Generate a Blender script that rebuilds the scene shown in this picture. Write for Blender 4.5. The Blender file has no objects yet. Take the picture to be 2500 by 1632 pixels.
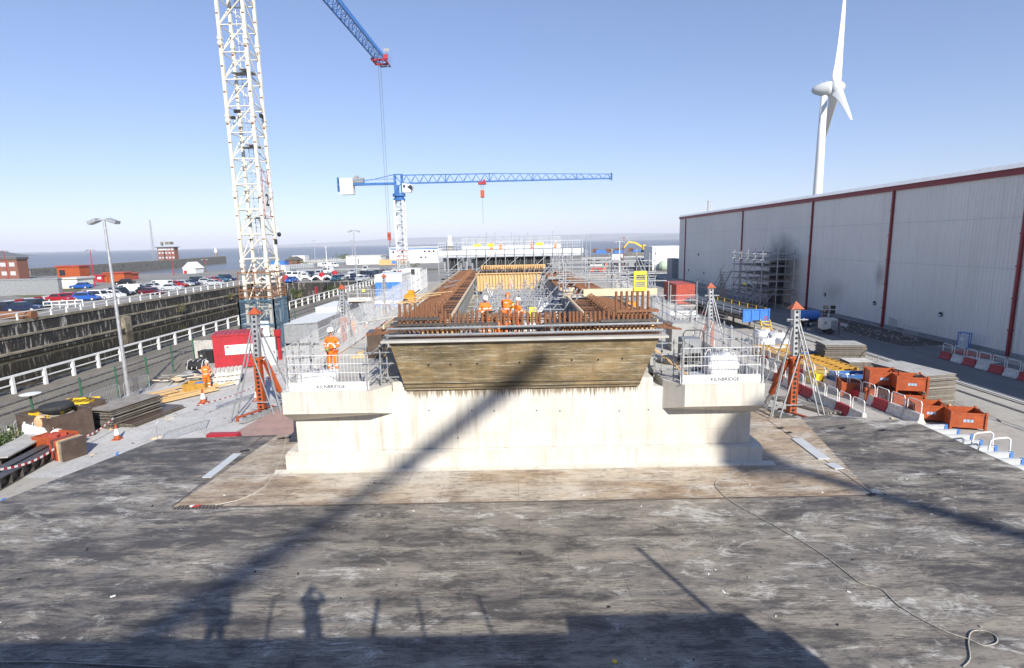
import bpy, bmesh, random
from math import *
from mathutils import Vector, Matrix
S=bpy.context.scene; COL=S.collection
random.seed(11)
# ---------------- camera
HC=8.0; FPX=1350.0; IW,IH=2500.0,1632.0
_p,_r,_y=radians(9.5),radians(-1.2),radians(-.37)
FW=Vector((sin(_y)*cos(_p),cos(_y)*cos(_p),-sin(_p))); RT=Vector((cos(_y),-sin(_y),0)); UP=RT.cross(FW)
RT,UP=cos(_r)*RT+sin(_r)*UP, -sin(_r)*RT+cos(_r)*UP
CAMP=Vector((0,0,HC))
cd=bpy.data.cameras.new('camera'); cam=bpy.data.objects.new('camera',cd); COL.objects.link(cam)
cd.sensor_width=36; cd.lens=FPX/IW*36; cd.clip_start=.3; cd.clip_end=60000
cam.matrix_world=Matrix(((RT.x,UP.x,-FW.x,0),(RT.y,UP.y,-FW.y,0),(RT.z,UP.z,-FW.z,HC),(0,0,0,1)))
S.camera=cam
# ---------------- light
SUN_EL,SUN_AZ=radians(31.3),radians(158)   # azimuth from +Y towards +X
w=bpy.data.worlds.new('World'); S.world=w; w.use_nodes=True
nt=w.node_tree; sky=nt.nodes.new('ShaderNodeTexSky'); sky.sky_type='NISHITA'; sky.sun_disc=False
sky.sun_elevation=SUN_EL; sky.sun_rotation=SUN_AZ; sky.air_density=1.0; sky.dust_density=0.0; sky.ozone_density=2.0; sky.altitude=0
tint=nt.nodes.new('ShaderNodeMix'); tint.data_type='RGBA'; tint.blend_type='MULTIPLY'; tint.inputs[0].default_value=1; tint.inputs[7].default_value=(.94,.995,1.27,1)
gm=nt.nodes.new('ShaderNodeGamma'); gm.inputs[1].default_value=.76; nt.links.new(sky.outputs[0],gm.inputs[0]); nt.links.new(gm.outputs[0],tint.inputs[6]); nt.links.new(tint.outputs[2],nt.nodes['Background'].inputs[0]); nt.nodes['Background'].inputs[1].default_value=.118
ld=bpy.data.lights.new('sun','SUN'); ld.energy=4.6; ld.angle=radians(.53); ld.color=(1,.95,.86)
sun=bpy.data.objects.new('sun',ld); COL.objects.link(sun)
sd=Vector((sin(SUN_AZ)*cos(SUN_EL),cos(SUN_AZ)*cos(SUN_EL),sin(SUN_EL)))
sun.rotation_euler=sd.to_track_quat('Z','Y').to_euler(); sun.location=(40,-60,60)
S.view_settings.view_transform='Standard'; S.view_settings.look='None'; S.view_settings.exposure=.6
S.cycles.max_bounces=6; S.cycles.diffuse_bounces=3; S.cycles.glossy_bounces=3; S.cycles.transparent_max_bounces=16
S.cycles.caustics_reflective=False; S.cycles.caustics_refractive=False
# ---------------- pixel of the photograph -> point on a known plane
def _ray(px,py): return RT*((px-IW/2)/FPX)+UP*((IH/2-py)/FPX)+FW
def at(px,py,z=-.6): d=_ray(px,py); return CAMP+d*((z-HC)/d.z)
def aty(px,py,Y): d=_ray(px,py); return CAMP+d*(Y/d.y)
def atx(px,py,X): d=_ray(px,py); return CAMP+d*(X/d.x)
G=-.6    # level of the yard; the casting deck is z = 0
# ---------------- mesh builder
V=Vector
class MB:
    def __init__(s): s.v=[];s.f=[];s.m=[]
    def add(s,vs,fs,mi=0):
        o=len(s.v); s.v+=[tuple(x) for x in vs]; s.f+=[tuple(i+o for i in q) for q in fs]; s.m+=[mi]*len(fs); return s
    def bx(s,x0,x1,y0,y1,z0,z1,mi=0):
        return s.add([(x0,y0,z0),(x1,y0,z0),(x1,y1,z0),(x0,y1,z0),(x0,y0,z1),(x1,y0,z1),(x1,y1,z1),(x0,y1,z1)],
          [(3,2,1,0),(4,5,6,7),(0,1,5,4),(1,2,6,5),(2,3,7,6),(3,0,4,7)],mi)
    def box(s,c,sz,rz=0,mi=0,rx=0,ry=0):
        M=Matrix.Translation(V(c))@Matrix.Rotation(rz,4,'Z')@Matrix.Rotation(ry,4,'Y')@Matrix.Rotation(rx,4,'X')
        a,b,d=[k/2 for k in sz]
        vs=[M@V(q) for q in [(-a,-b,-d),(a,-b,-d),(a,b,-d),(-a,b,-d),(-a,-b,d),(a,-b,d),(a,b,d),(-a,b,d)]]
        return s.add(vs,[(3,2,1,0),(4,5,6,7),(0,1,5,4),(1,2,6,5),(2,3,7,6),(3,0,4,7)],mi)
    def tube(s,a,b,r,n=6,r2=None,mi=0,cap=True):
        a,b=V(a),V(b); d=b-a
        if d.length<1e-6: return s
        d.normalize(); u=d.orthogonal().normalized()
        if abs(d.z)<.9: u=d.cross(V((0,0,1))).normalized()
        w_=d.cross(u); r2=r if r2 is None else r2; vs=[]
        for p,q in ((a,r),(b,r2)):
            for i in range(n):
                t=2*pi*(i+.5)/n; vs.append(p+u*(cos(t)*q)+w_*(sin(t)*q))
        fs=[(i,(i+1)%n,n+(i+1)%n,n+i) for i in range(n)]
        if cap: fs+=[tuple(range(n-1,-1,-1)),tuple(range(n,2*n))]
        return s.add(vs,fs,mi)
    def bar(s,a,b,w_,h=None,mi=0):     # rectangular section, h vertical
        a,b=V(a),V(b); d=(b-a).normalized(); h=w_ if h is None else h
        u=d.cross(V((0,0,1)))
        u=V((1,0,0)) if u.length<1e-4 else u.normalized()
        k=u.cross(d); vs=[]
        for p in (a,b):
            for x,y in ((-1,-1),(1,-1),(1,1),(-1,1)): vs.append(p+u*(x*w_/2)+k*(y*h/2))
        return s.add(vs,[(3,2,1,0),(4,5,6,7),(0,1,5,4),(1,2,6,5),(2,3,7,6),(3,0,4,7)],mi)
    def path(s,pts,r,n=6,mi=0):
        pts=[V(p) for p in pts]; vs=[];N=len(pts)
        u=None
        for i,p in enumerate(pts):
            d=(pts[min(i+1,N-1)]-pts[max(i-1,0)]).normalized()
            if u is None: u=d.orthogonal().normalized()
            else: u=(u-d*u.dot(d)).normalized()
            k=d.cross(u)
            for j in range(n):
                t=2*pi*j/n; vs.append(p+u*(cos(t)*r)+k*(sin(t)*r))
        fs=[(i*n+j,i*n+(j+1)%n,(i+1)*n+(j+1)%n,(i+1)*n+j) for i in range(N-1) for j in range(n)]
        fs+=[tuple(range(n-1,-1,-1)),tuple(range((N-1)*n,N*n))]
        return s.add(vs,fs,mi)
    def prism(s,pts,off,mi=0):         # 3-D polygon swept by off
        pts=[V(p) for p in pts]; off=V(off); n=len(pts)
        vs=pts+[p+off for p in pts]
        return s.add(vs,[tuple(range(n-1,-1,-1)),tuple(range(n,2*n))]+[(i,(i+1)%n,n+(i+1)%n,n+i) for i in range(n)],mi)
    def lathe(s,prof,n=12,c=(0,0,0),mi=0):
        c=V(c); vs=[];N=len(prof)
        for r,z in prof:
            for j in range(n): t=2*pi*j/n; vs.append(c+V((r*cos(t),r*sin(t),z)))
        fs=[(i*n+j,i*n+(j+1)%n,(i+1)*n+(j+1)%n,(i+1)*n+j) for i in range(N-1) for j in range(n)]
        fs+=[tuple(range(n-1,-1,-1)),tuple(range((N-1)*n,N*n))]
        return s.add(vs,fs,mi)
    def ell(s,c,rad,n=12,m=8,mi=0,jit=0,rng=None):
        c=V(c); vs=[];fs=[]
        for i in range(m+1):
            ph=pi*i/m
            for j in range(n):
                t=2*pi*j/n; k=1+(rng.uniform(-jit,jit) if rng else 0)
                vs.append(c+V((rad[0]*sin(ph)*cos(t)*k,rad[1]*sin(ph)*sin(t)*k,rad[2]*cos(ph)*k)))
        for i in range(m):
            for j in range(n): fs.append((i*n+j,(i+1)*n+j,(i+1)*n+(j+1)%n,i*n+(j+1)%n))
        return s.add(vs,fs,mi)
    def quad(s,a,b,c,d,mi=0): return s.add([a,b,c,d],[(0,1,2,3)],mi)
    def build(s,name,mats,parent=None,loc=None,rz=0,smooth=False,bevel=0):
        me=bpy.data.meshes.new(name); me.from_pydata(s.v,[],s.f)
        mats=mats if isinstance(mats,(list,tuple)) else [mats]
        for k in mats: me.materials.append(k)
        me.polygons.foreach_set('material_index',s.m)
        if smooth: me.polygons.foreach_set('use_smooth',[True]*len(s.f))
        me.update()
        if bevel:
            b=bmesh.new(); b.from_mesh(me); bmesh.ops.remove_doubles(b,verts=b.verts,dist=1e-5)
            bmesh.ops.bevel(b,geom=[e for e in b.edges if len(e.link_faces)==2 and e.calc_face_angle(0)>.5],offset=bevel,segments=1 if bevel<.05 else 2,affect='EDGES',clamp_overlap=True)
            b.to_mesh(me); b.free()
        o=bpy.data.objects.new(name,me); COL.objects.link(o)
        if parent: o.parent=parent
        if loc is not None: o.location=loc
        o.rotation_euler=(0,0,rz)
        return o
def tag(o,label,cat,group=None,kind=None):
    if label: o['label']=label
    if cat: o['category']=cat
    if group: o['group']=group
    if kind: o['kind']=kind
    return o
def struct(o): o['kind']='structure'; return o
def thing(name,label,cat,loc=(0,0,0),rz=0,group=None):
    o=bpy.data.objects.new(name,None); COL.objects.link(o); o.empty_display_size=.2
    o.location=loc; o.rotation_euler=(0,0,rz); return tag(o,label,cat,group)
def dup(root,loc=None,rz=None,label=None,scale=None,parent=None):
    r=root.copy(); COL.objects.link(r)
    if parent: r.parent=parent
    if loc is not None: r.location=loc
    if rz is not None: r.rotation_euler=(0,0,rz)
    if scale is not None: r.scale=scale
    if label: r['label']=label
    for c in list(root.children): dup(c,parent=r)
    return r
def paint(o,slot,m):
    ms=o.material_slots[slot]; ms.link='OBJECT'; ms.material=m
ORD='first second third fourth fifth sixth seventh eighth ninth tenth eleventh twelfth thirteenth fourteenth fifteenth sixteenth seventeenth eighteenth nineteenth twentieth'.split()
ORD+=['twenty-'+k for k in ORD[:9]]+['thirtieth']
# ---------------- materials
def _mat(name):
    m=bpy.data.materials.new(name); m.use_nodes=True; t=m.node_tree
    return m,t,t.nodes['Principled BSDF']
def NN(t,typ,**k):
    n=t.nodes.new(typ)
    for a,b in k.items():
        if a[0]=='i': n.inputs[int(a[1:])].default_value=b
        else: setattr(n,a,b)
    return n
def coords(t,scale=(1,1,1),rot=(0,0,0),world=False):
    if world: g=NN(t,'ShaderNodeNewGeometry'); out=g.outputs['Position']
    else: g=NN(t,'ShaderNodeTexCoord'); out=g.outputs['Object']
    mp=NN(t,'ShaderNodeMapping'); mp.inputs['Scale'].default_value=scale; mp.inputs['Rotation'].default_value=rot
    t.links.new(out,mp.inputs[0]); return mp.outputs[0]
def noise(t,vec,scale,detail=6,rough=.6,dist=0):
    n=NN(t,'ShaderNodeTexNoise'); n.inputs['Scale'].default_value=scale; n.inputs['Detail'].default_value=detail
    n.inputs['Roughness'].default_value=rough; n.inputs['Distortion'].default_value=dist
    t.links.new(vec,n.inputs['Vector']); return n.outputs['Fac']
def ramp(t,fac,*stops):
    r=NN(t,'ShaderNodeValToRGB'); e=r.color_ramp.elements
    while len(e)<len(stops): e.new(.5)
    for i,(p,c) in enumerate(stops):
        e[i].position=p; e[i].color=(c,c,c,1) if not isinstance(c,tuple) else (*c,1)
    t.links.new(fac,r.inputs[0]); return r.outputs[0]
def mix(t,fac,a,b,mode='MIX'):
    m=NN(t,'ShaderNodeMix',data_type='RGBA',blend_type=mode)
    for sock,val in ((m.inputs[0],fac),(m.inputs[6],a),(m.inputs[7],b)):
        if isinstance(val,(int,float)): sock.default_value=val
        elif isinstance(val,tuple): sock.default_value=(*val,1)
        else: t.links.new(val,sock)
    return m.outputs[2]
def mth(t,op,a,b=0):
    m=NN(t,'ShaderNodeMath',operation=op)
    for i,val in enumerate((a,b)):
        if isinstance(val,(int,float)): m.inputs[i].default_value=val
        else: t.links.new(val,m.inputs[i])
    return m.outputs[0]
def bump(t,bs,h,strength=.3,dist=.02):
    b=NN(t,'ShaderNodeBump'); b.inputs['Strength'].default_value=strength; b.inputs['Distance'].default_value=dist
    t.links.new(h,b.inputs['Height']); t.links.new(b.outputs[0],bs.inputs['Normal'])
def pm(name,c,c2=None,scale=4,rough=.6,metal=0,bmp=0,sc=(1,1,1),lo=.38,hi=.66,dirt=0,world=False,detail=6):
    m,t,bs=_mat(name); vec=coords(t,sc,world=world); c2=c2 or tuple(k*.78 for k in c)
    n=noise(t,vec,scale,detail); colr=mix(t,ramp(t,n,(lo,0.),(hi,1.)),c,c2)
    if dirt:
        n2=noise(t,vec,scale*3.3,8,.7); colr=mix(t,ramp(t,n2,(.5,0.),(.72,dirt)),colr,(.11,.085,.06))
    t.links.new(colr,bs.inputs['Base Color']); bs.inputs['Roughness'].default_value=rough; bs.inputs['Metallic'].default_value=metal
    if bmp: bump(t,bs,n,bmp)
    return m
M={}
M['galv']=pm('galvanised',(.56,.57,.58),(.40,.41,.42),6,.42,.55)
M['galvd']=pm('galvanised_dull',(.34,.35,.36),(.24,.25,.26),6,.5,.4)
M['white']=pm('white_paint',(.82,.82,.80),(.70,.69,.66),2.5,.45)
M['whitedirty']=pm('white_dirty',(.74,.72,.67),(.52,.49,.43),5,.5,dirt=.35)
M['cream']=pm('cream_mast',(.82,.79,.69),(.70,.63,.48),1.2,.45,dirt=.2)
M['blue']=pm('crane_blue',(.05,.17,.45),(.04,.12,.33),1.5,.4)
M['bluel']=pm('mid_blue',(.06,.22,.62),(.05,.17,.5),1.5,.4)
M['red']=pm('red_paint',(.46,.022,.035),(.33,.022,.03),2.5,.45,dirt=.25)
M['redfade']=pm('faded_red',(.46,.085,.05),(.36,.06,.045),1.5,.5)
M['orange']=pm('orange_paint',(.47,.095,.022),(.33,.065,.02),3,.5,dirt=.55)
M['hiviz']=pm('hi_vis_orange',(.95,.20,.015),(.80,.14,.01),6,.7)
M['refl']=pm('reflective_tape',(.78,.78,.75),(.66,.66,.64),6,.35)
M['skin']=pm('skin',(.55,.30,.21),(.48,.24,.17),12,.5)
M['glove']=pm('work_glove',(.36,.42,.06),(.06,.07,.05),20,.7)
M['boot']=pm('boot',(.05,.04,.035),(.09,.07,.05),14,.7)
M['dark']=pm('dark_cloth',(.03,.032,.036),(.05,.05,.055),9,.7)
M['yellow']=pm('yellow_paint',(.82,.55,.03),(.70,.44,.03),3,.45)
M['yellowp']=pm('yellow_board',(.83,.74,.06),(.74,.64,.05),3,.45)
M['ochre']=pm('ochre_steel',(.52,.29,.045),(.36,.19,.035),3,.5,dirt=.3)
M['timber']=pm('pine_timber',(.66,.45,.22),(.52,.33,.14),3,.65,sc=(1,1,6))
M['timberl']=pm('pale_board',(.72,.58,.40),(.62,.47,.30),2,.65,sc=(1,6,6))
M['plyold']=pm('weathered_ply',(.34,.31,.27),(.22,.19,.16),2,.7,dirt=.3)
M['plygrey']=pm('grey_board',(.46,.45,.42),(.34,.33,.31),2,.7,dirt=.2)
M['plydark']=pm('film_faced_ply',(.075,.052,.042),(.12,.085,.065),3,.4)
M['black']=pm('black',(.012,.012,.013),(.02,.02,.02),4,.6)
M['rubber']=pm('rubber',(.022,.022,.022),(.04,.04,.04),8,.8)
M['grey']=pm('grey_paint',(.30,.31,.32),(.22,.23,.24),3,.5)
M['greyl']=pm('light_grey',(.55,.57,.58),(.46,.48,.50),2,.5)
M['glass']=pm('dark_glass',(.02,.028,.036),(.03,.04,.05),2,.08)
M['green']=pm('green_post',(.03,.13,.07),(.02,.09,.05),4,.5)
M['bag']=pm('bulk_bag',(.80,.80,.78),(.62,.62,.62),5,.75,bmp=.6)
M['brick']=pm('brick_wall',(.24,.085,.055),(.19,.07,.05),1,.8)
M['roofd']=pm('roof_dark',(.14,.13,.12),(.10,.095,.09),1,.8)
M['stone']=pm('stone',(.26,.245,.21),(.14,.13,.11),.5,.9,world=True)
M['leaf']=pm('foliage',(.09,.13,.035),(.05,.085,.02),3,.6)
M['conc2']=pm('plain_concrete',(.50,.48,.44),(.40,.385,.35),1.2,.8,dirt=.15)
M['concgrey']=pm('grey_concrete',(.36,.36,.35),(.27,.27,.26),1.2,.8,dirt=.2)
M['rope']=pm('rope',(.62,.60,.54),(.5,.48,.43),30,.8)
M['rust']=pm('rusty_bar',(.27,.118,.052),(.14,.062,.032),22,.75,dirt=.2)
M['rustgap']=pm('rusty_gap_shade',(.045,.026,.018),(.03,.02,.016),1.5,.8,dirt=.3,world=True)  # brown sheet under the mats, darkened to read as shade between the bars
M['steeldk']=pm('dark_steel',(.10,.095,.09),(.16,.14,.12),9,.45,.5)
M['bluetip']=pm('blue_cap',(.07,.22,.60),(.05,.16,.45),6,.5)
M['coupler']=pm('coupler_steel',(.22,.21,.19),(.34,.33,.31),30,.5,.4)
M['edge']=pm('board_edge',(.20,.175,.145),(.10,.085,.07),6,.8,dirt=.3)
M['pinkplate']=pm('worn_red_plate',(.42,.27,.23),(.34,.24,.21),.8,.7,dirt=.4,world=True)
M['ropegrey']=pm('grey_rope',(.42,.40,.36),(.26,.245,.22),14,.85)
M['redtrim']=pm('dark_red_trim',(.26,.015,.025),(.20,.015,.022),1,.45)
M['meshw']=pm('mesh_white',(.78,.78,.77),(.68,.68,.67),5,.4,.1)
# ---------------- special surfaces
def deck_mat(name,warm):
    m,t,bs=_mat(name); v=coords(t,world=True)
    vs=coords(t,(.40,1.25,1),world=True); vq=coords(t,(.55,1.1,1),(0,0,.35),True)
    if warm:
        c=mix(t,ramp(t,noise(t,vs,.55,10,.68,.6),(.36,0.),(.62,1.)),(.56,.49,.39),(.40,.29,.185))
        c=mix(t,ramp(t,noise(t,vs,1.3,11,.75,.5),(.49,0.),(.63,.9)),c,(.24,.165,.11))
        c=mix(t,ramp(t,noise(t,vq,.9,11,.75,.8),(.52,0.),(.66,.9)),c,(.66,.62,.55))
        c=mix(t,ramp(t,noise(t,vs,.30,4),(.52,0.),(.66,.7)),c,(.62,.58,.51))
    else:
        big=noise(t,vs,.22,5,.6,.4)
        sx_=NN(t,'ShaderNodeSeparateXYZ'); t.links.new(v,sx_.inputs[0]); side=mth(t,'MULTIPLY',mth(t,'MINIMUM',mth(t,'MAXIMUM',mth(t,'DIVIDE',mth(t,'SUBTRACT',mth(t,'ABSOLUTE',sx_.outputs[0]),4.5),9),0),1),.045)
        c=mix(t,ramp(t,noise(t,vs,.75,11,.72,.4),(.34,0.),(.64,1.)),(.36,.318,.255),(.175,.16,.142))
        k=noise(t,vs,1.5,12,.80,.35); k=mth(t,'ADD',k,mth(t,'MULTIPLY',mth(t,'SUBTRACT',big,.5),.55)); k=mth(t,'ADD',k,side)
        c=mix(t,ramp(t,k,(.485,0.),(.60,.86)),c,(.052,.048,.048))
        k=noise(t,vq,1.2,12,.80,1.0); k=mth(t,'SUBTRACT',k,mth(t,'MULTIPLY',mth(t,'SUBTRACT',big,.5),.5))
        c=mix(t,ramp(t,k,(.545,0.),(.66,.95)),c,(.60,.575,.52))
        c=mix(t,ramp(t,noise(t,coords(t,(.25,1,1),(0,0,.5),True),4,10,.8),(.56,0.),(.64,.8)),c,(.05,.043,.038))
    # scratches: thin bands of stretched noise at several angles
    for a,sc in ((.15,9),(-.6,11),(1.2,10),(.5,7),(2.2,13),(.02,16)):
        n=noise(t,coords(t,(.06,1,1),(0,0,a),True),sc,3,.5,.3)
        k=ramp(t,n,(.0,0.),(.480,0.),(.5,.9),(.520,0.),(1.,0.))
        msk=ramp(t,noise(t,v,.45+sc*.03,3),(.47,0.),(.6,1.))
        c=mix(t,mth(t,'MULTIPLY',k,msk),c,(.055,.045,.04))
    c=mix(t,ramp(t,noise(t,coords(t,(.45,1.3,1),world=True),6,12,.85),(.55,0.),(.63,.85)),c,(.06,.055,.05))
    # sheet joints
    br=NN(t,'ShaderNodeTexBrick'); br.offset=0.5; br.inputs['Scale'].default_value=1
    br.inputs['Brick Width'].default_value=2.5; br.inputs['Row Height'].default_value=1.25; br.inputs['Mortar Size'].default_value=.007; br.inputs['Mortar Smooth'].default_value=.3
    t.links.new(v,br.inputs[0]); c=mix(t,mth(t,'MULTIPLY',br.outputs['Fac'],.55),c,(.05,.043,.038))
    t.links.new(c,bs.inputs['Base Color'])
    t.links.new(ramp(t,noise(t,v,1.5,6),(.3,.45),(.7,.75)),bs.inputs['Roughness'])
    bump(t,bs,noise(t,v,9,8,.7),.15,.01)
    return m
M['deck']=deck_mat('casting_deck',False); M['inlay']=deck_mat('stained_ply_deck',True)
def conc_mat(name,base,stain,dark,pour=1.2,drip=.5):
    m,t,bs=_mat(name); v=coords(t,world=True)
    c=mix(t,ramp(t,noise(t,v,.7,8,.65),(.35,0.),(.68,1.)),base,stain)
    n=noise(t,coords(t,(1.6,1.6,.10),(0,0,0),True),2.4,8,.72); c=mix(t,ramp(t,n,(.52,0.),(.70,drip)),c,dark)
    n=noise(t,coords(t,(7,7,.30),(0,0,0),True),1.6,6,.7); c=mix(t,ramp(t,n,(.56,0.),(.70,drip*.7)),c,dark)
    c=mix(t,ramp(t,noise(t,v,14,8,.8),(.62,0.),(.74,.35)),c,dark)
    sp=NN(t,'ShaderNodeSeparateXYZ'); t.links.new(v,sp.inputs[0])
    fz=mth(t,'FRACT',mth(t,'MULTIPLY',sp.outputs[2],1/pour)); fx=mth(t,'FRACT',mth(t,'MULTIPLY',sp.outputs[0],1/2.4))
    ln=mth(t,'MAXIMUM',mth(t,'LESS_THAN',fz,.010),mth(t,'LESS_THAN',fx,.004))
    c=mix(t,mth(t,'MULTIPLY',ln,.35),c,dark)
    # run marks under the brown front
    def sst(s,a,b_): mr=NN(t,'ShaderNodeMapRange'); mr.interpolation_type='SMOOTHSTEP'; t.links.new(s,mr.inputs[0]); mr.inputs[1].default_value=a; mr.inputs[2].default_value=b_; return mr.outputs[0]
    zz=sst(sp.outputs[2],2.15,3.0); xx=mth(t,'LESS_THAN',mth(t,'ABSOLUTE',mth(t,'SUBTRACT',sp.outputs[0],.2)),4.12)
    dr=ramp(t,mth(t,'ADD',noise(t,coords(t,(9,2,.25),world=True),1.5,8,.75),mth(t,'MULTIPLY',mth(t,'SUBTRACT',zz,.5),.35)),(.52,0.),(.62,.9))
    c=mix(t,mth(t,'MULTIPLY',dr,mth(t,'MULTIPLY',xx,mth(t,'MINIMUM',mth(t,'MULTIPLY',zz,4),1))),c,(.20,.15,.09))
    t.links.new(c,bs.inputs['Base Color']); bs.inputs['Roughness'].default_value=.8
    bump(t,bs,noise(t,v,5,8,.7),.2,.03); return m
M['conc']=conc_mat('cast_concrete',(.66,.63,.565),(.55,.51,.44),(.27,.22,.165))
def precast_mat():
    m,t,bs=_mat('stained_formed_concrete'); v=coords(t,world=True); flat=coords(t,(1,.2,1),world=True)
    c=mix(t,ramp(t,noise(t,flat,.55,6,.6,.5),(.36,0.),(.62,1.)),(.33,.235,.115),(.13,.10,.055))
    c=mix(t,ramp(t,noise(t,coords(t,(.35,.1,1.2),world=True),2.2,12,.78,.3),(.46,0.),(.64,.75)),c,(.085,.066,.036))
    c=mix(t,ramp(t,noise(t,coords(t,(.16,.05,3.2),world=True),6,12,.85,.25),(.515,0.),(.61,.85)),c,(.52,.47,.36))
    c=mix(t,ramp(t,noise(t,coords(t,(1.6,.2,.14),world=True),2.2,9,.75),(.53,0.),(.68,.6)),c,(.20,.115,.04))
    c=mix(t,ramp(t,noise(t,v,26,8,.8),(.58,0.),(.70,.6)),c,(.06,.048,.03))
    t.links.new(c,bs.inputs['Base Color']); bs.inputs['Roughness'].default_value=.6; return m
M['precast']=precast_mat()
def clad_mat():
    m,t,bs=_mat('profiled_cladding'); v=coords(t,world=True)
    sp=NN(t,'ShaderNodeSeparateXYZ'); t.links.new(v,sp.inputs[0])
    c=mix(t,ramp(t,noise(t,v,.12,5),(.35,0.),(.65,1.)),(.80,.775,.72),(.73,.705,.655))
    c=mix(t,ramp(t,noise(t,coords(t,(1,2.2,.05),world=True),.9,6,.7),(.52,0.),(.72,.28)),c,(.40,.38,.34))
    # soot above the scaffold
    def blob(cy,cz,ry,rz,amt,col,c):
        a=mth(t,'DIVIDE',mth(t,'SUBTRACT',sp.outputs[1],cy),ry); b=mth(t,'DIVIDE',mth(t,'SUBTRACT',sp.outputs[2],cz),rz)
        d=mth(t,'SQRT',mth(t,'ADD',mth(t,'MULTIPLY',a,a),mth(t,'MULTIPLY',b,b)))
        d=mth(t,'ADD',d,mth(t,'MULTIPLY',mth(t,'SUBTRACT',noise(t,v,.5,6),.5),.7))
        return mix(t,ramp(t,d,(.15,amt),(1.,0.)),c,col)
    c=blob(71.5,4.6,5.2,4.3,.92,(.07,.065,.06),c); c=blob(52.2,4.1,1.0,1.3,.6,(.22,.19,.18),c); c=blob(59.5,2.0,2.8,1.6,.45,(.30,.28,.26),c)
    t.links.new(c,bs.inputs['Base Color']); bs.inputs['Roughness'].default_value=.55; return m
M['clad']=clad_mat()
def ground_mat(name,a,b,c3,scale,s2=2.2,amt=.6,rough=.9,grain=30,streak=(1,1,1)):
    m,t,bs=_mat(name); v=coords(t,streak,world=True)
    c=mix(t,ramp(t,noise(t,v,scale,8,.62,.2),(.36,0.),(.64,1.)),a,b)
    c=mix(t,ramp(t,noise(t,v,s2,9,.72),(.50,0.),(.68,amt)),c,c3)
    g=noise(t,coords(t,world=True),grain,4,.7); c=mix(t,.55,c,ramp(t,g,(.25,.35),(.75,1.)),'MULTIPLY'); 
    t.links.new(c,bs.inputs['Base Color']); bs.inputs['Roughness'].default_value=rough; bump(t,bs,g,.3,.02); return m
M['yard']=ground_mat('yard_concrete',(.54,.51,.455),(.44,.41,.365),(.27,.24,.21),.25)
M['gravel']=ground_mat('pale_gravel',(.64,.63,.61),(.54,.53,.51),(.36,.34,.31),.3,1.2,.5,grain=9)
M['apron']=ground_mat('quay_apron',(.28,.25,.195),(.19,.17,.135),(.13,.095,.07),.2,.7,.7,grain=7,streak=(2,.5,1))
M['asphalt']=ground_mat('asphalt',(.24,.24,.235),(.18,.18,.18),(.32,.31,.295),.12,.5,.5,grain=14,streak=(2.5,.25,1))
M['hardst']=ground_mat('hardstanding',(.34,.325,.30),(.27,.26,.24),(.20,.18,.16),.06,.25,.5,grain=4)
M['grass']=ground_mat('dry_grass',(.17,.16,.07),(.11,.12,.045),(.24,.20,.11),.1,.6,.6,grain=5)
def water_mat(name,col,rough,sc,st,str_=(1,1,1)):
    m,t,bs=_mat(name); v=coords(t,str_,world=True)
    c=mix(t,ramp(t,noise(t,coords(t,(.0006,.004,1),world=True),1.,4),(.35,0.),(.65,1.)),col,tuple(k*.78 for k in col))
    t.links.new(c,bs.inputs['Base Color']); bs.inputs['Roughness'].default_value=rough; bs.inputs['IOR'].default_value=1.33
    bump(t,bs,noise(t,v,sc,5,.6),st,.3); return m
M['sea']=water_mat('sea_water',(.15,.155,.17),.34,.12,.5)
M['dock']=water_mat('dock_water',(.028,.024,.014),.04,.5,.035)
def quay_mat():
    m,t,bs=_mat('old_quay_wall'); v=coords(t,world=True)
    sp=NN(t,'ShaderNodeSeparateXYZ'); t.links.new(v,sp.inputs[0])
    c=mix(t,ramp(t,noise(t,v,.35,8,.65),(.36,0.),(.64,1.)),(.016,.016,.016),(.036,.032,.027))
    c=mix(t,ramp(t,noise(t,coords(t,(.5,.5,.05),world=True),1.4,8,.7),(.52,0.),(.70,.7)),c,(.10,.075,.048))
    c=mix(t,ramp(t,noise(t,coords(t,(2.4,2.4,.30),world=True),1.1,8,.75),(.545,0.),(.60,.95)),c,(.46,.44,.40))
    br=NN(t,'ShaderNodeTexBrick'); br.inputs['Scale'].default_value=1; br.inputs['Brick Width'].default_value=1.6; br.inputs['Row Height'].default_value=.6; br.inputs['Mortar Size'].default_value=.03
    cb=NN(t,'ShaderNodeCombineXYZ'); t.links.new(mth(t,'ADD',sp.outputs[0],sp.outputs[1]),cb.inputs[0]); t.links.new(sp.outputs[2],cb.inputs[1]); t.links.new(cb.outputs[0],br.inputs[0])
    c=mix(t,mth(t,'MULTIPLY',br.outputs['Fac'],.5),c,(.015,.014,.012))
    t.links.new(c,bs.inputs['Base Color']); bs.inputs['Roughness'].default_value=.75; bump(t,bs,noise(t,v,2,8,.7),.5,.1); return m
M['quay']=quay_mat()
M['ledge']=pm('ledge_stone',(.33,.29,.22),(.16,.14,.10),.8,.85,world=True,dirt=.3)
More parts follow.
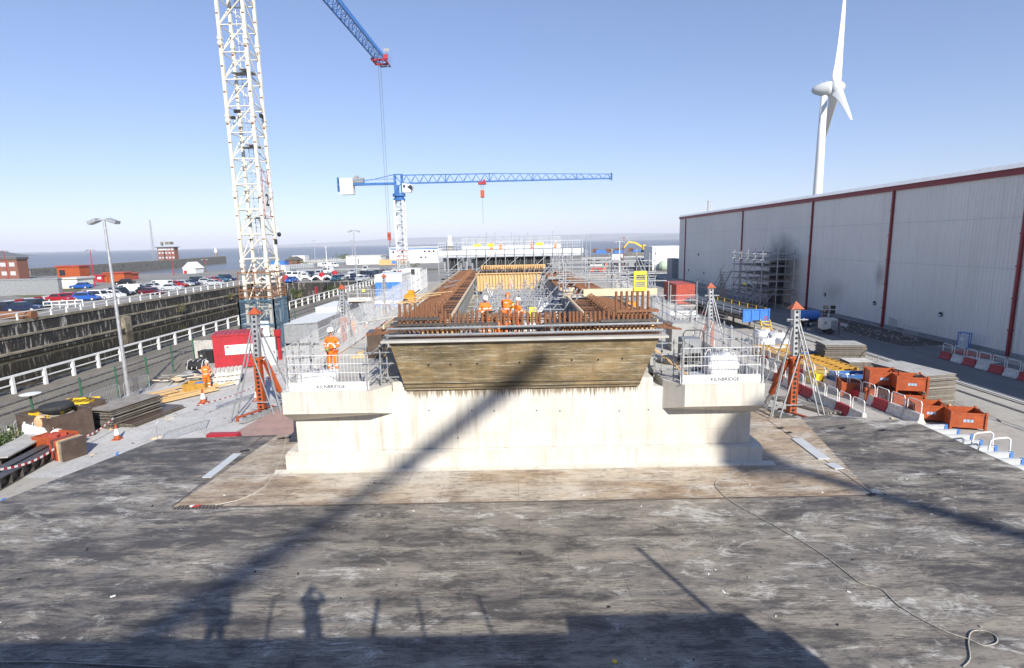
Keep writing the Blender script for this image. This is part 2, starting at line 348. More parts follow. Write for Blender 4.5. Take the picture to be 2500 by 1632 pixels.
def brick_mat():
    m,t,bs=_mat('red_brick'); v=coords(t)
    br=NN(t,'ShaderNodeTexBrick'); br.inputs['Scale'].default_value=1; br.inputs['Brick Width'].default_value=.45; br.inputs['Row Height'].default_value=.15; br.inputs['Mortar Size'].default_value=.012
    br.inputs['Color1'].default_value=(.26,.085,.05,1); br.inputs['Color2'].default_value=(.19,.065,.045,1); br.inputs['Mortar'].default_value=(.25,.2,.17,1)
    sp=NN(t,'ShaderNodeSeparateXYZ'); t.links.new(v,sp.inputs[0]); cb=NN(t,'ShaderNodeCombineXYZ'); t.links.new(mth(t,'ADD',sp.outputs[0],sp.outputs[1]),cb.inputs[0]); t.links.new(sp.outputs[2],cb.inputs[1]); t.links.new(cb.outputs[0],br.inputs[0])
    t.links.new(br.outputs[0],bs.inputs['Base Color']); bs.inputs['Roughness'].default_value=.85; return m
M['brick']=brick_mat()

# ---------------- SETTING
def sheet(name,poly,z,m,th=0):
    b=MB(); n=len(poly)
    if th: b.prism([(x,y,z-th) for x,y in poly],(0,0,th))
    else: b.add([(x,y,z) for x,y in poly],[tuple(range(n))])
    return struct(b.build(name,m))
QN,QF=-31.2,-62.6      # near and far edge of the dock
DE=131.0               # far end of the dock
SEA=-8.5
def ground_sheet():    # one sheet of land with the dock cut out
    b=MB(); z=G
    b.add([(QN,-150,z),(420,-150,z),(420,DE,z),(QN,DE,z)],[(0,1,2,3)])
    b.add([(-420,-150,z),(QF,-150,z),(QF,DE,z),(-420,DE,z)],[(0,1,2,3)])
    b.add([(-420,DE,z),(-75,DE,z),(-75,176,z),(-420,176,z)],[(0,1,2,3)])
    b.add([(-75,DE,z),(420,DE,z),(420,300,z),(-75,300,z)],[(0,1,2,3)])
    b.add([(-420,176,z),(-118,176,z),(-118,196,z),(-420,196,z)],[(0,1,2,3)])
    b.add([(-118,176,z),(-75,176,z),(-75,300,z),(-82,262,z),(-98,225,z),(-118,205,z)],[(0,1,2,3,4,5)])
    # skirt down to the sea along the shore
    sh=[(-420,196),(-118,196),(-118,205),(-98,225),(-82,262),(-75,300),(420,300)]
    for (x0,y0),(x1,y1) in zip(sh,sh[1:]): b.quad((x0,y0,z),(x1,y1,z),(x1,y1+3,SEA-1),(x0,y0+3,SEA-1))
    return struct(b.build('ground',M['hardst']))
ground_sheet()
sheet('yard',[(-23.4,-40),(34.3,-40),(34.3,125),(-23.4,125)],G+.004,M['yard'])
sheet('quay_apron',[(QN,-40),(-23.4,-40),(-23.4,125),(QN,125)],G+.008,M['apron'])
sheet('gravel_track',[(-22.2,20),(-11.5,20),(-11.5,60),(-14.5,80),(-22.2,80)],G+.012,M['gravel'])
sheet('road',[(25.6,-20),(32.4,-20),(32.4,140),(25.6,140)],G+.012,M['asphalt'])
# railway line set in the road edge
b=MB()
for x in (24.2,25.35): b.bx(x-.05,x+.05,-20,140,G+.016,G+.03)
struct(b.build('rail_track',M['steeldk']))
b=MB(); b.bx(25.75,25.85,20,130,G+.016,G+.018); struct(b.build('road_marking',M['white']))
sheet('verge',[(-70,180),(-30,176),(-20,182),(-30,190),(-72,196)],G+.012,M['grass'])
sheet('verge',[(-160,150),(-86,100),(-84,106),(-118,152),(-120,172),(-165,172)],G+.012,M['grass'])
sheet('far_road',[(-75,166),(-25,160),(-25,166),(-62,174),(-90,230),(-96,225)],G+.016,M['asphalt'])
# water
b=MB(); b.add([(-30000,178,SEA),(30000,178,SEA),(30000,34000,SEA),(-30000,34000,SEA)],[(0,1,2,3)]); struct(b.build('sea',M['sea']))
b=MB(); b.add([(QF-1,-150,-4.75),(QN+1,-150,-4.75),(QN+1,DE+2,-4.75),(QF-1,DE+2,-4.75)],[(0,1,2,3)]); struct(b.build('dock_water',M['dock']))
# distant coast
def hills(name,x0,x1,Y,h,seed,m,base=SEA):
    r=random.Random(seed); b=MB(); n=60; ph=[r.uniform(0,6) for _ in range(5)]; prof=[]
    for i in range(n+1):
        t=i/n; e=min(1,sin(pi*t)*1.8); k=.62+.2*sin(t*5+ph[0])+.12*sin(t*11+ph[1])+.06*sin(t*27+ph[2])
        prof.append((x0+(x1-x0)*t,h*e*k))
    vs=[];fs=[]
    for x,z in prof: vs+=[(x,Y,base-1),(x,Y+h,base+z*.75),(x,Y+h*2,base+max(z,0)),(x,Y+h*3,base-1)]
    for i in range(n):
        for j in range(3): fs.append((i*4+j,(i+1)*4+j,(i+1)*4+j+1,i*4+j+1))
    b.add(vs,fs); return struct(b.build(name,m,smooth=True))
hm=pm('far_hill',(.045,.06,.055),(.06,.07,.06),.002,.9,world=True)
hills('hills',-9000,20000,17000,270,3,hm); hills('hills',1500,14000,13000,240,5,hm)
hills('headland',-3300,-1870,2020,62,9,hm)
# ---------------- people
def skinmesh(name,J,edges,rad,m,root,lv=2):
    keys=list(J); me=bpy.data.meshes.new(name+'_raw'); me.from_pydata([J[k] for k in keys],[(keys.index(a),keys.index(b)) for a,b in edges],[])
    o=bpy.data.objects.new(name+'_raw',me); COL.objects.link(o)
    o.modifiers.new('s','SKIN'); sb=o.modifiers.new('d','SUBSURF'); sb.levels=lv; sb.render_levels=lv
    for i,k in enumerate(keys):
        r=rad[k]; r=r if isinstance(r,tuple) else (r,r); me.skin_vertices[0].data[i].radius=r; me.skin_vertices[0].data[i].use_root=(k==root)
    dg=bpy.context.evaluated_depsgraph_get(); out=bpy.data.meshes.new_from_object(o.evaluated_get(dg)); out.name=name
    bpy.data.objects.remove(o); bpy.data.meshes.remove(me)
    out.materials.clear(); out.materials.append(m); out.polygons.foreach_set('use_smooth',[True]*len(out.polygons))
    return out
BASE=dict(pel=(0,0,.95),spi=(0,.01,1.12),che=(0,.01,1.30),nek=(0,.01,1.47),hd=(0,-.015,1.63),
  sl=(.17,.01,1.42),el=(.24,.03,1.14),wl=(.25,-.03,.89),sr=(-.17,.01,1.42),er=(-.24,.03,1.14),wr=(-.25,-.03,.89),
  hl=(.10,0,.90),kl=(.12,-.03,.50),al=(.13,.02,.09),tl=(.15,-.15,.05),hr=(-.10,0,.90),kr=(-.12,-.03,.50),ar=(-.13,.02,.09),tr=(-.15,-.15,.05))
def person(label,loc,rz,pose={},helmet='white',suit='hiviz',scale=1.0,group=None,detail=True):
    J={k:V(p) for k,p in BASE.items()}
    for k,p in pose.items(): J[k]=V(p)
    P=thing('person',label,'person',loc,rz,group); P.scale=(scale,)*3
    E_=[('pel','spi'),('spi','che'),('che','nek'),('nek','hd'),('che','sl'),('sl','el'),('el','wl'),('che','sr'),('sr','er'),('er','wr'),('pel','hl'),('hl','kl'),('kl','al'),('al','tl'),('pel','hr'),('hr','kr'),('kr','ar'),('ar','tr')]
    R_=dict(pel=(.13,.10),spi=(.12,.095),che=(.14,.10),nek=.052,hd=.05,sl=.058,el=.043,wl=.03,sr=.058,er=.043,wr=.03,hl=.085,kl=.058,al=.042,tl=.038,hr=.085,kr=.058,ar=.042,tr=.038)
    sk=M['skin']
    body=skinmesh('body',J,E_,R_,sk,'pel',1)
    # head, ears, nose, hands welded into the same mesh
    b=MB(); up=(J['hd']-J['nek']).normalized(); fwd=V((0,-1,0)); fwd=(fwd-up*fwd.dot(up)).normalized(); rt=fwd.cross(up)
    hb=MB(); hb.ell((0,0,0),(.076,.098,.122),14,10); hb.ell((0,-.10,-.012),(.013,.022,.024),6,5); hb.ell((.076,.005,-.008),(.012,.022,.032),6,5); hb.ell((-.076,.005,-.008),(.012,.022,.032),6,5)
    hb.ell((0,-.078,-.085),(.040,.026,.028),8,5)
    for s in (-1,1): hb.ell((.030*s,-.084,.012),(.013,.012,.008),6,4,mi=2)
    hb.ell((0,-.094,-.055),(.022,.008,.006),6,4,mi=2)
    c=J['hd']+up*.03; Rm=Matrix((rt,-fwd,up)).transposed()
    b.add([c+Rm@V(q) for q in hb.v],hb.f); b.m=[1 if k==2 else 0 for k in hb.m]
    for sd in ('l','r'):
        w_,e=J['w'+sd],J['e'+sd]; d=(w_-e).normalized(); sg=1 if sd=='l' else -1
        side=d.cross(V((0,-1,0))); side=V((sg,0,0)) if side.length<.1 else side.normalized()
        nrm=side.cross(d).normalized(); pc=w_+d*.055
        pal=MB(); pal.ell((0,0,0),(.044,.020,.055),8,6); pmx=Matrix((side,nrm,d)).transposed()
        b.add([pc+pmx@V(q) for q in pal.v],pal.f,2)
        for k,(off,L) in enumerate(((-.033,.062),(-.011,.075),(.011,.070),(.033,.054))):
            a0=w_+d*.095+side*off; a1=a0+d*L*.5+nrm*(-.012); a2=a1+d*L*.28+nrm*(-.030)
            b.tube(a0,a1,.0105,6,.0095,2); b.tube(a1,a2,.0095,6,.008,2)
        a0=w_+d*.03+side*(-.04); a1=a0+d*.035+side*(-.030)+nrm*(-.012); a2=a1+d*.034+side*(-.006)+nrm*(-.012)
        b.tube(a0,a1,.0125,6,.011,2); b.tube(a1,a2,.011,6,.009,2)
    bm=bmesh.new(); bm.from_mesh(body); o2=len(bm.verts)
    vs=[bm.verts.new(q) for q in b.v]
    for q,mi in zip(b.f,b.m):
        try: f=bm.faces.new([vs[i] for i in q]); f.material_index=mi; f.smooth=True
        except ValueError: pass
    body.materials.append(M['dark']); body.materials.append(M['glove']); bm.to_mesh(body); bm.free()
    bo=bpy.data.objects.new('body',body); COL.objects.link(bo); bo.parent=P
    # clothes
    bands={'jacket':[(('pel','spi'),.35,.62),(('spi','che'),.55,.75),(('el','wl'),.40,.58),(('sl','el'),.60,.76)],'trousers':[(('kl','al'),.06,.18),(('kl','al'),.46,.58)]}
    def dress(name,keys,ed,R2,lv=2):
        K={k:J[k] for k in keys}
        for a,b_ in (('sl','el'),('el','wl'),('sr','er'),('er','wr'),('kl','al'),('kr','ar'),('hl','kl'),('hr','kr')):
            if a in K and b_ in K: pass
        me=skinmesh(name,K,ed,R2,M[suit],'pel',lv)
        me.materials.append(M['refl'])
        if suit=='hiviz':
            segs=[(a,b_) for a,b_ in ed]
            for p in me.polygons:
                c=p.center; best=None
                for a,b_ in segs:
                    A,B=J[a],J[b_]; d=B-A; t=max(0,min(1,(c-A).dot(d)/d.length_squared)); q=(c-(A+d*t)).length
                    if best is None or q<best[0]: best=(q,(a,b_),t)
                sg=best[1]; nm=(sg[0][:1]+'l' if sg[0][-1]=='r' and len(sg[0])==2 else sg[0],sg[1][:1]+'l' if sg[1][-1]=='r' and len(sg[1])==2 else sg[1])
                for bb in bands[name]:
                    if (bb[0]==nm or bb[0]==sg) and bb[1]<best[2]<bb[2]: p.material_index=1
        o=bpy.data.objects.new(name,me); COL.objects.link(o); o.parent=P; return o
    J['wl_']=J['el']+(J['wl']-J['el'])*.95; J['wr_']=J['er']+(J['wr']-J['er'])*.95
    J['el2']=(J['el']+J['wl'])/2; 
    dress('jacket',['pel','spi','che','nek','sl','el','wl','sr','er','wr'],[('pel','spi'),('spi','che'),('che','nek'),('che','sl'),('sl','el'),('el','wl'),('che','sr'),('sr','er'),('er','wr')],
       dict(pel=(.175,.135),spi=(.165,.130),che=(.175,.130),nek=.075,sl=.078,el=.064,wl=.050,sr=.078,er=.064,wr=.050),3 if detail else 2)
    dress('trousers',['pel','hl','kl','al','hr','kr','ar'],[('pel','hl'),('hl','kl'),('kl','al'),('pel','hr'),('hr','kr'),('kr','ar')],
       dict(pel=(.155,.125),hl=.112,kl=.088,al=.078,hr=.112,kr=.088,ar=.078),3 if detail else 2)
    for sd in ('l','r'):
        a,t_=J['a'+sd],J['t'+sd]; d=(t_-a); d.z=0; d.normalize(); f=MB()
        f.tube(a+V((0,0,.06)),a+V((0,0,-.06)),.058,8); q=a+d*.06; f.box((q.x,q.y,a.z-.045),(.10,.27,.09),atan2(d.y,d.x)+pi/2)
        f.build('boot',M['boot'],P,bevel=.015)
    if helmet:
        h=MB(); pr=[(.135,-.005),(.128,.0),(.122,.03),(.108,.075),(.078,.108),(.035,.124),(.001,.127)]
        h.lathe(pr,16); h.box((0,-.135,.004),(.15,.09,.012)); h.box((0,0,.115),(.03,.2,.03))
        hp=MB(); hc=c+up*.045; hp.add([hc+Rm@V((q[0]*.93,q[1]*1.06,q[2])) for q in h.v],h.f); hm_=hp.build('helmet',M[helmet],P,smooth=True)
    else:
        h=MB(); h.ell((0,.012,.022),(.083,.102,.112),12,8); hp=MB(); hp.add([c+Rm@V(q) for q in h.v],h.f); hp.build('hair',M['dark'],P,smooth=True)
    if detail and helmet:
        h=MB(); h.box((0,-.088,.016),(.125,.03,.035)); hp=MB(); hp.add([c+Rm@V(q) for q in h.v],h.f); hp.build('glasses',M['black'],P)
    return P
# ---------------- concrete caisson that fills the middle of the picture
Y0=18.86; ZT=3.05
K=thing('concrete_caisson','long pale concrete caisson with a stained brown front and rusty reinforcement along its top','concrete structure',(0.2,Y0,0))
def kp(b,name,m,**k):     # part given in world coordinates
    return b.build(name,m,K,loc=(-.2,-Y0,0),**k)
XL,XR=-7.98,8.38
b=MB(); b.prism([(XL-.35,Y0,0),(XL-.35,Y0,.58),(XL,Y0+.25,.62),(XL,Y0+.25,0)],(0,0.0,0)) if 0 else None
b.bx(XL-.38,XR+.38,Y0,64,0,.56); b.prism([(XL-.38,Y0,.56),(XL-.38,Y0+.26,.63),(XL-.38,64,.63),(XL-.38,64,.56)],(XR-XL+.76,0,0))
b.prism([(XL-.75,Y0-.35,.001),(XL-.75,Y0,.05),(XL-.75,Y0,.001)],(XR-XL+1.5,0,0)); kp(b,'plinth',M['conc'])
b=MB(); b.bx(XL,XR,Y0+.26,63.5,.64,2.80)
b.bx(-4.42,4.85,Y0+.262,20.4,2.80,3.14)
for px,py in ((1047,1003),(1152,1003),(1206,1004),(1310,1003),(1367,1004),(1512,1004),(1583,1001),(1118,1070)): q=aty(px,py,Y0+.25); b.tube((q.x,Y0+.25,q.z),(q.x,Y0+.27,q.z),.026,8,mi=1)
kp(b,'front_wall',[M['conc'],M['black']])
def corbel(s,xo,xi,xw):     # outer edge, inner front edge, where the chamfer meets the wall
    yf=18.32; yw=Y0+.26; b=MB()
    top=[(xo,yf),(xi,yf),(xw,yw),(xo,yw)]
    if s>0: top=top[::-1]
    lo=[(x,y,2.28 if y<18.5 else 1.80) for x,y in top]; lo[[i for i,q in enumerate(top) if q==(xw,yw)][0]]=(xw,yw,2.0)
    hi=[(x,y,ZT) for x,y in top]
    b.add(lo+hi,[(3,2,1,0),(4,5,6,7)]+[(i,(i+1)%4,4+(i+1)%4,4+i) for i in range(4)])
    kp(b,'corbel',M['conc'])
corbel(-1,XL-.08,-5.0,-4.45); corbel(1,XR+.08,5.75,5.2)
b=MB(); b.bx(XL-.08,-4.45,Y0+.262,63.5,2.804,ZT); b.bx(5.2,XR+.08,Y0+.262,63.5,2.804,ZT); kp(b,'walkway_slab',M['conc2'])
# brown formed front, leaning out towards the top
fb=[(-3.92,19.02,2.86),(4.32,19.02,2.86)]; ft=[(-4.33,18.58,4.70),(4.92,18.58,4.70)]
b=MB(); yb=20.2
vs=[fb[0],fb[1],ft[1],ft[0],(-3.95,yb,2.86),(4.35,yb,2.86),(4.92,yb,4.70),(-4.33,yb,4.70)]
b.add(vs,[(0,1,2,3),(1,5,6,2),(5,4,7,6),(4,0,3,7),(3,2,6,7),(1,0,4,5)])
for x,z in [(-3.05,3.82),(-2.28,3.83),(-1.35,3.84),(.12,3.85),(1.93,3.9),(2.85,3.9),(3.68,3.92)]:
    y=18.58+(4.70-z)/1.84*.44; b.tube((x,y-.012,z),(x,y+.02,z),.036,10,mi=1)
for z in (3.10,2.95):
    y=18.58+(4.70-z)/1.84*.44; b.bx(-3.95-(z-2.86)*.2,4.35+(z-2.86)*.2,y-.012,y+.02,z-.012,z+.012,mi=1)
kp(b,'brown_front',[M['precast'],M['black']])
b=MB(); b.bx(-4.58,5.18,18.42,18.95,4.704,4.75); b.bx(-4.58,5.18,18.405,18.425,4.68,4.755); kp(b,'rim',M['conc2'])
# body of the trough behind it
tb=MB()
for x0,x1,k in ((-4.95,-3.05,-.028),(2.95,5.2,0)):
    y0,y1=20.2,61.5 if x0<0 else 56
    tb.add([(x0-k*0,y0,ZT),(x1,y0,ZT),(x1+k*(y1-y0),y1,ZT),(x0+k*(y1-y0),y1,ZT),(x0+.25,y0,4.72),(x1,y0,4.72),(x1+k*(y1-y0),y1,4.72),(x0+.25+k*(y1-y0),y1,4.72)],[(3,2,1,0),(4,5,6,7),(0,1,5,4),(1,2,6,5),(2,3,7,6),(3,0,4,7)])
kp(tb,'trough_wall',M['concgrey'])
b=MB(); b.bx(-3.0,2.95,20.2,56,ZT-.06,3.30); kp(b,'trough_floor',M['conc2'])
# reinforcement mats
def mat(name,y0,y1,xo,xi,z,k,arch,step=.16,yref=24.):
    b=MB(); y=y0; d=.027; sg=1 if xi>xo else -1
    sh=lambda Y:k*(Y-yref)
    def strip(a,c,zz): b.add([(a+sh(y0),y0,zz),(c+sh(y0),y0,zz),(c+sh(y1),y1,zz),(a+sh(y1),y1,zz)],[(0,1,2,3)],1)
    strip(min(xo,xi)-.02,max(xo,xi)+.02,z-.10)
    xm=xo+(xi-xo)*.56; r=random.Random(int(y0*10))
    while y<y1:
        o=sh(y)+r.uniform(-.02,.02)
        pts=[(xo+o-sg*.12,y,z-.03),(xo+o+sg*.1,y,z+.07)]
        if arch:
            pts+=[(xm+o-sg*.32,y,z+.17),(xm+o-sg*.10,y+.01,z+.33),(xm+o+sg*.06,y+.02,z+.24),(xm+o+sg*.13,y+.02,z+.04)]
        else: pts+=[(xm+o,y,z+.05)]
        b.path(pts,d,4)
        if r.random()<.5: b.tube((xm+o,y+.05,z),(xi+o-sg*.02,y+.05,z),.014,4)
        y+=step*r.uniform(.85,1.15)
    for i in range(9):
        x=xo+(xi-xo)*i/8; b.tube((x+sh(y0),y0,z-.045),(x+sh(y1),y1,z-.045),.016,4)
    for i in range(5):
        x=xo+(xm-xo)*(i+.5)/5; b.tube((x+sh(y0),y0,z+.06+.03*i),(x+sh(y1),y1,z+.06+.03*i),.014,4)
    return kp(b,name,[M['rust'],M['rustgap']])
mat('rebar_mat',20.6,61,-4.75,-2.75,4.86,-.028,True,.27)
mat('rebar_mat',20.6,29.6,5.15,3.0,4.86,0,True,.25)
mat('rebar_mat',31.5,55,5.6,2.9,4.86,.0,True,.2)
# side fans of bars over the walkways at the front
for s in (-1,1):
    b=MB(); r=random.Random(4+s)
    for i in range(11):
        y=19.9+i*.17; x0=-4.4 if s<0 else 4.95
        b.tube((x0,y,4.82+r.uniform(-.03,.03)),(x0+s*(1.0+r.uniform(-.15,.2)),y+.05,4.70),.017,5)
    for i in range(4): b.tube((x0+s*.25*i+s*.1,19.8,4.80-.02*i),(x0+s*.25*i+s*.1,22.2,4.80-.02*i),.014,5)
    kp(b,'side_bars',M['rust'])
# starter bars and the clamping steel over the front
def bar_mesh(h,top=True):
    b=MB(); b.tube((0,0,0),(0,0,h*.5),.026,8); b.tube((0,0,h*.5),(0,0,h),.050,8); b.tube((0,0,h-.02),(0,0,h+.012),.030,8); return b
proto={}
def starter(x,y,z,h):
    key=round(h,1)
    if key not in proto:
        o=bar_mesh(key).build('starter_bar',M['rust'],K,smooth=False); proto[key]=o
    else: o=proto[key].copy(); COL.objects.link(o); o.parent=K
    o.location=(x-.2,y-Y0,z); return o
r=random.Random(3); x=-4.02
while x<4.75:
    starter(x,19.05+r.uniform(-.03,.03),4.76,.8 if r.random()<.75 else .9); x+=.155*r.uniform(.8,1.2)
for i in range(18): starter(-2.3+i*.31,19.45,4.76,.7)
for i in range(9): starter(-4.15+i*.19,19.75,4.76,1.1)
for i in range(7): starter(3.62+i*.19,19.7,4.76,1.4)
b=MB(); r=random.Random(8)
for yy,zz,n in ((19.2,4.98,1),(19.35,5.25,1),(19.15,5.38,1)):
    b.tube((-4.3,yy,zz),(4.95,yy,zz+r.uniform(-.03,.03)),.018,5)
for i in range(60):
    x=-4.25+i*.155; b.path([(x,18.75,4.80),(x+.02,18.70,4.98),(x,19.3,5.0)],.011,4)
for i in range(5): b.tube((-4.4,18.75+i*.11,4.79+.02*(i%2)),(5.0,18.75+i*.11,4.79+.02*(i%2)),.016,5)
kp(b,'front_links',M['rust'])
for a,c,z in ((-4.35,-2.5,5.22),(-2.4,-.6,5.20),(-.5,.95,5.02),(1.0,2.9,5.15),(2.95,4.9,5.22),(-4.2,-2.6,5.42),(3.5,4.95,5.55)):
    b=MB(); b.bx(a,c,18.93,19.0,z-.045,z+.045); b.bx(a,c,19.11,19.17,z-.045,z+.045); kp(b,'clamp_channel',M['rust'] if z>5.5 else M['steeldk'])
for z,y in ((5.12,18.72),(4.90,18.62)):
    b=MB(); b.tube((-4.42,y,z),(5.02,y,z+.02),.045,10)
    for i in range(12): b.tube((-4.2+i*.82,y,z),(-4.19+i*.82,y,z),.055,8)
    kp(b,'steel_tube',M['galvd'],smooth=False)
b=MB(); r=random.Random(6)
for i in range(14):
    x=-4.2+.03*i; b.path([(x-.35+.05*i,18.5+.03*i,4.78),(x-.25,18.6,4.98),(x+.1,18.85,5.02)],.012,4)
kp(b,'bent_bars',M['steeldk'])
for a,c in ((-3.3,-2.0),(1.6,4.9)):
    b=MB(); b.bx(a,c,19.25,19.29,4.78,5.05); kp(b,'timber_strip',M['timber'])
# ply bulkhead across the trough
b=MB(); b.bx(-3.75,2.6,55.0,55.1,3.2,4.86); 
for i in range(20): b.bx(-3.7+i*.31,-3.62+i*.31,54.85,55.0,3.2,4.85)
b.bx(-3.85,2.7,54.8,55.1,4.863,4.95); kp(b,'bulkhead',M['timber'])
b=MB(); b.bx(-3.4,3.2,57.5,57.6,5.2,5.62)
for i in range(30): b.bx(-3.4+i*.22,-3.32+i*.22,57.35,57.5,5.2,5.6)
kp(b,'bulkhead',M['timber'])
for i in range(24):
    b=MB() if i==0 else b
    b.tube((-3.4+i*.27,57.2,4.8),(-3.4+i*.27,57.2,5.6 if i<5 else 5.42),.03,5)
kp(b,'far_starter_bars',M['rust'])
# edge timber along the mats
b=MB(); b.bar((-4.95,20.5,4.93),(-6.0,61,4.93),.06,.16); b.bar((5.35,20.6,4.93),(5.35,29.5,4.93),.06,.14); b.bar((2.85,20.6,4.98),(2.85,30,4.98),.09,.12); b.bar((-2.6,21,4.98),(-3.7,60,4.98),.08,.12); kp(b,'edge_timber',M['timberl'])
# ---------------- edge protection panels (mesh above a white toe board)
def text_mesh(s,size,parent,loc,rot,m,name='lettering',extr=.003,sx=1):
    cu=bpy.data.curves.new(name,'FONT'); cu.body=s; cu.size=size; cu.align_x='CENTER'; cu.align_y='CENTER'; cu.extrude=extr; cu.offset=.012*size
    o=bpy.data.objects.new(name,cu); COL.objects.link(o); dg=bpy.context.evaluated_depsgraph_get()
    me=bpy.data.meshes.new_from_object(o.evaluated_get(dg)); bpy.data.objects.remove(o); bpy.data.curves.remove(cu)
    me.materials.clear(); me.materials.append(m); o=bpy.data.objects.new(name,me); COL.objects.link(o)
    o.parent=parent; o.location=loc; o.rotation_euler=rot; o.scale=(sx,1,1); return o
M['ink']=pm('grey_lettering',(.03,.04,.06),(.05,.06,.08),6,.5); M['inkl']=pm('light_blue_mark',(.35,.55,.72),(.30,.48,.66),6,.5)
def panel(w_=2.6,h=1.05,letter=False,pitch=.115,r_=.0065,toe=.27):
    t=thing('edge_barrier','-','edge barrier')
    b=MB(); z0=toe+.02
    n=int(w_/pitch)
    for i in range(n+1):
        x=-w_/2+w_*i/n; b.tube((x,0,z0),(x,0,z0+h),r_,4,cap=False)
    for z in (z0,z0+h*.35,z0+h*.68,z0+h): b.tube((-w_/2,0,z),(w_/2,0,z),r_*1.9,5)
    b.build('mesh_panel',M['meshw'],t)
    b=MB(); b.bx(-w_/2,w_/2,-.02,.005,.0,toe); tb_=b.build('toe_board',M['white'],t)
    if letter:
        text_mesh('KILNBRIDGE',.175,tb_,(.10,-.024,toe*.5),(pi/2,0,0),M['ink'])
        b=MB()
        for a,c in (((-.10,.05),(-.03,-.05)),((-.10,-.05),(-.03,.05)),((-.06,.06),(-.01,.02)),((-.06,-.06),(-.01,-.02))): b.bar((a[0],0,a[1]),(c[0],0,c[1]),.016,.016)
        b.build('emblem',M['inkl'],tb_,loc=(-.50,-.026,toe*.5))
    for s in (-1,1):
        b=MB(); b.tube((s*(w_/2-.06),-.05,-.0),(s*(w_/2-.06),-.05,1.42),.024,8); b.box((s*(w_/2-.06),-.05,.01),(.12,.12,.02)); b.tube((s*(w_/2-.06),-.085,.95),(s*(w_/2-.06),.03,.95),.035,6); b.build('post',M['galv'],t)
    return t
p=panel(2.85,.95,True); p.location=(-6.5,18.5,ZT); p['label']='white mesh barrier with lettered toe board on the left concrete shoulder'; p['group']='edge barriers with white toe boards'
q=dup(p,(7.05,18.5,ZT),0,'white mesh barrier with lettered toe board on the right concrete shoulder by the machine')
side=panel(2.55,1.05,True,.125,.0075); side['group']='edge barriers with white toe boards'
LN='left'; n=0
def run(x0,y0,x1,y1,z0,z1,cnt,desc,first,flip=1):
    global side
    d=V((x1-x0,y1-y0,0)); a=atan2(d.y,d.x)+(0 if flip>0 else pi)
    for i in range(cnt):
        t=(i+.5)/cnt; L=(x0+d.x*t,y0+d.y*t,z0+(z1-z0)*t); lb='white mesh barrier, %s from the camera along %s'%(ORD[i],desc)
        if first and i==0: o=side; o.location=L; o.rotation_euler=(0,0,a); o['label']=lb
        else: o=dup(side,L,a,lb)
        o.scale=(d.length/cnt/2.55,1,(1.08+.55*t) if x0<-7.9 and x0>-8.1 else 1.05+.15*t)
run(-8.0,18.9,-8.25,52.5,ZT,3.5,13,"the caisson's left walkway",True,-1)
run(8.42,18.9,8.6,47,ZT,3.15,11,"the caisson's right walkway",False)
run(-16.7,55,-14.3,55,2.45,2.45,1,'the raised platform left of the caisson',False)
run(-14.2,55.2,-9.0,55.2,2.1,2.1,2,'the front of the blue cabin',False)
run(11.5,41,13.6,41,2.3,2.3,1,'the platform by the red container',False)
# scaffold tubes standing on the two shoulders
def scaff(name,label,tubes,loc=(0,0,0),group=None,m='galv',r=.024,boards=()):
    t=thing(name,label,'scaffold',loc,0,group); o=V(loc)
    for i,(a,c) in enumerate(tubes):
        a,c=V(a)-o,V(c)-o; b=MB(); b.tube(a,c,r,6); d=(c-a).normalized()
        for k in (.1,.55,.9):
            q=a+(c-a)*(k+.03*((i*7)%5-2)/2); b.tube(q-d*.04,q+d*.04,r*1.7,6,mi=1)
        b.build('scaffold_tube',[M[m],M['coupler']],t)
    for x0,x1,y0,y1,z in boards:
        b=MB(); b.bx(x0-o.x,x1-o.x,y0-o.y,y1-o.y,z-.04-o.z,z-o.z); b.build('boards',M['timberl'],t)
    return t
r=random.Random(21)
T=[]
for (x,y,h) in [(-7.75,18.8,1.5),(-7.5,18.75,1.9),(-7.2,19.0,1.7),(-5.15,18.6,1.6),(-4.75,18.9,1.5),(-4.62,19.35,1.75),(-4.9,20.0,1.4)]: T.append(((x,y,ZT),(x,y,ZT+h)))
for z in (3.35,3.85,4.25): T+=[((-5.4,19.0,z),(-4.15,19.05,z)),((-5.0,18.5,z+.05),(-4.95,20.2,z+.05))]
T+=[((-5.0,19.3,3.1),(-4.4,19.3,3.9)),((-7.9,18.9,3.55),(-6.9,18.95,3.7)),((-7.9,19.0,4.1),(-7.0,18.7,4.2))]
scaff('scaffold','loose cluster of scaffold tubes on the left concrete shoulder beside the brown front',T)
T=[]
for (x,y,h) in [(5.35,19.9,1.7),(5.75,18.75,1.6),(5.5,18.9,1.5),(5.95,18.6,1.5),(8.0,18.7,1.6),(8.3,18.9,1.7),(8.1,19.5,1.5),(7.7,20.2,1.9),(5.0,19.6,1.6)]: T.append(((x,y,ZT),(x,y,ZT+h)))
for z in (3.4,3.95,4.35): T+=[((5.0,19.2,z),(6.1,19.2,z)),((7.3,19.8,z),(8.6,19.8,z))]
scaff('scaffold','loose cluster of scaffold tubes on the right concrete shoulder beside the grey machine',T)
b=MB(); b.bar((5.0,19.6,4.05),(6.2,18.75,3.1),.10,.05); tag(b.build('timber_plank',M['timber']),'sloping pine plank propped against the right shoulder scaffold','plank')
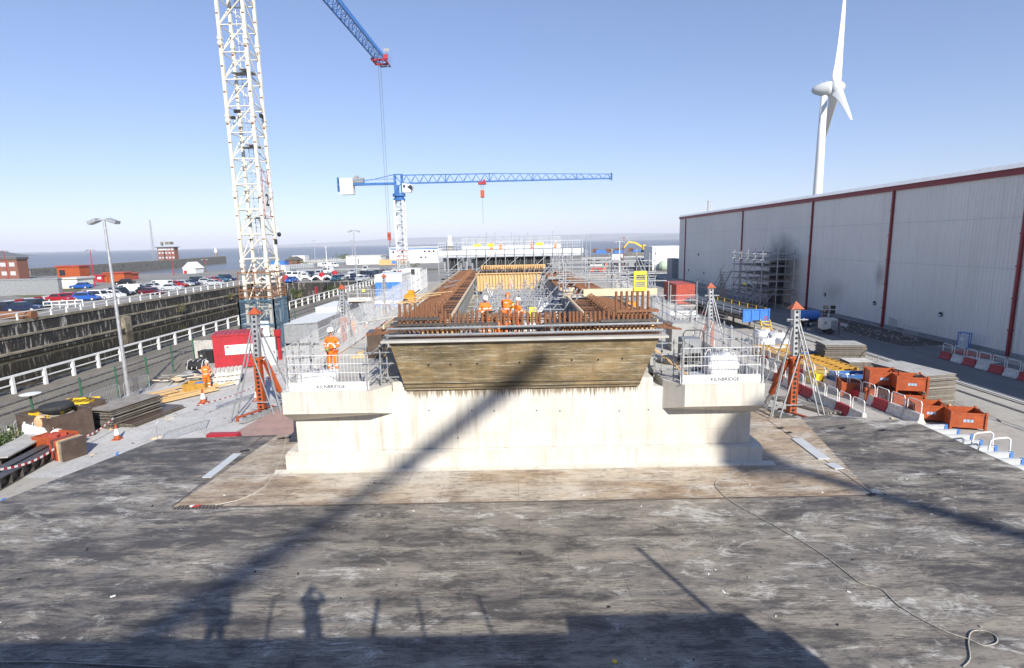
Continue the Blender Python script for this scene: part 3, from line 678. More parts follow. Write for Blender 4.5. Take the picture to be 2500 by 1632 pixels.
# workers on and in the caisson
W1=dict(el=(.27,.02,1.16),wl=(.04,-.24,1.10),er=(-.27,.02,1.16),wr=(-.05,-.26,1.07),al=(.12,.02,.09),ar=(-.12,.02,.09))
person('person in orange hi-vis and white helmet standing hands together on the left walkway',(-6.95,20.5,ZT),radians(-10),W1,scale=1.05)
WA=dict(el=(.25,-.02,1.14),wl=(.10,-.30,1.05),er=(-.26,-.02,1.14),wr=(-.02,-.30,1.03),hd=(.01,-.05,1.62))
person('person in orange hi-vis looking down at a black tool in the trough',(-1.38,25.2,3.7),radians(15),WA,scale=1.05)
t=MB(); t.box((0,0,0),(.34,.12,.14)); t.tube((.15,0,0),(.34,0,.06),.03,6); tag(t.build('power_tool',M['black'],loc=(-1.22,24.92,4.85),rz=.3),'black hand tool held by the standing worker in the trough','tool')
WB=dict(che=(0,-.14,1.27),nek=(0,-.24,1.42),hd=(0,-.34,1.54),sl=(.17,-.15,1.36),sr=(-.17,-.15,1.36),el=(.24,-.28,1.12),er=(-.24,-.28,1.12),wl=(.16,-.42,.92),wr=(-.12,-.44,.94))
person('person in orange hooded coat stooping with back turned between two helmeted workers',(-.42,26.6,3.7),radians(170),WB,helmet='hiviz',scale=1.06)
person('person in orange hi-vis and white helmet at the right of the trough group',(.12,25.0,3.7),radians(120),dict(el=(.24,-.1,1.14),wl=(.16,-.36,1.12),er=(-.24,-.1,1.14),wr=(-.12,-.36,1.12)),scale=.98)
WD=dict(pel=(0,.18,.52),spi=(0,.10,.68),che=(0,-.08,.80),nek=(0,-.24,.86),hd=(0,-.38,.90),hl=(.1,.16,.50),hr=(-.1,.16,.50),kl=(.17,-.20,.52),kr=(-.17,-.20,.52),al=(.14,.06,.09),ar=(-.14,.06,.09),tl=(.16,-.12,.05),tr=(-.16,-.12,.05),sl=(.18,-.1,.80),sr=(-.18,-.1,.80),el=(.25,-.3,.62),er=(-.25,-.3,.62),wl=(.14,-.45,.45),wr=(-.14,-.45,.45))
person('person in orange hi-vis crouching low in front of the other workers, face hidden',(-.62,23.4,3.7),radians(165),WD,helmet='hiviz',scale=1.05)
b=MB(); b.bx(-2.2,1.6,20.6,27.6,3.31,3.695); tag(b.build('work_platform',M['timberl']),'pale boarded platform in the trough just behind the starter bars','platform')
# ---------------- shared things of the yards
def pxbox(x0,x1,yb,yt,z=G):
    Y=at((x0+x1)/2,yb,z).y; return aty(x0,yb,Y).x,aty(x1,yb,Y).x,Y,aty((x0+x1)/2,yt,Y).z
def stack(name,label,cat,c,sz,n,m,rz=0,gap=.012,jit=.05,group=None,seed=1,vary=None,z=G):
    r=random.Random(seed); zz=z+.1; group=group or label
    b=MB()
    for s in (-1,0,1): b.box((s*sz[0]*.38,0,-.05),(.1,sz[1],.1))
    root=None
    for i in range(n):
        k=MB(); k.box((0,0,sz[2]/2),(sz[0],sz[1],sz[2])); k.m=[1,0,1,1,1,1]
        if root is None:
            root=k.build(name,[m,M['edge']],loc=(c[0],c[1],zz),rz=rz); tag(root,label,cat,group); o=root
        else:
            o=root.copy(); COL.objects.link(o); o.location=(c[0]+r.uniform(-jit,jit),c[1]+r.uniform(-jit,jit),zz); o.rotation_euler=(0,0,rz+r.uniform(-.02,.02)*(jit*15))
            if vary and r.random()<.4: paint(o,0,r.choice(vary))
        zz+=sz[2]+gap
    g=b.build('bearer_set',M['timber'],loc=(c[0],c[1],z+.1),rz=rz); tag(g,'timber bearers under the '+group,'bearer')
    return root
def holes(b,a,c,n,r,off):
    a,c=V(a),V(c)
    for i in range(n):
        q=a+(c-a)*((i+.5)/n); b.tube(q,q+V(off),r,8,mi=1)
def column(b,a,c,w_,n,mi=0):
    b.bar(a,c,w_,w_,mi); a,c=V(a),V(c); d=(c-a).normalized()
    f=d.cross(V((1,0,0))).normalized(); f=f if f.y<0 else -f; q=f*(w_/2-.004)
    for i in range(n):
        p=a+(c-a)*((i+.5)/n)+q; b.tube(p,p+f*.012,w_*.24,8,mi=2)
    for s in (-1,1):     # flange lips
        k=V((s*w_*.42,0,0))+f*(w_/2+.012); b.bar(a+k,c+k,.03,.03,mi)
def tower(label,loc,mx=1,grp='propped steel towers'):
    t=thing('prop_tower',label,'prop tower',loc,0,grp); ms=[M['galv'],M['orange'],M['black']]
    b=MB(); column(b,(0,0,.35),(0,.0,2.95),.34,12,1); b.build('lower_column',ms,t)
    b=MB(); column(b,(-.02*mx,0,3.06),(-.10*mx,.0,5.25),.29,9,0); b.bx(-.22-.1*mx,.22-.1*mx,-.02,.02,5.0,5.04) if 0 else None; b.build('upper_column',ms,t)
    b=MB(); b.box((0,0,3.0),(.62,.34,.09),mi=1); b.box((0,0,2.9),(.4,.3,.14),mi=1); b.build('joint_plate',ms,t)
    b=MB(); x=-.10*mx; z=5.27; b.add([(x-.30,-.24,z),(x+.30,-.24,z),(x+.30,.24,z),(x-.30,.24,z),(x,0,z+.36)],[(3,2,1,0),(0,1,4),(1,2,4),(2,3,4),(3,0,4)],1); b.build('cap',ms,t)
    b=MB(); column(b,(-.66*mx,.70,1.05),(-.30*mx,.15,2.85),.22,6,1); b.build('raking_column',ms,t)
    b=MB(); column(b,(-.92*mx,1.08,.1),(-.67*mx,.72,1.0),.15,3,0); b.tube((-1.15*mx,-.4,.2),(-.4*mx,.1,3.0),.045,6); b.build('raking_strut',ms,t)
    for p,q in (((.85*mx,-1.1,0),(-.05*mx,-.05,4.75)),((1.05*mx,-1.25,0),(.05*mx,-.05,4.8)),((-1.4*mx,-.9,.0),(-.14*mx,0,4.75)),((-1.55*mx,.8,0),(-.16*mx,.1,4.7)),((-1.1*mx,-1.0,0),(.28*mx,-.1,3.6))):
        b=MB(); b.tube(p,q,.036,8); b.tube((p[0],p[1],0),(p[0],p[1],.03),.10,8); b.build('prop',M['galvd'],t)
    b=MB()
    for x,y,z in ((-.35,0,4.75),(.25,0,4.75)): b.box((x*1.2,0,z),(.08,.08,.12))
    b.tube((-.5,-.1,4.78),(.45,-.1,4.76),.03,6); b.tube((-.4,.1,4.7),(.5,.1,4.74),.03,6)
    b.tube((-1.3*mx,-.3,.75),(.5*mx,-.3,.75),.03,6); b.tube((-1.2*mx,.25,.70),(.55*mx,.25,.72),.03,6); b.build('couplers',M['galv'],t)
    b=MB(); column(b,(-1.0*mx,1.3,.2),(.35*mx,-1.6,.2),.24,1,0)
    for i in range(7): q=V((-1.0*mx,1.3,.33))+V((1.35*mx,-2.9,0))*((i+.5)/7); b.box(q,(.14,.1,.03),mi=2)
    b.build('base_beam',ms,t)
    b=MB(); b.bar((-.2*mx,.8,.16),(.75*mx,-1.2,.16),.16,.22,1); b.box((-.95*mx,.9,.12),(.4,.4,.2),mi=1); b.build('base_girder',ms,t)
    return t
tower('prop tower of orange and grey perforated columns left of the caisson, nearest the deck',(-13.2,27.6,G),-1)
tower('prop tower of orange and grey columns right of the caisson by the barriers',(13.05,25.4,G),1)
tower('grey topped prop tower behind the left mesh barriers near the white box hoarding',(-13.4,42.6,G),-1)
tower('farthest left prop tower in front of the blue and white cabin',(-13.4,56.5,G),-1)
tower('farther right prop tower beside the red shipping container',(13.2,37.0,G),1)
# ---------------- LEFT YARD
def lamp_mast(label,x,y,h,m='galv',r=.11,n=2,w_=.55,name='lamp_post'):
    t=thing(name,label,'lamp post',(x,y,G)); b=MB()
    b.tube((0,0,0),(0,0,h),r,10,r*.55); b.tube((0,0,0),(0,0,.5),r*1.35,10); b.build('pole',M[m],t,smooth=False)
    b=MB(); b.tube((-w_,0,h),(w_,0,h),r*.35,6); b.build('cross_arm',M[m],t)
    for s in ((-1,1) if n==2 else (1,)):
        k=MB(); k.box((s*w_*.95,-.05,h-.08),(w_*.9,.42,.16),ry=s*.35); k.box((s*w_*.95,-.05,h-.17),(w_*.75,.36,.03),ry=s*.35,mi=1); k.build('floodlight',[M['galv'],M['white']],t)
    return t
lamp_mast('tall grey lamp post with two floodlights beside the chain link fence on the left',-21.95,30.2,10.2)
# fence
FT=thing('mesh_fence','green post chain link fence along the dockside between the gravel and the railings','fence',(-23.3,24,G))
b=MB()
for px,py in [(90,1060),(206,1008),(291,975),(364,945),(424,910),(477,890)]:
    q=at(px,py); k=MB(); k.tube((q.x+23.3,q.y-24,0),(q.x+23.3,q.y-24,1.95),.05,8); k.build('post',M['green'],FT)
for y in (46,52,58,64): k=MB(); k.tube((0,y-24,0),(0,y-24,1.95),.05,8); k.build('post',M['green'],FT)
b=MB(); n=110
for i in range(n):
    y=22+i*.45-24
    b.tube((0,y,.02),(0,y+.9,1.8),.006,3,cap=False); b.tube((0,y+.9,.02),(0,y,1.8),.006,3,cap=False)
b.tube((0,-2,1.8),(0,48,1.8),.012,4); b.tube((0,-2,.9),(0,48,.9),.008,4); b.build('wire',M['galvd'],FT)
b=MB(); b.lathe([(.40,0),(.42,.03),(.25,.06),(.001,.07)],16); tag(b.build('white_disc',M['white'],loc=at(90,1060)+V((0,0,1.95))),'white round disc resting on top of the nearest green fence post','disc')
# steel pedestrian barriers
def crowd(w_=2.2,h=1.05,sp=.12):
    t=thing('crowd_barrier','-','crowd barrier'); b=MB()
    pts=[(-w_/2,0,.1),(-w_/2,0,h-.12),(-w_/2+.12,0,h),(w_/2-.12,0,h),(w_/2,0,h-.12),(w_/2,0,.1)]
    b.path(pts,.02,6); b.tube((-w_/2,0,.22),(w_/2,0,.22),.016,5); b.build('frame',M['galv'],t)
    b=MB(); n=int(w_/sp)
    for i in range(1,n): b.tube((-w_/2+w_*i/n,0,.22),(-w_/2+w_*i/n,0,h),.008,4)
    b.build('bars',M['galv'],t)
    for s in (-1,1): b=MB(); b.tube((s*w_*.38,-.3,.02),(s*w_*.38,.3,.02),.02,6); b.tube((s*w_*.38,0,.02),(s*w_*.38,0,.2),.016,5); b.build('foot',M['galv'],t)
    return t
cb=crowd(); cb['group']='grey steel crowd barriers'
spots=[(-22.9,22.6,pi/2,'nearest the white flowering bush on the left'),(-22.75,25.0,pi/2,'beside the white bulk bags'),(-22.8,27.3,pi/2,'behind the dark skip with the black wheel'),(-22.8,29.6,pi/2,'left of the tall lamp post'),(-22.6,31.9,pi/2,'between the lamp post and the pine timbers')]
q=at(455,1062); spots.append((q.x,24.4,radians(62),'on the gravel near the left prop tower'))
q=at(2220,828); spots.append((q.x,q.y,radians(80),'leaning by the rubble at the foot of the warehouse wall'))
q=at(2200,815); spots.append((q.x+.6,q.y+2.2,radians(75),'standing against the warehouse behind another barrier'))
for i,(x,y,a,d) in enumerate(spots):
    lb='grey steel crowd barrier '+d; o=cb if i==0 else dup(cb)
    o.location=(x,y,G); o.rotation_euler=(0,0,a); o['label']=lb
# cones
def cone():
    t=thing('traffic_cone','-','cone'); b=MB(); b.box((0,0,.03),(.42,.42,.06)); b.build('base',M['orange'],t)
    b=MB(); b.lathe([(.17,.06),(.133,.25),(.073,.56),(.04,.78),(.001,.79)],12); b.build('cone_body',M['orange'],t)
    b=MB(); b.lathe([(.137,.25),(.075,.56)],12); b.build('sleeve',M['white'],t); return t
c0=cone(); c0['group']='orange and white traffic cones'
for i,(px,py,d) in enumerate([(497,985,'on the gravel in front of the yellow crate'),(628,981,'behind the left prop tower'),(287,1074,'at the deck corner beside the plywood stack')]):
    o=c0 if i==0 else dup(c0); q=at(px,py); o.location=(q.x,q.y,G); o['label']='orange and white traffic cone '+d; o.scale=(1,1,1.05) if i<2 else (.8,.8,.95)
stack('plywood_sheet','weathered plywood sheet in the stack left of the gravel track','plywood sheet',(-19.9,27.1),(1.55,2.9,.035),11,M['plyold'],radians(-14),.05,.07,'plywood sheets stacked left of the gravel',3,[M['plydark'],M['plygrey']])
stack('plywood_sheet','dark film faced sheet lying under the plywood stack on the gravel edge','plywood sheet',(-19.2,27.6),(1.7,3.3,.05),3,M['plydark'],radians(-10),.03,.12,'dark sheets under the plywood stack',4,z=G-.09)
tl=MB(); r=random.Random(5)
tl0=None
for i in range(16):
    x=-21.4+r.uniform(0,1)*2.6; y=31.3+r.uniform(-1.2,1.4); L=r.uniform(3.2,4.6); k=MB(); k.box((0,0,0),(.10,4.,.09))
    if tl0 is None: o=tl0=k.build('timber_beam',M['timber'])
    else: o=tl0.copy(); COL.objects.link(o); paint(o,0,M['timberl'] if i%3==0 else M['timber'])
    o.location=(x,y,G+.06+.1*(i%3)); o.rotation_euler=(0,0,radians(-30)+r.uniform(-.1,.1)); o.scale=(1,L/4,1); tag(o,'loose pine timber beam in the heap behind the plywood stack','timber','pine timbers heaped by the fence')
def crate(name,label,c,sz,m,rz=0,cat='crate',wall=.05,fill=None,z=G,legs=False,group=None):
    t=thing(name,label,cat,(c[0],c[1],z),rz,group); a,d,h=sz; b=MB(); z0=.12 if legs else .02
    b.bx(-a/2,a/2,-d/2,-d/2+wall,z0,h); b.bx(-a/2,a/2,d/2-wall,d/2,z0,h); b.bx(-a/2,-a/2+wall,-d/2+wall,d/2-wall,z0,h); b.bx(a/2-wall,a/2,-d/2+wall,d/2-wall,z0,h); b.bx(-a/2+wall,a/2-wall,-d/2+wall,d/2-wall,z0,z0+.05)
    b.bx(-a/2-.02,a/2+.02,-d/2-.02,-d/2,h-.07,h); b.bx(-a/2-.02,a/2+.02,d/2,d/2+.02,h-.07,h)
    b.build('box',m,t)
    if legs:
        for sx in (-1,1):
            for sy in (-1,1): k=MB(); k.box((sx*(a/2+.01),sy*(d/2+.01),h*.53),(.08,.08,h*1.08)); k.build('corner_post',m,t)
    if fill:
        k=MB(); rr=random.Random(int(c[0]*100))
        for i in range(14): k.box((rr.uniform(-.35,.35)*a,rr.uniform(-.35,.35)*d,h*rr.uniform(.55,.95)),(rr.uniform(.15,.5),rr.uniform(.08,.3),rr.uniform(.05,.2)),rr.uniform(0,3),rx=rr.uniform(-.3,.3))
        k.build('contents',fill,t)
    return t
q=at(472,962); crate('yellow_crate','ochre yellow open crate on the gravel beside the bending worker',(q.x,q.y+.4),(1.25,.9,.62),M['ochre'],radians(12),fill=M['bluel'])
person('person in orange hi-vis seen from behind standing between the yellow crate and white pallets',(at(507,955).x,at(507,955).y,G),radians(190),dict(che=(0,-.10,1.28),nek=(0,-.17,1.43),hd=(0,-.27,1.56),sl=(.17,-.1,1.38),sr=(-.17,-.1,1.38),el=(.24,-.22,1.12),er=(-.24,-.22,1.12),wl=(.12,-.42,1.02),wr=(-.12,-.42,1.02)),helmet='white',scale=1.05)
def pallet(name,label,c,rz,m,z=G,group=None):
    t=thing(name,label,'pallet',(c[0],c[1],z),rz,group); b=MB()
    for i in range(7): b.box((-.5+i/6.,0,.13),(.11,1.2,.022))
    b.build('deck_boards',m,t); b=MB()
    for y in (-.52,0,.52): b.box((0,y,.065),(1.1,.1,.11))
    b.build('bearers',m,t); return t
q=at(548,938)
for i,d in enumerate(('bottom of','middle of','top of')):
    pallet('pallet','white weathered pallet, %s the pile right of the worker by the yellow crate'%d,(q.x+.05*i,q.y+.3+.04*i),radians(20+3*i),M['whitedirty'],G+i*.3,'white pallets piled by the worker').scale=(1.5,1.4,2)
# rubbish heap: black bags, boards, sacks
def sack(name,label,c,sz,m,seed,z=G,cat='bulk bag',group=None,flat=.0):
    r=random.Random(seed); b=MB(); n,mm=16,9; vs=[];fs=[]; ph=[r.uniform(0,6) for _ in range(6)]
    for i in range(mm+1):
        v=i/mm; hgt=v; k=1+.10*sin(pi*v)-.12*max(0,v-.75)/.25
        for j in range(n):
            a=2*pi*j/n; e=5
            cx=abs(cos(a))**(2/e)*(1 if cos(a)>0 else -1); cy=abs(sin(a))**(2/e)*(1 if sin(a)>0 else -1)
            wob=1+.05*sin(3*a+ph[0]+v*4)+.04*sin(7*a+ph[1]-v*6)+r.uniform(-.02,.02)
            vs.append((cx*sz[0]/2*k*wob,cy*sz[1]/2*k*wob,sz[2]*(v+.05*sin(2*a+ph[2])*v+r.uniform(-.02,.03)*v)))
    for i in range(mm):
        for j in range(n): fs.append((i*n+j,i*n+(j+1)%n,(i+1)*n+(j+1)%n,(i+1)*n+j))
    top=len(vs); vs.append((0,0,sz[2]*(.86))); fs+=[(mm*n+j,mm*n+(j+1)%n,top) for j in range(n)]
    fs.append(tuple(range(n-1,-1,-1)))
    b.add(vs,fs); t=thing(name,label,cat,(c[0],c[1],z),r.uniform(-.3,.3),group); b.build('sack',m,t,smooth=True)
    k=MB()
    for sx in (-1,1):
        for sy in (-1,1):
            x,y=sx*sz[0]*.42,sy*sz[1]*.42; k.path([(x,y,sz[2]*.9),(x*.85,y*.85,sz[2]*1.13),(x*.6,y*.9,sz[2]*1.14),(x*.5,y,sz[2]*.92)],.02,4)
    k.build('lifting_loops',m,t); return t
q=at(478,930); bb=MB()
bb.ell((0,0,.55),(.75,.38,.38),12,8,jit=.10,rng=random.Random(2))
for i in range(4): bb.path([(-.5+.33*i,-.4,.35),(-.47+.33*i,-.2,.88),(-.42+.33*i,.15,.93)],.018,4,mi=1)
tag(bb.build('rubbish_sack',[M['black'],M['white']],loc=(q.x-.5,q.y+1.2,G+.25)),'bulging black sack with white straps on the rubbish heap behind the worker','sack')
b=MB(); r=random.Random(31)
q=at(468,935)
for i in range(22): b.box((r.uniform(-1.7,1.3),r.uniform(-.3,1.5),r.uniform(.05,.5)),(r.uniform(.4,1.8),r.uniform(.08,.5),.05),r.uniform(0,3),rx=r.uniform(-.25,.25),ry=r.uniform(-.2,.2),mi=i%3)
tag(b.build('scrap_heap',[M['timberl'],M['plygrey'],M['plyold']],loc=(q.x,q.y,G)),'heap of scrap boards and panels behind the yellow crate','scrap heap')
q=at(520,885); b=MB(); b.box((0,0,.45),(1.1,.8,.9)); b.box((0,0,.92),(1.15,.85,.05)); b.box((-.3,-.41,.6),(.2,.02,.15),mi=1)
tag(b.build('tool_box',[M['black'],M['whitedirty']],loc=(q.x-.3,q.y,G),bevel=.03),'black site tool box in front of the red container','tool box')
q=at(455,895); b=MB(); b.box((0,0,.7),(2.2,.12,1.4)); b.box((.9,.6,.5),(.12,1.2,1.0)); tag(b.build('concrete_block',M['conc2'],loc=(at(505,878).x-.2,at(505,878).y+.8,G),rz=.2),'pale concrete block wall left of the red container','block')
# red switch container below the crane
RC=thing('red_container','small bright red steel container with white notice below the near tower crane','container',(-21.2,38.6,G),radians(20))
def ribbed(b,x0,x1,y,z0,z1,s,mi=0,p=.22,d=.035):
    n=max(2,int((x1-x0)/p)); 
    for i in range(n):
        a=x0+(x1-x0)*i/n; c=x0+(x1-x0)*(i+.6)/n; b.bx(a,c,min(y,y+s*d),max(y,y+s*d),z0,z1,mi)
b=MB(); b.bx(0,3.1,0,2.3,.08,2.4); ribbed(b,.15,2.95,0,.2,2.25,-1); b.build('shell',M['red'],RC)
b=MB(); b.bx(-.06,3.16,-.06,2.36,2.402,2.5); 
for i in range(10): b.bx(.1+i*.3,.2+i*.3,0,2.3,2.5,2.53)
b.build('roof',M['red'],RC)
b=MB(); b.bx(.75,2.6,-.075,-.05,1.05,1.75)
s_=b.build('notice',M['white'],RC)
b=MB()
for i in range(4): b.bx(.9,2.1-.2*(i%2),-.078,-.0755,1.22+i*.12,1.25+i*.12)
b.bx(.85,1.0,-.078,-.0755,1.55,1.68); b.build('notice_print',M['redfade'],s_)
b=MB(); b.bx(1.3,2.4,-.07,-.04,.3,.8); 
for i in range(8): b.bx(1.35,2.35,-.08,-.07,.34+i*.055,.36+i*.055)
b.build('louvre',M['red'],RC)
b=MB(); b.box((3.6,-.25,1.1),(.95,.05,2.1)); b.box((3.95,-.29,1.05),(.06,.03,.2),mi=1); b.build('open_door',[M['greyl'],M['black']],RC)
b=MB(); b.box((.0,.2,.95),(.22,.2,2.4)); b.box((0,.1,2.1),(.42,.3,.5)); tag(b.build('control_post',M['red'],loc=(at(682,880).x,at(682,880).y,G)),'red upright control post beside the white open door of the red container','post')
RC.location=at(526,905); RC.location.z=G
# skip, waste boxes and bags by the fence
def skipbox(name,label,x,y,sz,m,rz): return crate(name,label,(x,y),sz,m,rz,'waste box',.06,M['plyold'])
skipbox('waste_box','dark brown film faced waste box with a black wheel lying on top',-21.35,24.5,(2.4,1.8,1.35),M['plydark'],radians(-22))
skipbox('waste_box','dark brown waste box standing behind the one with the wheel',-21.7,26.4,(1.9,1.3,1.25),M['plydark'],radians(-20))
b=MB(); b.lathe([(.25,-.1),(.62,-.12),(.68,0),(.62,.12),(.25,.1)],20); tag(b.build('loose_wheel',M['rubber'],loc=(-21.3,24.6,G+1.5)),'black round wheel lying on the dark waste box','wheel')
b=MB(); b.ell((0,0,0),(.28,.16,.30),10,7); tag(b.build('orange_jacket',pm('faded_orange_cloth',(.75,.40,.22),(.6,.3,.16),6,.8),loc=(-21.15,23.5,G+1.15)),'faded orange jacket draped over the edge of the dark waste box','jacket')
b=MB()
for i in range(5):
    b.box((-.65+.32*i,0,.6),(.05,1.0,1.2)); 
b.box((0,-.5,1.2),(1.5,.06,.08)); b.box((0,.5,1.2),(1.5,.06,.08)); b.box((0,0,.1),(1.5,1.05,.08)); b.box((0,-.5,.6),(1.5,.05,.06))
yc=tag(b.build('yellow_cage',M['yellow'],loc=(-22.0,24.9,G),rz=radians(-15)),'yellow steel cage behind the white bulk bags','cage'); 
o=dup(yc,(-21.9,26.6,G),.2,'yellow steel cage beside the dark waste boxes, farther from the bags'); yc['group']=o['group']='yellow steel cages'
for i,(px,py,d) in enumerate([(92,1085,'nearest the bush'),(128,1088,'in the middle of the three'),(155,1068,'nearest the yellow cage')]):
    q=at(px,py); sack('bulk_bag','crumpled white bulk bag by the left fence, '+d,(q.x,q.y+.2),(.95,.95,.95),M['bag'],40+i,group='white bulk bags by the left fence')
q=at(152,1100); crate('orange_bin','orange and red open bin in front of the white bulk bags',(q.x-.2,q.y),(1.3,1.0,.75),M['orange'],radians(-15),fill=M['redfade'])
q=at(172,1118); WBX=thing('panel_rack','rack of upright brown and red panels next to the taped edge','panel rack',(q.x,q.y,G),radians(-20)); WBX.scale=(.85,.8,.8)
for i in range(6):
    b=MB(); b.box((-.45+.17*i,0,.55),(.09,1.15,1.1),ry=.04*(i-3)); b.build('upright_panel',[M['redfade'],M['plydark'],M['redfade'],M['timber'],M['plyold'],M['plydark']][i],WBX)
# long dark steel beams in the left corner
for i,(px,py,dz) in enumerate([(62,1140,0),(45,1128,0),(30,1118,0),(72,1152,0)]):
    q=at(px,py); t=thing('steel_beam','long dark steel beam left of the deck, %s'%('second from the tape','third from the tape','farthest from the tape','nearest the tape')[i],'steel beam',(q.x-.45*(1-i%3*.0)*(i in (1,2))*i,q.y,G),radians(8),'dark steel beams left of the deck'); L=5.2
    b=MB(); b.bx(-.2,.2,-L/2,L/2,0,.04); b.bx(-.2,.2,-L/2,L/2,.42,.46); b.bx(-.03,.03,-L/2,L/2,.04,.42); b.build('i_section',M['steeldk'],t)
    b=MB()
    for k in range(9): b.bx(-.19,.19,-L/2+.3+k*.57,-L/2+.33+k*.57,.04,.42)
    b.build('stiffeners',M['steeldk'],t)
q=at(80,1118); b=MB(); b.box((0,0,.55),(1.1,2.6,.06),rx=.03); tag(b.build('weathered_board',M['plygrey'],loc=(q.x-.6,q.y,G),rz=radians(8)),'large weathered grey board lying across the dark beams','board')
# bush
def bush(label,loc,sz,seed,n=700,m='leaf',flowers=0,cat='bush',name='bush'):
    r=random.Random(seed); t=thing(name,label,cat,loc); b=MB(); s=MB()
    for i in range(14):
        a=r.uniform(0,6.3); s.tube((0,0,0),(cos(a)*sz[0]*.4*r.random(),sin(a)*sz[1]*.4*r.random(),sz[2]*r.uniform(.5,.9)),.015,4,.004)
    cl=[(r.uniform(-.38,.38)*sz[0],r.uniform(-.38,.38)*sz[1],r.uniform(.25,.85)*sz[2]) for _ in range(12)]
    for i in range(n):
        c=r.choice(cl); q=V((r.gauss(c[0],sz[0]*.12),r.gauss(c[1],sz[1]*.12),max(.03,r.gauss(c[2],sz[2]*.13)))); k=max(.05,.07*sz[2])*r.uniform(.6,1.4)
        d=V((r.uniform(-1,1),r.uniform(-1,1),r.uniform(-.4,1))).normalized(); u=d.orthogonal().normalized()*k; v=d.cross(u).normalized()*k*.6
        b.add([q-u,q+v,q+u,q-v],[(0,1,2,3)],1 if flowers and r.random()<flowers else 0)
    b.build('foliage',[M[m],M['whitedirty']],t); s.build('stems',M['timber'],t); return t
q=at(18,1100); bush('green bush with white flowers at the left edge by the fence',(q.x,q.y+.4,G),(1.6,2.4,.85),5,1500,'leaf',.14)
q=at(560,800)
# tape line
b=MB(); r=random.Random(9); L=[at(0,1195),at(165,1118),at(282,1058),at(430,1085)]; L=[V((q.x,q.y,G+.7)) for q in L[:3]]
for a,c in zip(L,L[1:]):
    n=22
    for i in range(n):
        p0=a+(c-a)*(i/n); p1=a+(c-a)*((i+1)/n); s0=-.25*sin(pi*i/n); s1=-.25*sin(pi*(i+1)/n)
        b.add([(p0.x,p0.y,p0.z+s0),(p1.x,p1.y,p1.z+s1),(p1.x,p1.y,p1.z+s1+.09),(p0.x,p0.y,p0.z+s0+.09)],[(0,1,2,3)],i%2)
tag(b.build('barrier_tape',[M['red'],M['white']]),'red and white barrier tape strung along the left edge of the deck','tape')
b=MB(); a=V((at(485,1035).x,at(485,1035).y,G+.9)); c=V((at(700,930).x,at(700,930).y,G+.8)); n=40
for i in range(n):
    p0=a+(c-a)*(i/n); p1=a+(c-a)*((i+1)/n); s0=-.3*sin(pi*i/n); s1=-.3*sin(pi*(i+1)/n)
    b.add([(p0.x,p0.y,p0.z+s0),(p1.x,p1.y,p1.z+s1),(p1.x,p1.y,p1.z+s1+.05),(p0.x,p0.y,p0.z+s0+.05)],[(0,1,2,3)],i%2)
tag(b.build('barrier_tape',[M['red'],M['white']]),'red and white barrier tape across the gravel behind the left prop tower','tape')
# canopy, white box, raised platform, cabin
C=thing('site_canopy','grey scaffold canopy with a corrugated white roof left of the caisson','canopy',(0,0,0))
x0,x1,y0,y1=-20.3,-17.0,47,66
b=MB(); n=44
for i in range(n):
    a=y0+(y1-y0)*i/n; c=y0+(y1-y0)*(i+.5)/n; e=y0+(y1-y0)*(i+1)/n
    b.quad((x0,a,1.3),(x0,c,1.36),(x1,c,1.55),(x1,a,1.49)); b.quad((x0,c,1.36),(x0,e,1.3),(x1,e,1.49),(x1,c,1.55))
b.build('roof',M['greyl'],C)
b=MB(); b.bx(x1-.02,x1,y0,y1-7,.75,1.5); b.bx(x0,x1,y0,y0+.03,G+.3,1.3); b.build('sheeting',M['grey'],C)
b=MB()
for i in range(7):
    y=y0+(y1-y0)*i/6
    for x in (x0,x1): b.tube((x,y,G),(x,y,1.45),.03,6)
    b.tube((x0,y,1.28),(x1,y,1.45),.03,6)
for x in (x0,x1): b.tube((x,y0,.8),(x,y1,.8),.025,6); b.tube((x,y0,.3),(x,y1,.3),.025,6)
b.build('tubes',M['galvd'],C)
b=MB(); X0,X1,Y,Z=pxbox(775,846,812,752); b.bx(0,X1-X0,0,6,0,Z-G); b.bx(-.05,X1-X0+.05,-.05,6.05,Z-G,Z-G+.06)
for i in range(1,6): b.bx(X1-X0-.01,X1-X0+.012,i,i+.02,0,Z-G)
tag(b.build('white_hoarding',M['white'],loc=(X0,Y,G)),'plain white boarded enclosure between the canopy and the raised platform','enclosure')
P_=thing('raised_platform','raised scaffold platform with dark joists and yellow gate left of the caisson','platform',(0,0,0))
b=MB()
for i in range(8): b.bx(-16.6+.3*i,-16.5+.3*i,54.9,58,2.2,2.4)
b.build('joists',M['steeldk'],P_); b=MB(); b.bx(-16.7,-14.2,54.95,58.2,2.402,2.45); b.build('deck_boards',M['timberl'],P_)
for x in (-16.6,-15.4,-14.3):
    for y in (55.1,58): b=MB(); b.tube((x,y,G),(x,y,3.6),.03,6); b.build('leg',M['galv'],P_)
b=MB(); b.tube((-16.6,55.1,.3),(-14.3,55.1,2.0),.03,6); b.tube((-16.6,55.1,1.2),(-14.3,55.1,1.2),.03,6); b.build('brace',M['galv'],P_)
b=MB(); b.bx(-15.35,-15.0,55.6,55.65,2.5,2.75); b.bx(-15.4,-15.05,55.6,55.65,3.3,3.6); b.build('yellow_gate',M['yellowp'],P_)
CB=thing('site_cabin','blue and white site cabin behind the mesh barriers left of the caisson','cabin',(0,0,0))
X0,X1,Y=-20.0,-15.7,78.0; ZZ=lambda py:aty(950,py,Y).z
X0,X1=aty(917,700,Y).x,aty(981,700,Y).x
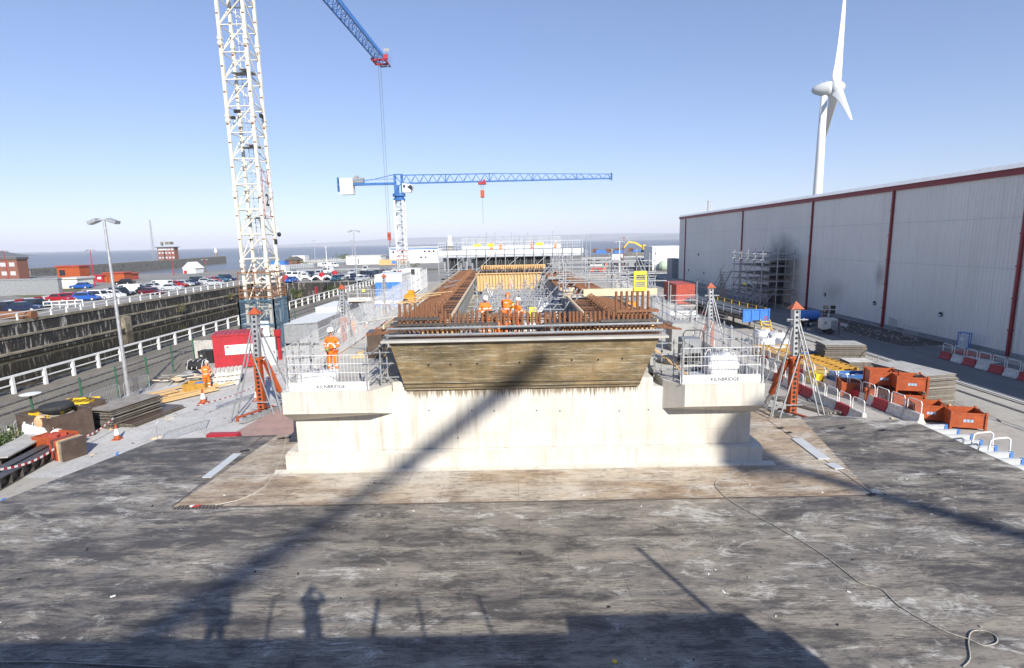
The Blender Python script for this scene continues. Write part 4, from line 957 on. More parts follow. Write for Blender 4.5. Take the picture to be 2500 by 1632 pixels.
b=MB(); b.bx(X0,X1,Y,Y+7,G,ZZ(689)); b.build('lower_wall',M['bluel'],CB); b=MB(); b.bx(X0-.03,X1+.03,Y-.03,Y+7.03,ZZ(689)+.003,ZZ(673)); b.build('upper_wall',M['white'],CB)
b=MB(); b.bx(X0-.1,X1+.1,Y-.1,Y+7.1,ZZ(673)+.003,ZZ(671)); b.build('roof',M['white'],CB)
b=MB(); b.bx(X0+2.2,X0+5,Y+8,Y+11,G,ZZ(664)); b.bx(X0+3.6,X0+4.2,Y+7.97,Y+8,ZZ(680),ZZ(665),1); tag(b.build('site_cabin',[M['white'],M['dark']]),'small white cabin with a dark doorway behind the blue and white cabin','cabin')
def container(label,x0,x1,y0,y1,h,m,z=G,name='shipping_container',cat='container',group=None,doors=False):
    t=thing(name,label,cat,((x0+x1)/2,y0,z),0,group); w_=(x1-x0)/2; L=y1-y0; b=MB()
    b.bx(-w_,w_,0,L,.1,h); ribbed(b,-w_+.12,w_-.12,0,.2,h-.12,-1)
    n=int(L/.28)
    for i in range(n):
        a=L*(i+.15)/n; c=L*(i+.7)/n
        b.bx(w_,w_+.035,a,c,.2,h-.12); b.bx(-w_-.035,-w_,a,c,.2,h-.12)
    b.build('shell',m,t); b=MB(); b.bx(-w_-.04,w_+.04,-.05,L+.04,h+.003,h+.06); b.build('roof',m,t)
    b=MB()
    for sx in (-1,1):
        for y in (-.03,L-.08): b=MB(); b.bx(sx*w_-.06,sx*w_+.06,y-.02,y+.12,0,h); b.build('corner_post',m,t)
    return t
X0,X1,Y,Z=pxbox(972,1012,705,664); container('red container with white notices right of the blue and white cabin',X0,X1,Y,Y+6,Z-G,M['red'])
b=MB(); b.bx(aty(982,700,Y-.5).x,aty(1000,700,Y-.5).x,Y-.5,Y-.45,aty(985,698,Y).z,aty(985,672,Y).z,0); b.bx(aty(984,700,Y-.5).x,aty(998,700,Y-.5).x,Y-.505,Y-.5,aty(985,690,Y).z,aty(985,686,Y).z,1); tag(b.build('site_notice',[M['white'],M['redfade']]),'white and red site notice board in front of the red container by the cabin','notice board')
# side wall of a lower step beside the caisson, small white figures of clutter
b=MB(); b.bx(-12.9,-12.5,36,56,G,.15); tag(b.build('kerb_wall',M['timberl']),'long pale timber kerb wall running beside the left walkway','kerb wall')
b=MB()
for y in range(35,52,3): b.tube((-13.3,y,G),(-13.3,y,.8),.025,6)
b.tube((-13.3,35,.75),(-13.3,50,.75),.025,6); b.tube((-13.3,35,.2),(-13.3,50,.2),.025,6); tag(b.build('handrail',M['galv']),'grey tube handrail beside the pale kerb wall left of the caisson','handrail')
person('person in orange hi-vis walking below the left walkway behind the mesh barriers',(-13.2,48.5,G),radians(160),dict(kl=(.12,-.12,.52),al=(.13,-.02,.10),tl=(.14,-.18,.06),ar=(-.13,.18,.12),tr=(-.14,.03,.06)),detail=False)
o=person('person in orange hi-vis with red hood standing by the white enclosure',(at(918,790).x,51.5,G),radians(200),{},helmet='red',detail=False)
# blocks and clutter on the walkways
b=MB(); b.bx(-.32,.32,-.55,.55,0,1.1); b.bx(-.34,.34,-.57,.57,1.1,1.13); tag(b.build('formwork_box',[M['plydark']],loc=(-6.25,24.4,ZT),rz=.1,bevel=.01),'tall dark brown formwork box on the left walkway','formwork box')
b=MB(); b.bx(-.45,.45,-.5,.5,0,1.22); b.bx(-.4,.4,-.45,.45,1.22,1.25); tag(b.build('concrete_block',M['concgrey'],loc=(7.35,24.6,ZT),bevel=.015),'grey square concrete block on the right walkway','block')
b=MB(); b.add([(-.55,-.1,.3),(.55,-.1,.3),(.35,-.1,0),(-.35,-.1,0),(-.55,.9,.3),(.55,.9,.3),(.35,.9,0),(-.35,.9,0)],[(0,1,2,3),(4,7,6,5),(0,4,5,1),(1,5,6,2),(2,6,7,3),(3,7,4,0)]); tag(b.build('grey_trough',M['concgrey'],loc=(-5.1,23.6,ZT)),'small grey wedge shaped trough on the left walkway under the brown bars','trough')
b=MB(); b.bx(-.5,.5,-.4,.4,0,.55); tag(b.build('grey_trough',M['concgrey'],loc=(-6.9,31.5,ZT)),'grey block beside the brown mat farther along the left walkway','block')
b=MB(); b.bar((0,0,.02),(1.3,.6,.25),.25,.2); tag(b.build('timber_plank',M['timber'],loc=(-7.2,24.6,ZT)),'thick pine plank lying behind the worker on the left walkway','plank')
b=MB(); b.bar((0,0,.04),(1.5,.1,.04),.12,.08); tag(b.build('timber_plank',M['timber'],loc=(-7.3,24.0,ZT)),'thin pine batten lying beside the dark formwork box','batten')
b=MB(); b.tube((-7.2,24.2,4.55),(-4.2,22.0,5.2),.03,6); tag(b.build('scaffold_tube',M['cream']),'single horizontal scaffold tube reaching from the left barriers to the starter bars','tube')
q=V((-4.5,28.2,4.7)); t=thing('orange_machine','small orange machine at the outer edge of the left brown mat','machine',(-6.0,31.5,4.6)); b=MB(); b.box((0,0,.3),(.6,.5,.5)); b.box((.1,0,.65),(.35,.45,.25),ry=.2); b.build('body',M['yellow'],t,bevel=.05); b=MB(); b.tube((-.2,-.3,.15),(-.2,.3,.15),.18,12); b.tube((.3,0,.6),(.6,0,.8),.03,6); b.build('wheel',M['rubber'],t)
paint(t.children[0],0,pm('machine_orange',(.85,.33,.02),(.7,.26,.02),4,.45))
for i,(x,y,z,a,L) in enumerate([(-5.0,30.0,5.15,-.9,2.6),(-5.2,28.6,5.12,-1.1,2.2),(-4.6,31.6,5.18,-.7,2.4),(-5.3,27.6,5.1,-.8,1.5),(-4.2,36.5,5.2,-1.3,2.0),(-4.4,41,5.2,-1.35,2.2)]):
    b=MB(); b.box((0,0,0),(L,.14,.04)); tag(b.build('timber_batten',M['timber'] if i<4 else M['galv'],loc=(x,y,z),rz=-a),['longest yellow pine batten on the left mat by the orange machine','pine batten crossing the outer edge of the left mat','pine batten lying farthest up the first group on the left mat','short pine batten nearest the left starter bars','grey metal strip lying on the middle of the left mat','grey metal strip lying farthest back on the left mat'][i],'batten')
b=MB(); b.box((0,0,.35),(.55,.25,.7)); b.box((0,-.14,.35),(.4,.03,.5)); tag(b.build('orange_formwork',pm('panel_orange',(.85,.30,.02),(.7,.24,.02),4,.5),loc=(5.6,26.6,4.3)),'small orange plastic panel at the outer end of the right mat','panel')
# grey machine, lid, bags, tools on the right shoulder
GM=thing('site_generator','dark grey upright machine with a tube handle on the right concrete shoulder','machine',(6.9,21.6,ZT)); b=MB(); b.bx(-.35,.35,-.4,.4,.15,1.05); b.build('body',M['grey'],GM,bevel=.03)
b=MB(); b.tube((-.05,-.41,.75),(-.05,-.43,.75),.07,10); b.bx(-.3,.3,-.42,-.4,.2,.5); b.build('panel',M['black'],GM)
b=MB(); b.path([(-.4,-.45,0),(-.4,-.45,1.3),(-.3,-.45,1.42),(.3,-.45,1.42),(.4,-.45,1.3),(.4,-.45,0)],.025,6); b.build('handle',M['steeldk'],GM)
b=MB(); b.lathe([(.001,0),(.54,0),(.57,.04),(.57,.12),(.50,.15),(.001,.2)],28); tag(b.build('round_cover',M['steeldk'],loc=(6.3,21.9,ZT)),'flat round dark steel lid on the right shoulder','lid')
sack('bulk_bag','slumped white bulk bag behind the lettered barrier on the left shoulder',(-7.05,19.2),(1.25,.8,.55),M['bag'],71,ZT)
sack('bulk_bag','full white bulk bag behind the lettered barrier on the right shoulder',(7.25,19.25),(1.0,.8,.85),M['bag'],72,ZT)
b=MB(); b.box((0,0,.1),(.9,.6,.16)); 
for i in range(6): b.box((-.35+.14*i,-.31,.1),(.08,.02,.12),mi=1)
tag(b.build('tool_tray',[M['greyl'],M['black']],loc=(6.3,19.2,ZT)),'low grey slotted tray in front of the grey machine','tray')
b=MB(); b.path([(6.3,20,ZT+.02),(7.1,20.6,ZT+.05),(7.5,20.2,ZT+.3),(7.3,19.7,ZT+.1),(6.9,19.5,ZT+.02)],.03,6); tag(b.build('black_hose',M['rubber']),'black hose trailing from the grey machine on the right shoulder','hose')
# ---------------- RIGHT YARD
def barrier(l=1.0):
    t=thing('plastic_barrier','-','barrier'); b=MB(); h=.5
    b.prism([(-l/2+.015,-.22,0),(-l/2+.015,-.22,.09),(-l/2+.015,-.13,.22),(-l/2+.015,-.09,h),(-l/2+.015,.09,h),(-l/2+.015,.13,.22),(-l/2+.015,.22,.09),(-l/2+.015,.22,0)],(l-.03,0,0))
    b.build('block',M['red'],t,bevel=.02)
    b=MB(); b.path([(-l/2+.08,0,h-.02),(-l/2+.08,0,.98),(-l/2+.14,0,1.06),(l/2-.14,0,1.06),(l/2-.08,0,.98),(l/2-.08,0,h-.02)],.024,6); b.build('hoop_frame',M['white'],t)
    b=MB()
    for i in range(1,9): b.tube((-l/2+.08+(l-.16)*i/9,0,h),(-l/2+.08+(l-.16)*i/9,0,1.06),.006,3,cap=False)
    b.tube((-l/2+.08,0,.8),(l/2-.08,0,.8),.008,3,cap=False)
    b.build('mesh_infill',M['galvd'],t); return t
B0=barrier(); B0['group']='red and white plastic barriers'; used=[0]
def brow(a,c,where,pat,n=None,skip=()):
    a,c=V(a),V(c); d=c-a; n=n or int(round(d.length)); cnt={'r':0,'w':0}
    for i in range(n):
        q=a+d*((i+.5)/n); k=pat[i%len(pat)]; cnt[k]+=1
        o=B0 if not used[0] else dup(B0); used[0]=1
        o.location=(q.x,q.y,G); o.rotation_euler=(0,0,atan2(d.y,d.x)+random.uniform(-.05,.05))
        paint(o.children[0],0,M['red'] if k=='r' else M['whitedirty'])
        o['label']='%s %s plastic barrier %s'%(ORD[cnt[k]-1],'red' if k=='r' else 'white',where)
g1,g2=at(1853,910),at(2110,1036); brow(g2,g1,'from the deck in the row nearest the concrete caisson','wrwwrrwrwwr')
h1,h2=at(1859,882),at(2250,1038); brow(h2,h1,'from the deck in the row nearest the orange boxes','wwrwrwwrwrr')
k1,k2=at(2297,874),at(2500,932); brow(k1,V((29.5,24.5,G)),'from the red board in the row along the warehouse','rw')
brow((14.6,40,G),(14.2,47,G),'behind the right mesh barriers near the red container','wrrw')
# warehouse
WX=34.3
WH=thing('warehouse','huge pale grey profiled metal warehouse with red downpipes filling the right side','warehouse',(WX,116.05,G))
def wp(b,name,m,**k): return b.build(name,m,WH,loc=(-WX,-116.05,-G),**k)
b=MB(); y=-14.; ZE=11.85
prof=[]
while y<116.05: prof+=[(0,y),(0,y+.17),(-.03,y+.21),(-.03,y+.29)]; y+=.333
vs=[];n=len(prof)
for dx,yy in prof: vs+=[(WX+dx,yy,G),(WX+dx,yy,ZE)]
b.add(vs,[(2*i,2*i+1,2*i+3,2*i+2) for i in range(n-1)]); b.bx(WX+.05,WX+70,-14,116.05,G,ZE); wp(b,'wall',M['clad'])
b=MB(); b.bx(WX-.16,WX+70,-14.1,116.2,ZE-.1,ZE+.32); wp(b,'eaves_flashing',M['redtrim'])
b=MB(); b.add([(WX-.40,-14.2,ZE+.33),(WX-.40,116.3,ZE+.33),(WX+.12,116.3,ZE+.70),(WX+.12,-14.2,ZE+.70),(WX+35,-14.2,ZE+2.4),(WX+35,116.3,ZE+2.4),(WX+70,-14.2,ZE+.62),(WX+70,116.3,ZE+.62)],[(0,3,2,1),(3,4,5,2),(4,6,7,5)])
b.bx(WX-.36,WX,-14.2,116.3,ZE+.325,ZE+.35); wp(b,'roof',M['white'])
for y in (111.9,84.2,64.7,51.1,37.8,24.4):
    b=MB(); b.bx(WX-.20,WX-.035,y-.09,y+.09,G,ZE)
    for z in (1.2,3.4,5.6,7.8,10): b.bx(WX-.24,WX-.05,y-.16,y+.16,z,z+.08)
    wp(b,'downpipe',M['redtrim'])
b=MB(); b.bx(WX-.07,WX,-14,116,G+.02,G+.3); wp(b,'base_flashing',M['grey'])
for y,z,r_ in ((44.27,1.5,.2),(52.57,1.5,.2),(61.06,1.5,.2),(103.8,4.9,.25),(109.3,1.73,.2),(100.5,1.66,.2),(92.1,1.66,.2)):
    b=MB(); b.tube((WX-.09,y,z),(WX-.04,y,z),r_,12); b.tube((WX-.11,y,z-.02),(WX-.08,y,z-.05),r_*.6,10,mi=1); wp(b,'vent',[M['dark'],M['greyl']])
for z in (5.4,8.9):
    b=MB(); b.bx(WX-.052,WX-.046,-14,116,z,z+.03); wp(b,'sheet_lap',M['greyl'])
b=MB(); q=aty(1731,492,108); b.tube((q.x,108,ZE),(q.x,108,q.z),.24,10); b.tube((q.x+.5,108.4,ZE),(q.x+.5,108.4,q.z-.4),.12,8); b.tube((q.x,108,q.z),(q.x,108,q.z+.1),.32,10); tag(b.build('flue',M['galv']),'twin steel flue standing on the far end of the warehouse roof','flue')
# things along the warehouse foot
b=MB(); r=random.Random(14)
for i in range(420):
    q=V((r.gauss(31.6,1.0),r.gauss(50,4.2),G+.02)); 
    if q.x>33.9: continue
    s=r.uniform(.03,.15); b.box(q+V((0,0,s*.25)),(s,s*r.uniform(.5,1),s*.6),r.uniform(0,3),rx=r.uniform(-.4,.4),mi=0 if r.random()<.7 else 1)
rb=b.build('rubble',[M['stone'],M['yard']]); rb['kind']='stuff'; tag(rb,'loose stone rubble strewn at the foot of the warehouse wall','rubble')
b=MB(); b.add([(29.8,42,G+.016),(33.9,42,G+.016),(33.9,60,G+.016),(31.6,60,G+.016),(29.6,54,G+.016)],[(0,1,2,3,4)]); struct(b.build('dirt_patch',ground_mat('dirt_patch',(.11,.095,.08),(.07,.06,.052),(.16,.14,.12),.5,1.5,.5,grain=9)))
for i,y in enumerate(range(52,66)):
    b=MB(); b.box((0,0,.13),(.28,.97,.26)); o=b.build('kerb_block',M['red'] if i%2 else M['whitedirty'],loc=(31.2+(y-52)*.14,y,G),bevel=.02) ; tag(o,'%s painted kerb block, %s from the camera in the line by the rubble'%('red' if i%2 else 'white',ORD[i]),'kerb block','red and white kerb blocks')
q=at(2240,847); b=MB(); b.box((0,0,.05),(1.2,2.4,.07)); tag(b.build('red_board',M['redfade'],loc=(32.4,38.6,G),rz=.1),'flat red board lying on the ground by the warehouse','board')
b=MB(); b.box((0,0,.03),(1.0,2.2,.05)); tag(b.build('white_board',M['whitedirty'],loc=(31.4,36.8,G),rz=.1),'flat white board lying beside the red board','board')
b=MB(); 
for x in (-.35,.35):
    for y in (-.02,.3): b.tube((x,y,0),(x,y,1.25),.03,6)
b.box((0,.14,1.2),(.74,.36,.05)); b.box((0,.0,.6),(.66,.03,.9),mi=1); b.box((-.1,-.02,.75),(.2,.02,.25),mi=2); tag(b.build('notice_stand',[M['bluel'],M['greyl'],M['white']],loc=(33.3,40.6,G),rz=-pi/2+.5),'blue framed notice stand at the foot of the warehouse wall','sign')
for i,(y0,y1) in enumerate(((69,77),(80,90),(92,104))):
    b=MB()
    for k in range(5): yy=y0+(y1-y0)*k/4; b.tube((33.3,yy,G),(33.3,yy,.55),.03,5)
    for z in (.1,.52): b.tube((33.3,y0,z),(33.3,y1,z),.025,5)
    tag(b.build('guard_rail',M['galvd']),'low grey guard rail at the warehouse foot, %s of three'%(['nearest the scaffold','the middle','the farthest'][i]),'guard rail','guard rails along the warehouse')
# scaffold tower against the warehouse
r=random.Random(17); T=[]; ys=[66.5,68.6,70.7,72.8,75.0]; xs=[29.6,31.4,33.4]; zs=[G,1.6,3.4,5.2]
for y in ys:
    for x in xs: T.append(((x,y,G),(x,y,5.6+r.uniform(.2,1.2))))
for z in (1.0,1.6,2.6,3.4,4.4,5.2,5.9):
    for x in xs[:2]: T.append(((x,ys[0]-.3,z),(x,ys[-1]+.3,z)))
    for y in ys: T.append(((xs[0]-.3,y,z),(xs[-1]+.3,y,z)))
for i in range(4):
    T.append(((xs[0],ys[i],zs[i%3]),(xs[0],ys[i+1],zs[i%3]+1.9))); T.append(((xs[0],ys[i+1],zs[(i+1)%3]),(xs[0],ys[i],zs[(i+1)%3]+1.8))); T.append(((xs[0],ys[i],G),(xs[1],ys[i],1.6)))
for i in range(7): T.append(((28.8+i*.02,75.2+i*.45,G),(28.8,75.2+i*.45,1.0+3.2*(i/7.)))); 
sc=scaff('scaffold_tower','tall grey scaffold tower with stairs against the sooty warehouse wall',T,m='galv',r=.055,boards=[(29.5,33.6,66.4,75.2,z) for z in (1.6,3.4,5.2)])
[paint(k,0,M['plyold']) for k in sc.children if k.name.startswith('boards')]
b=MB()
for i in range(10): b.box((28.9,75.3+i*.42,-.3+(9-i)*.40),(.9,.3,.05))
b.bar((28.4,75.2,3.5),(28.4,79.6,-.5),.05,.18); b.bar((29.35,75.2,3.5),(29.35,79.6,-.5),.05,.18); b.tube((28.4,75.2,4.4),(28.4,79.6,.5),.03,5); b.build('stair_flight',M['galvd'],sc)
b=MB()
for i in range(6): b.box((29.2-i*.3,67.0,1.4-i*.36),(.3,.9,.05))
b.bar((29.4,66.5,1.5),(27.4,66.5,-.5),.05,.15); b.bar((29.4,67.5,1.5),(27.4,67.5,-.5),.05,.15); b.tube((29.4,66.5,2.3),(27.4,66.5,.4),.03,5); b.build('stair_flight',M['galvd'],sc)
b=MB(); b.bx(33.6,34.2,70.6,73.4,G,4.6); b.build('opening_shade',M['dark'],sc)  # solid dark block painted as the shade inside the doorway
b=MB(); b.bx(29.55,29.6,70.8,71.8,1.9,2.15); b.build('yellow_tag',M['yellowp'],sc)
# water bowser, lighting set
BW=thing('water_bowser','rounded blue towed water tank in front of the warehouse scaffold','bowser',(28.0,52.8,G),radians(8)); BW.scale=(.8,.8,.8)
b=MB(); vs=[]; N=14
for i,(x,k) in enumerate(((-1.5,.55),(-1.42,.85),(-1.2,1),(1.2,1),(1.42,.85),(1.5,.55))):
    for j in range(N): t=2*pi*j/N; vs.append((x,.72*k*cos(t),1.25+.62*k*sin(t)))
b.add(vs,[(i*N+j,(i+1)*N+j,(i+1)*N+(j+1)%N,i*N+(j+1)%N) for i in range(5) for j in range(N)]+[tuple(range(N)),tuple(range(5*N,6*N))[::-1]]); b.build('tank',M['bluel'],BW,smooth=True)
b=MB(); b.bx(-1.6,1.7,-.6,.6,.5,.62); b.bar((1.7,0,.55),(2.7,0,.5),.1); b.build('chassis',M['steeldk'],BW)
for s in (-1,1): b=MB(); b.tube((0,s*.62,.34),(0,s*.85,.34),.34,14); b.tube((0,s*.84,.34),(0,s*.87,.34),.17,10,mi=1); b.build('wheel',[M['rubber'],M['greyl']],BW)
LT=thing('lighting_set','white towed lighting set with a black lamp cluster beside the blue tank','lighting set',(27.6,48.4,G),radians(-12)); LT.scale=(.88,.88,.88)
b=MB(); b.bx(-.75,.75,-.6,.6,.45,1.55); b.build('body',M['whitedirty'],LT,bevel=.08); b=MB(); b.bx(.1,.72,-.63,-.6,.55,1.4); 
for i in range(6): b.bx(.12,.7,-.645,-.63,.6+i*.13,.66+i*.13)
b.bx(-.5,-.3,-.63,-.6,1.0,1.3); b.build('grille',M['grey'],LT); b=MB(); b.tube((0,0,1.5),(0,0,2.5),.07,8); b.build('mast',M['galv'],LT)
for x in (-.32,.32):
    for z in (2.2,2.65): b=MB(); b.box((x,-.1,z),(.42,.22,.34)); b.build('lamp_head',M['black'],LT,bevel=.03)
b=MB(); b.bx(-.9,.9,-.05,.05,.35,.45); b.bar((-.9,0,.4),(-1.9,0,.4),.08)
for x in (-.85,.85): b.bx(x-.04,x+.04,-.75,-.67,0,.5); b.bx(x-.04,x+.04,.67,.75,0,.5)
b.build('frame',M['steeldk'],LT)
for s in (-1,1): b=MB(); b.tube((0,s*.62,.3),(0,s*.8,.3),.3,12); b.build('wheel',M['rubber'],LT)
# flatbed trailer with steel
TR=thing('flatbed_trailer','flatbed trailer with a blue headboard loaded with long grey scaffold tubes','trailer',(22.2,50.7,G),radians(3.6))
b=MB(); b.bx(-1.25,1.25,0,15.2,1.15,1.28); b.bx(-.45,-.3,.3,13,.75,1.15); b.bx(.3,.45,.3,13,.75,1.15); b.build('bed',M['steeldk'],TR)
b=MB(); b.bx(-1.27,1.27,-.08,0,.82,1.98)
for x in (-1.2,-.4,.4,1.2): b.bx(x-.06,x+.06,-.15,-.08,.82,2.02)
b.bx(-1.27,1.27,-.14,-.08,1.9,2.0); hb=b.build('headboard',M['bluel'],TR)
b=MB(); b.bx(-.35,.25,-.155,-.15,.87,.97); b.bx(.75,1.1,-.1,-.082,1.2,1.3,1); b.bx(.75,1.1,-.1,-.082,1.02,1.1,1); b.build('plates',[M['black'],M['red']],hb)
b=MB()
for i in range(4): b.box((.8,-.25-.12*i,.95-.28*i-.1),(.9,.28,.05))
b.bar((.35,-.15,1.0),(.35,-.7,.0),.05,.16); b.bar((1.25,-.15,1.0),(1.25,-.7,.0),.05,.16); b.build('steps',M['yellow'],TR); b=MB(); b.box((.8,-.72,.05),(.95,.08,.1)); b.build('bumper_strip',M['red'],TR)
b=MB(); r=random.Random(3)
for i in range(44):
    x=-1.1+.1*(i%22)+r.uniform(-.02,.02); z=1.34+.12*(i//22)+r.uniform(0,.5)*(1-abs(x)/1.4); b.tube((x,.3+r.uniform(0,.5),z),(x,14.6+r.uniform(-.6,.4),z),.045,6)
tb=b.build('tube_bundle',M['galvd'],loc=(22.2,50.7,G),rz=radians(3.6)); tag(tb,'bundle of long grey scaffold tubes lying on the flatbed trailer','tubes')
for s in (-1,1):
    b=MB()
    for k in range(8): b.tube((s*1.22,.6+k*1.75,1.2),(s*1.22,.6+k*1.75,2.05),.035,6)
    b.tube((s*1.22,.3,1.7),(s*1.22,13,1.7),.025,5); b.tube((s*1.22,.3,2.02),(s*1.22,13,2.02),.02,5)
    b.build('side_rail',M['yellow'] if s>0 else M['galv'],TR)
for y in (8.6,9.9,11.2):
    for s in (-1,1): b=MB(); b.tube((s*.75,y,.5),(s*1.2,y,.5),.5,16); b.tube((s*1.19,y,.5),(s*1.22,y,.5),.25,10,mi=1); b.build('wheel',[M['rubber'],M['red']],TR)
b=MB(); b.bx(-1.24,-1.2,3.2,7.6,.55,.65); b.bx(-1.24,-1.2,3.2,7.6,.85,.95)
for y in (3.3,5.4,7.5): b.bx(-1.22,-1.16,y-.04,y+.04,.5,1.15)
b.build('under_guard',M['galv'],TR); b=MB(); b.bx(-.9,-.75,2.6,2.75,0,1.1); b.bx(.75,.9,2.6,2.75,0,1.1); b.build('landing_leg',M['steeldk'],TR)
container('red corrugated shipping container behind the farther right prop tower',21.1,23.4,72,78,2.6,M['redfade'])
# lift cage, yellow gates, bulk bags
for i,(x,y,d,s_) in enumerate([(at(1868,858).x,at(1868,858).y,'nearest the right shoulder barrier',(1.0,1.0,1.0)),(at(1893,852).x,at(1893,852).y,'tallest of the group, with a dark mouth',(1.0,1.0,1.25)),(at(1898,868).x,at(1898,868).y,'slumped low in front of the group',(1.05,.9,.7)),(at(1925,862).x,at(1925,862).y+.6,'partly behind the right prop tower',(1.0,1.0,.95)),(at(1875,845).x,at(1875,845).y+1.2,'at the back of the group',(1.0,1.0,1.1))]):
    sack('bulk_bag','white bulk bag between the caisson and trailer, '+d,(x,y),s_,M['bag'],90+i,group='white bulk bags behind the yellow frames')
# yellow formwork frames stack
YF=thing('ladder_stack','long ochre steel ladder frames stacked flat behind the barrier rows','formwork frames',(0,0,0))
a0,a1,c1,c0=[at(*q) for q in ((1890,872),(2040,922),(2095,918),(1965,872))]
a0,a1,c1,c0=V((17.6,40.5,G)),V((17.9,32.6,G)),V((20.6,32.6,G)),V((20.2,40.5,G))
for L in range(3):
    b=MB(); z=G+.1+.24*L
    for t in (0,.33,.66,1.): p=a0.lerp(c0,t); q=a1.lerp(c1,t); b.bar((p.x,p.y,z),(q.x,q.y,z),.12,.18)
    n=17
    for i in range(n): p=a0.lerp(a1,(i+.5)/n); q=c0.lerp(c1,(i+.5)/n); b.bar((p.x,p.y,z+.04),(q.x,q.y,z+.04),.09,.12)
    b.build('ladder_frame',M['ochre'],YF)
b=MB(); b.box((0,0,.35),(2.2,.9,.7)); b.box((0,-.47,.35),(2.3,.05,.1)); tag(b.build('ochre_box',M['yellow'],loc=(18.3,31.6,G),rz=.1),'solid yellow steel box at the near end of the ochre frames','box')
stack('grey_sheet','pale grey sheet in the tall stack beside the blue bin','sheet',(21.7,36.4),(2.5,1.7,.055),19,M['plygrey'],radians(-8),.018,.05,'grey sheets stacked beside the blue bin',5,[M['plyold'],M['whitedirty']])
stack('grey_sheet','pale slatted sheet in the shorter stack in front of the tall grey stack','sheet',(21.5,34.2),(1.5,1.3,.045),11,M['plygrey'],radians(-6),.018,.03,'slatted sheets in the shorter stack',6,[M['whitedirty']])
stack('grey_sheet','weathered grey sheet in the wide stack behind the orange boxes','sheet',(20.75,28.3),(1.9,3.2,.05),22,M['plygrey'],radians(10),.02,.09,'grey sheets stacked behind the orange boxes',7,[M['plyold'],M['whitedirty']])
crate('blue_bin','small blue open bin left of the tall grey stack',(19.9,37.4),(1.1,.9,.75),M['blue'],.1,'bin',fill=M['timber'])
crate('blue_bin','wide blue open bin full of white sacks behind the orange boxes',(18.9,30.4),(2.0,1.1,.9),M['blue'],-.1,'bin',fill=M['bag'])
p=pallet('pallet','yellow painted pallet on top of the grey sheets behind the orange boxes',(21.3,31.2),.15,M['yellow'],G+.12); p.scale=(1.6,1.3,1.6)
ob=[(17.75,28.9,0,'back left box of the orange stack'),(18.2,27.6,0,'lower middle box of the orange stack'),(18.9,26.5,0,'lower front box under the smaller pale orange box'),(18.45,27.75,.86,'upper back box of the orange stack'),(19.05,26.6,.86,'upper front box of the orange stack with a blue stencil'),(18.7,24.75,0,'box standing alone between the stack and the deck'),(19.45,23.6,0,'box nearest the camera beside the white rails')]
for i,(x,y,dz,d) in enumerate(ob):
    t=crate('orange_stillage','orange steel open box, '+d,(x+.45,y+.2),(1.25,1.05,.80),M['orange'],radians(-18),'box',.04,z=G+dz,legs=True,group='orange steel boxes')
    b=MB()
    for k in range(3): b.bx(-.18+.13*k,-.08+.13*k,-.535,-.53,.38,.50)
    b.build('stencil_mark',M['inkl'],t)
# tube handrail along the road
HR=thing('handrail','long grey two rail tube handrail between the yard and the road','handrail',(22.7,24,G)); b=MB()
for y in range(16,60,6): k=MB(); k.tube((0,y-24,0),(0,y-24,1.12),.032,8); k.build('post',M['galv'],HR)
for z in (.6,1.1): b.tube((0,-8,z),(0,36,z),.026,6)
b.build('rails',M['galv'],HR)
# timber beams, tubes beside right tower
for i in range(9):
    b=MB(); b.box((0,0,.05),(.12,3.2,.09)); tag(b.build('timber_beam',M['plyold'],loc=(14.2+.19*(i%5)+.1*(i//5),27.4-.3*(i//5),G+.1*(i//5)),rz=radians(24)+random.uniform(-.04,.04)),'old timber beam in the low pile right of the right prop tower','timber','old timbers beside the right prop tower')
for i in range(8):
    b=MB(); b.tube((0,-1.3,.05),(0,1.3,.05),.04,8); tag(b.build('steel_tube',M['galv'],loc=(14.6+.14*i,24.2-.1*i,G),rz=radians(28)),'short galvanised tube in the row on the ground between prop tower and barriers','tube','galvanised tubes by the right prop tower')
# ---------------- deck: planks, slots, ropes, beams with blue caps
struct_deck=[(-16.9,16.8),(-15.35,22.45),(-11.0,22.7),(11.2,23.4),(13.9,24.0),(17.1,23.0),(17.3,-30),(-19.5,-30)]
sheet('casting_deck',struct_deck,0,M['deck'],.03)
sheet('ply_inlay',[(-10.86,16.2),(11.0,16.1),(12.6,23.7),(-10.3,22.7)],.004,M['inlay'])
sheet('ply_inlay',[(-10.9,22.73),(-10.5,29),(12.4,29),(12.0,23.75)],G+.25,M['inlay'])
sheet('steel_plate',[(-13.0,22.9),(-8.6,22.9),(-8.6,34),(-11.6,34)],G+.30,M['pinkplate'])
b=MB(); b.bx(-13.55,-12.2,22.95,23.3,G+.05,-.02); tag(b.build('red_girder',M['red']),'bright red steel girder at the foot of the left prop tower','girder')
b=MB(); b.bx(11.02,11.06,16.1,23.5,.002,.009); b.bx(-10.92,-10.87,16.2,22.7,.002,.009); b.bx(-10.86,11.0,16.10,16.16,.002,.009); struct(b.build('deck_joint',M['plydark']))
for i,(p0,p1,w_,d) in enumerate([((505,1168),(580,1110),.32,'left of the caisson on the deck'),((1945,1073),(2012,1123),.42,'right of the caisson, the longer of two'),((2026,1134),(2050,1147),.36,'right of the caisson, the shorter of two')]):
    a,c=at(*p0,0),at(*p1,0); b=MB(); b.bar((a.x,a.y,.03),(c.x,c.y,.03),w_,.035); tag(b.build('grey_plank',M['greyl']),'flat pale grey plank '+d,'plank')
b=MB()
for i in range(13): x=-10.75+i*.11; b.prism([(x,16.0,.0065),(x+.065,16.0,.0065),(x+.13,16.28,.0065),(x+.065,16.28,.0065)],(0,0,.002))
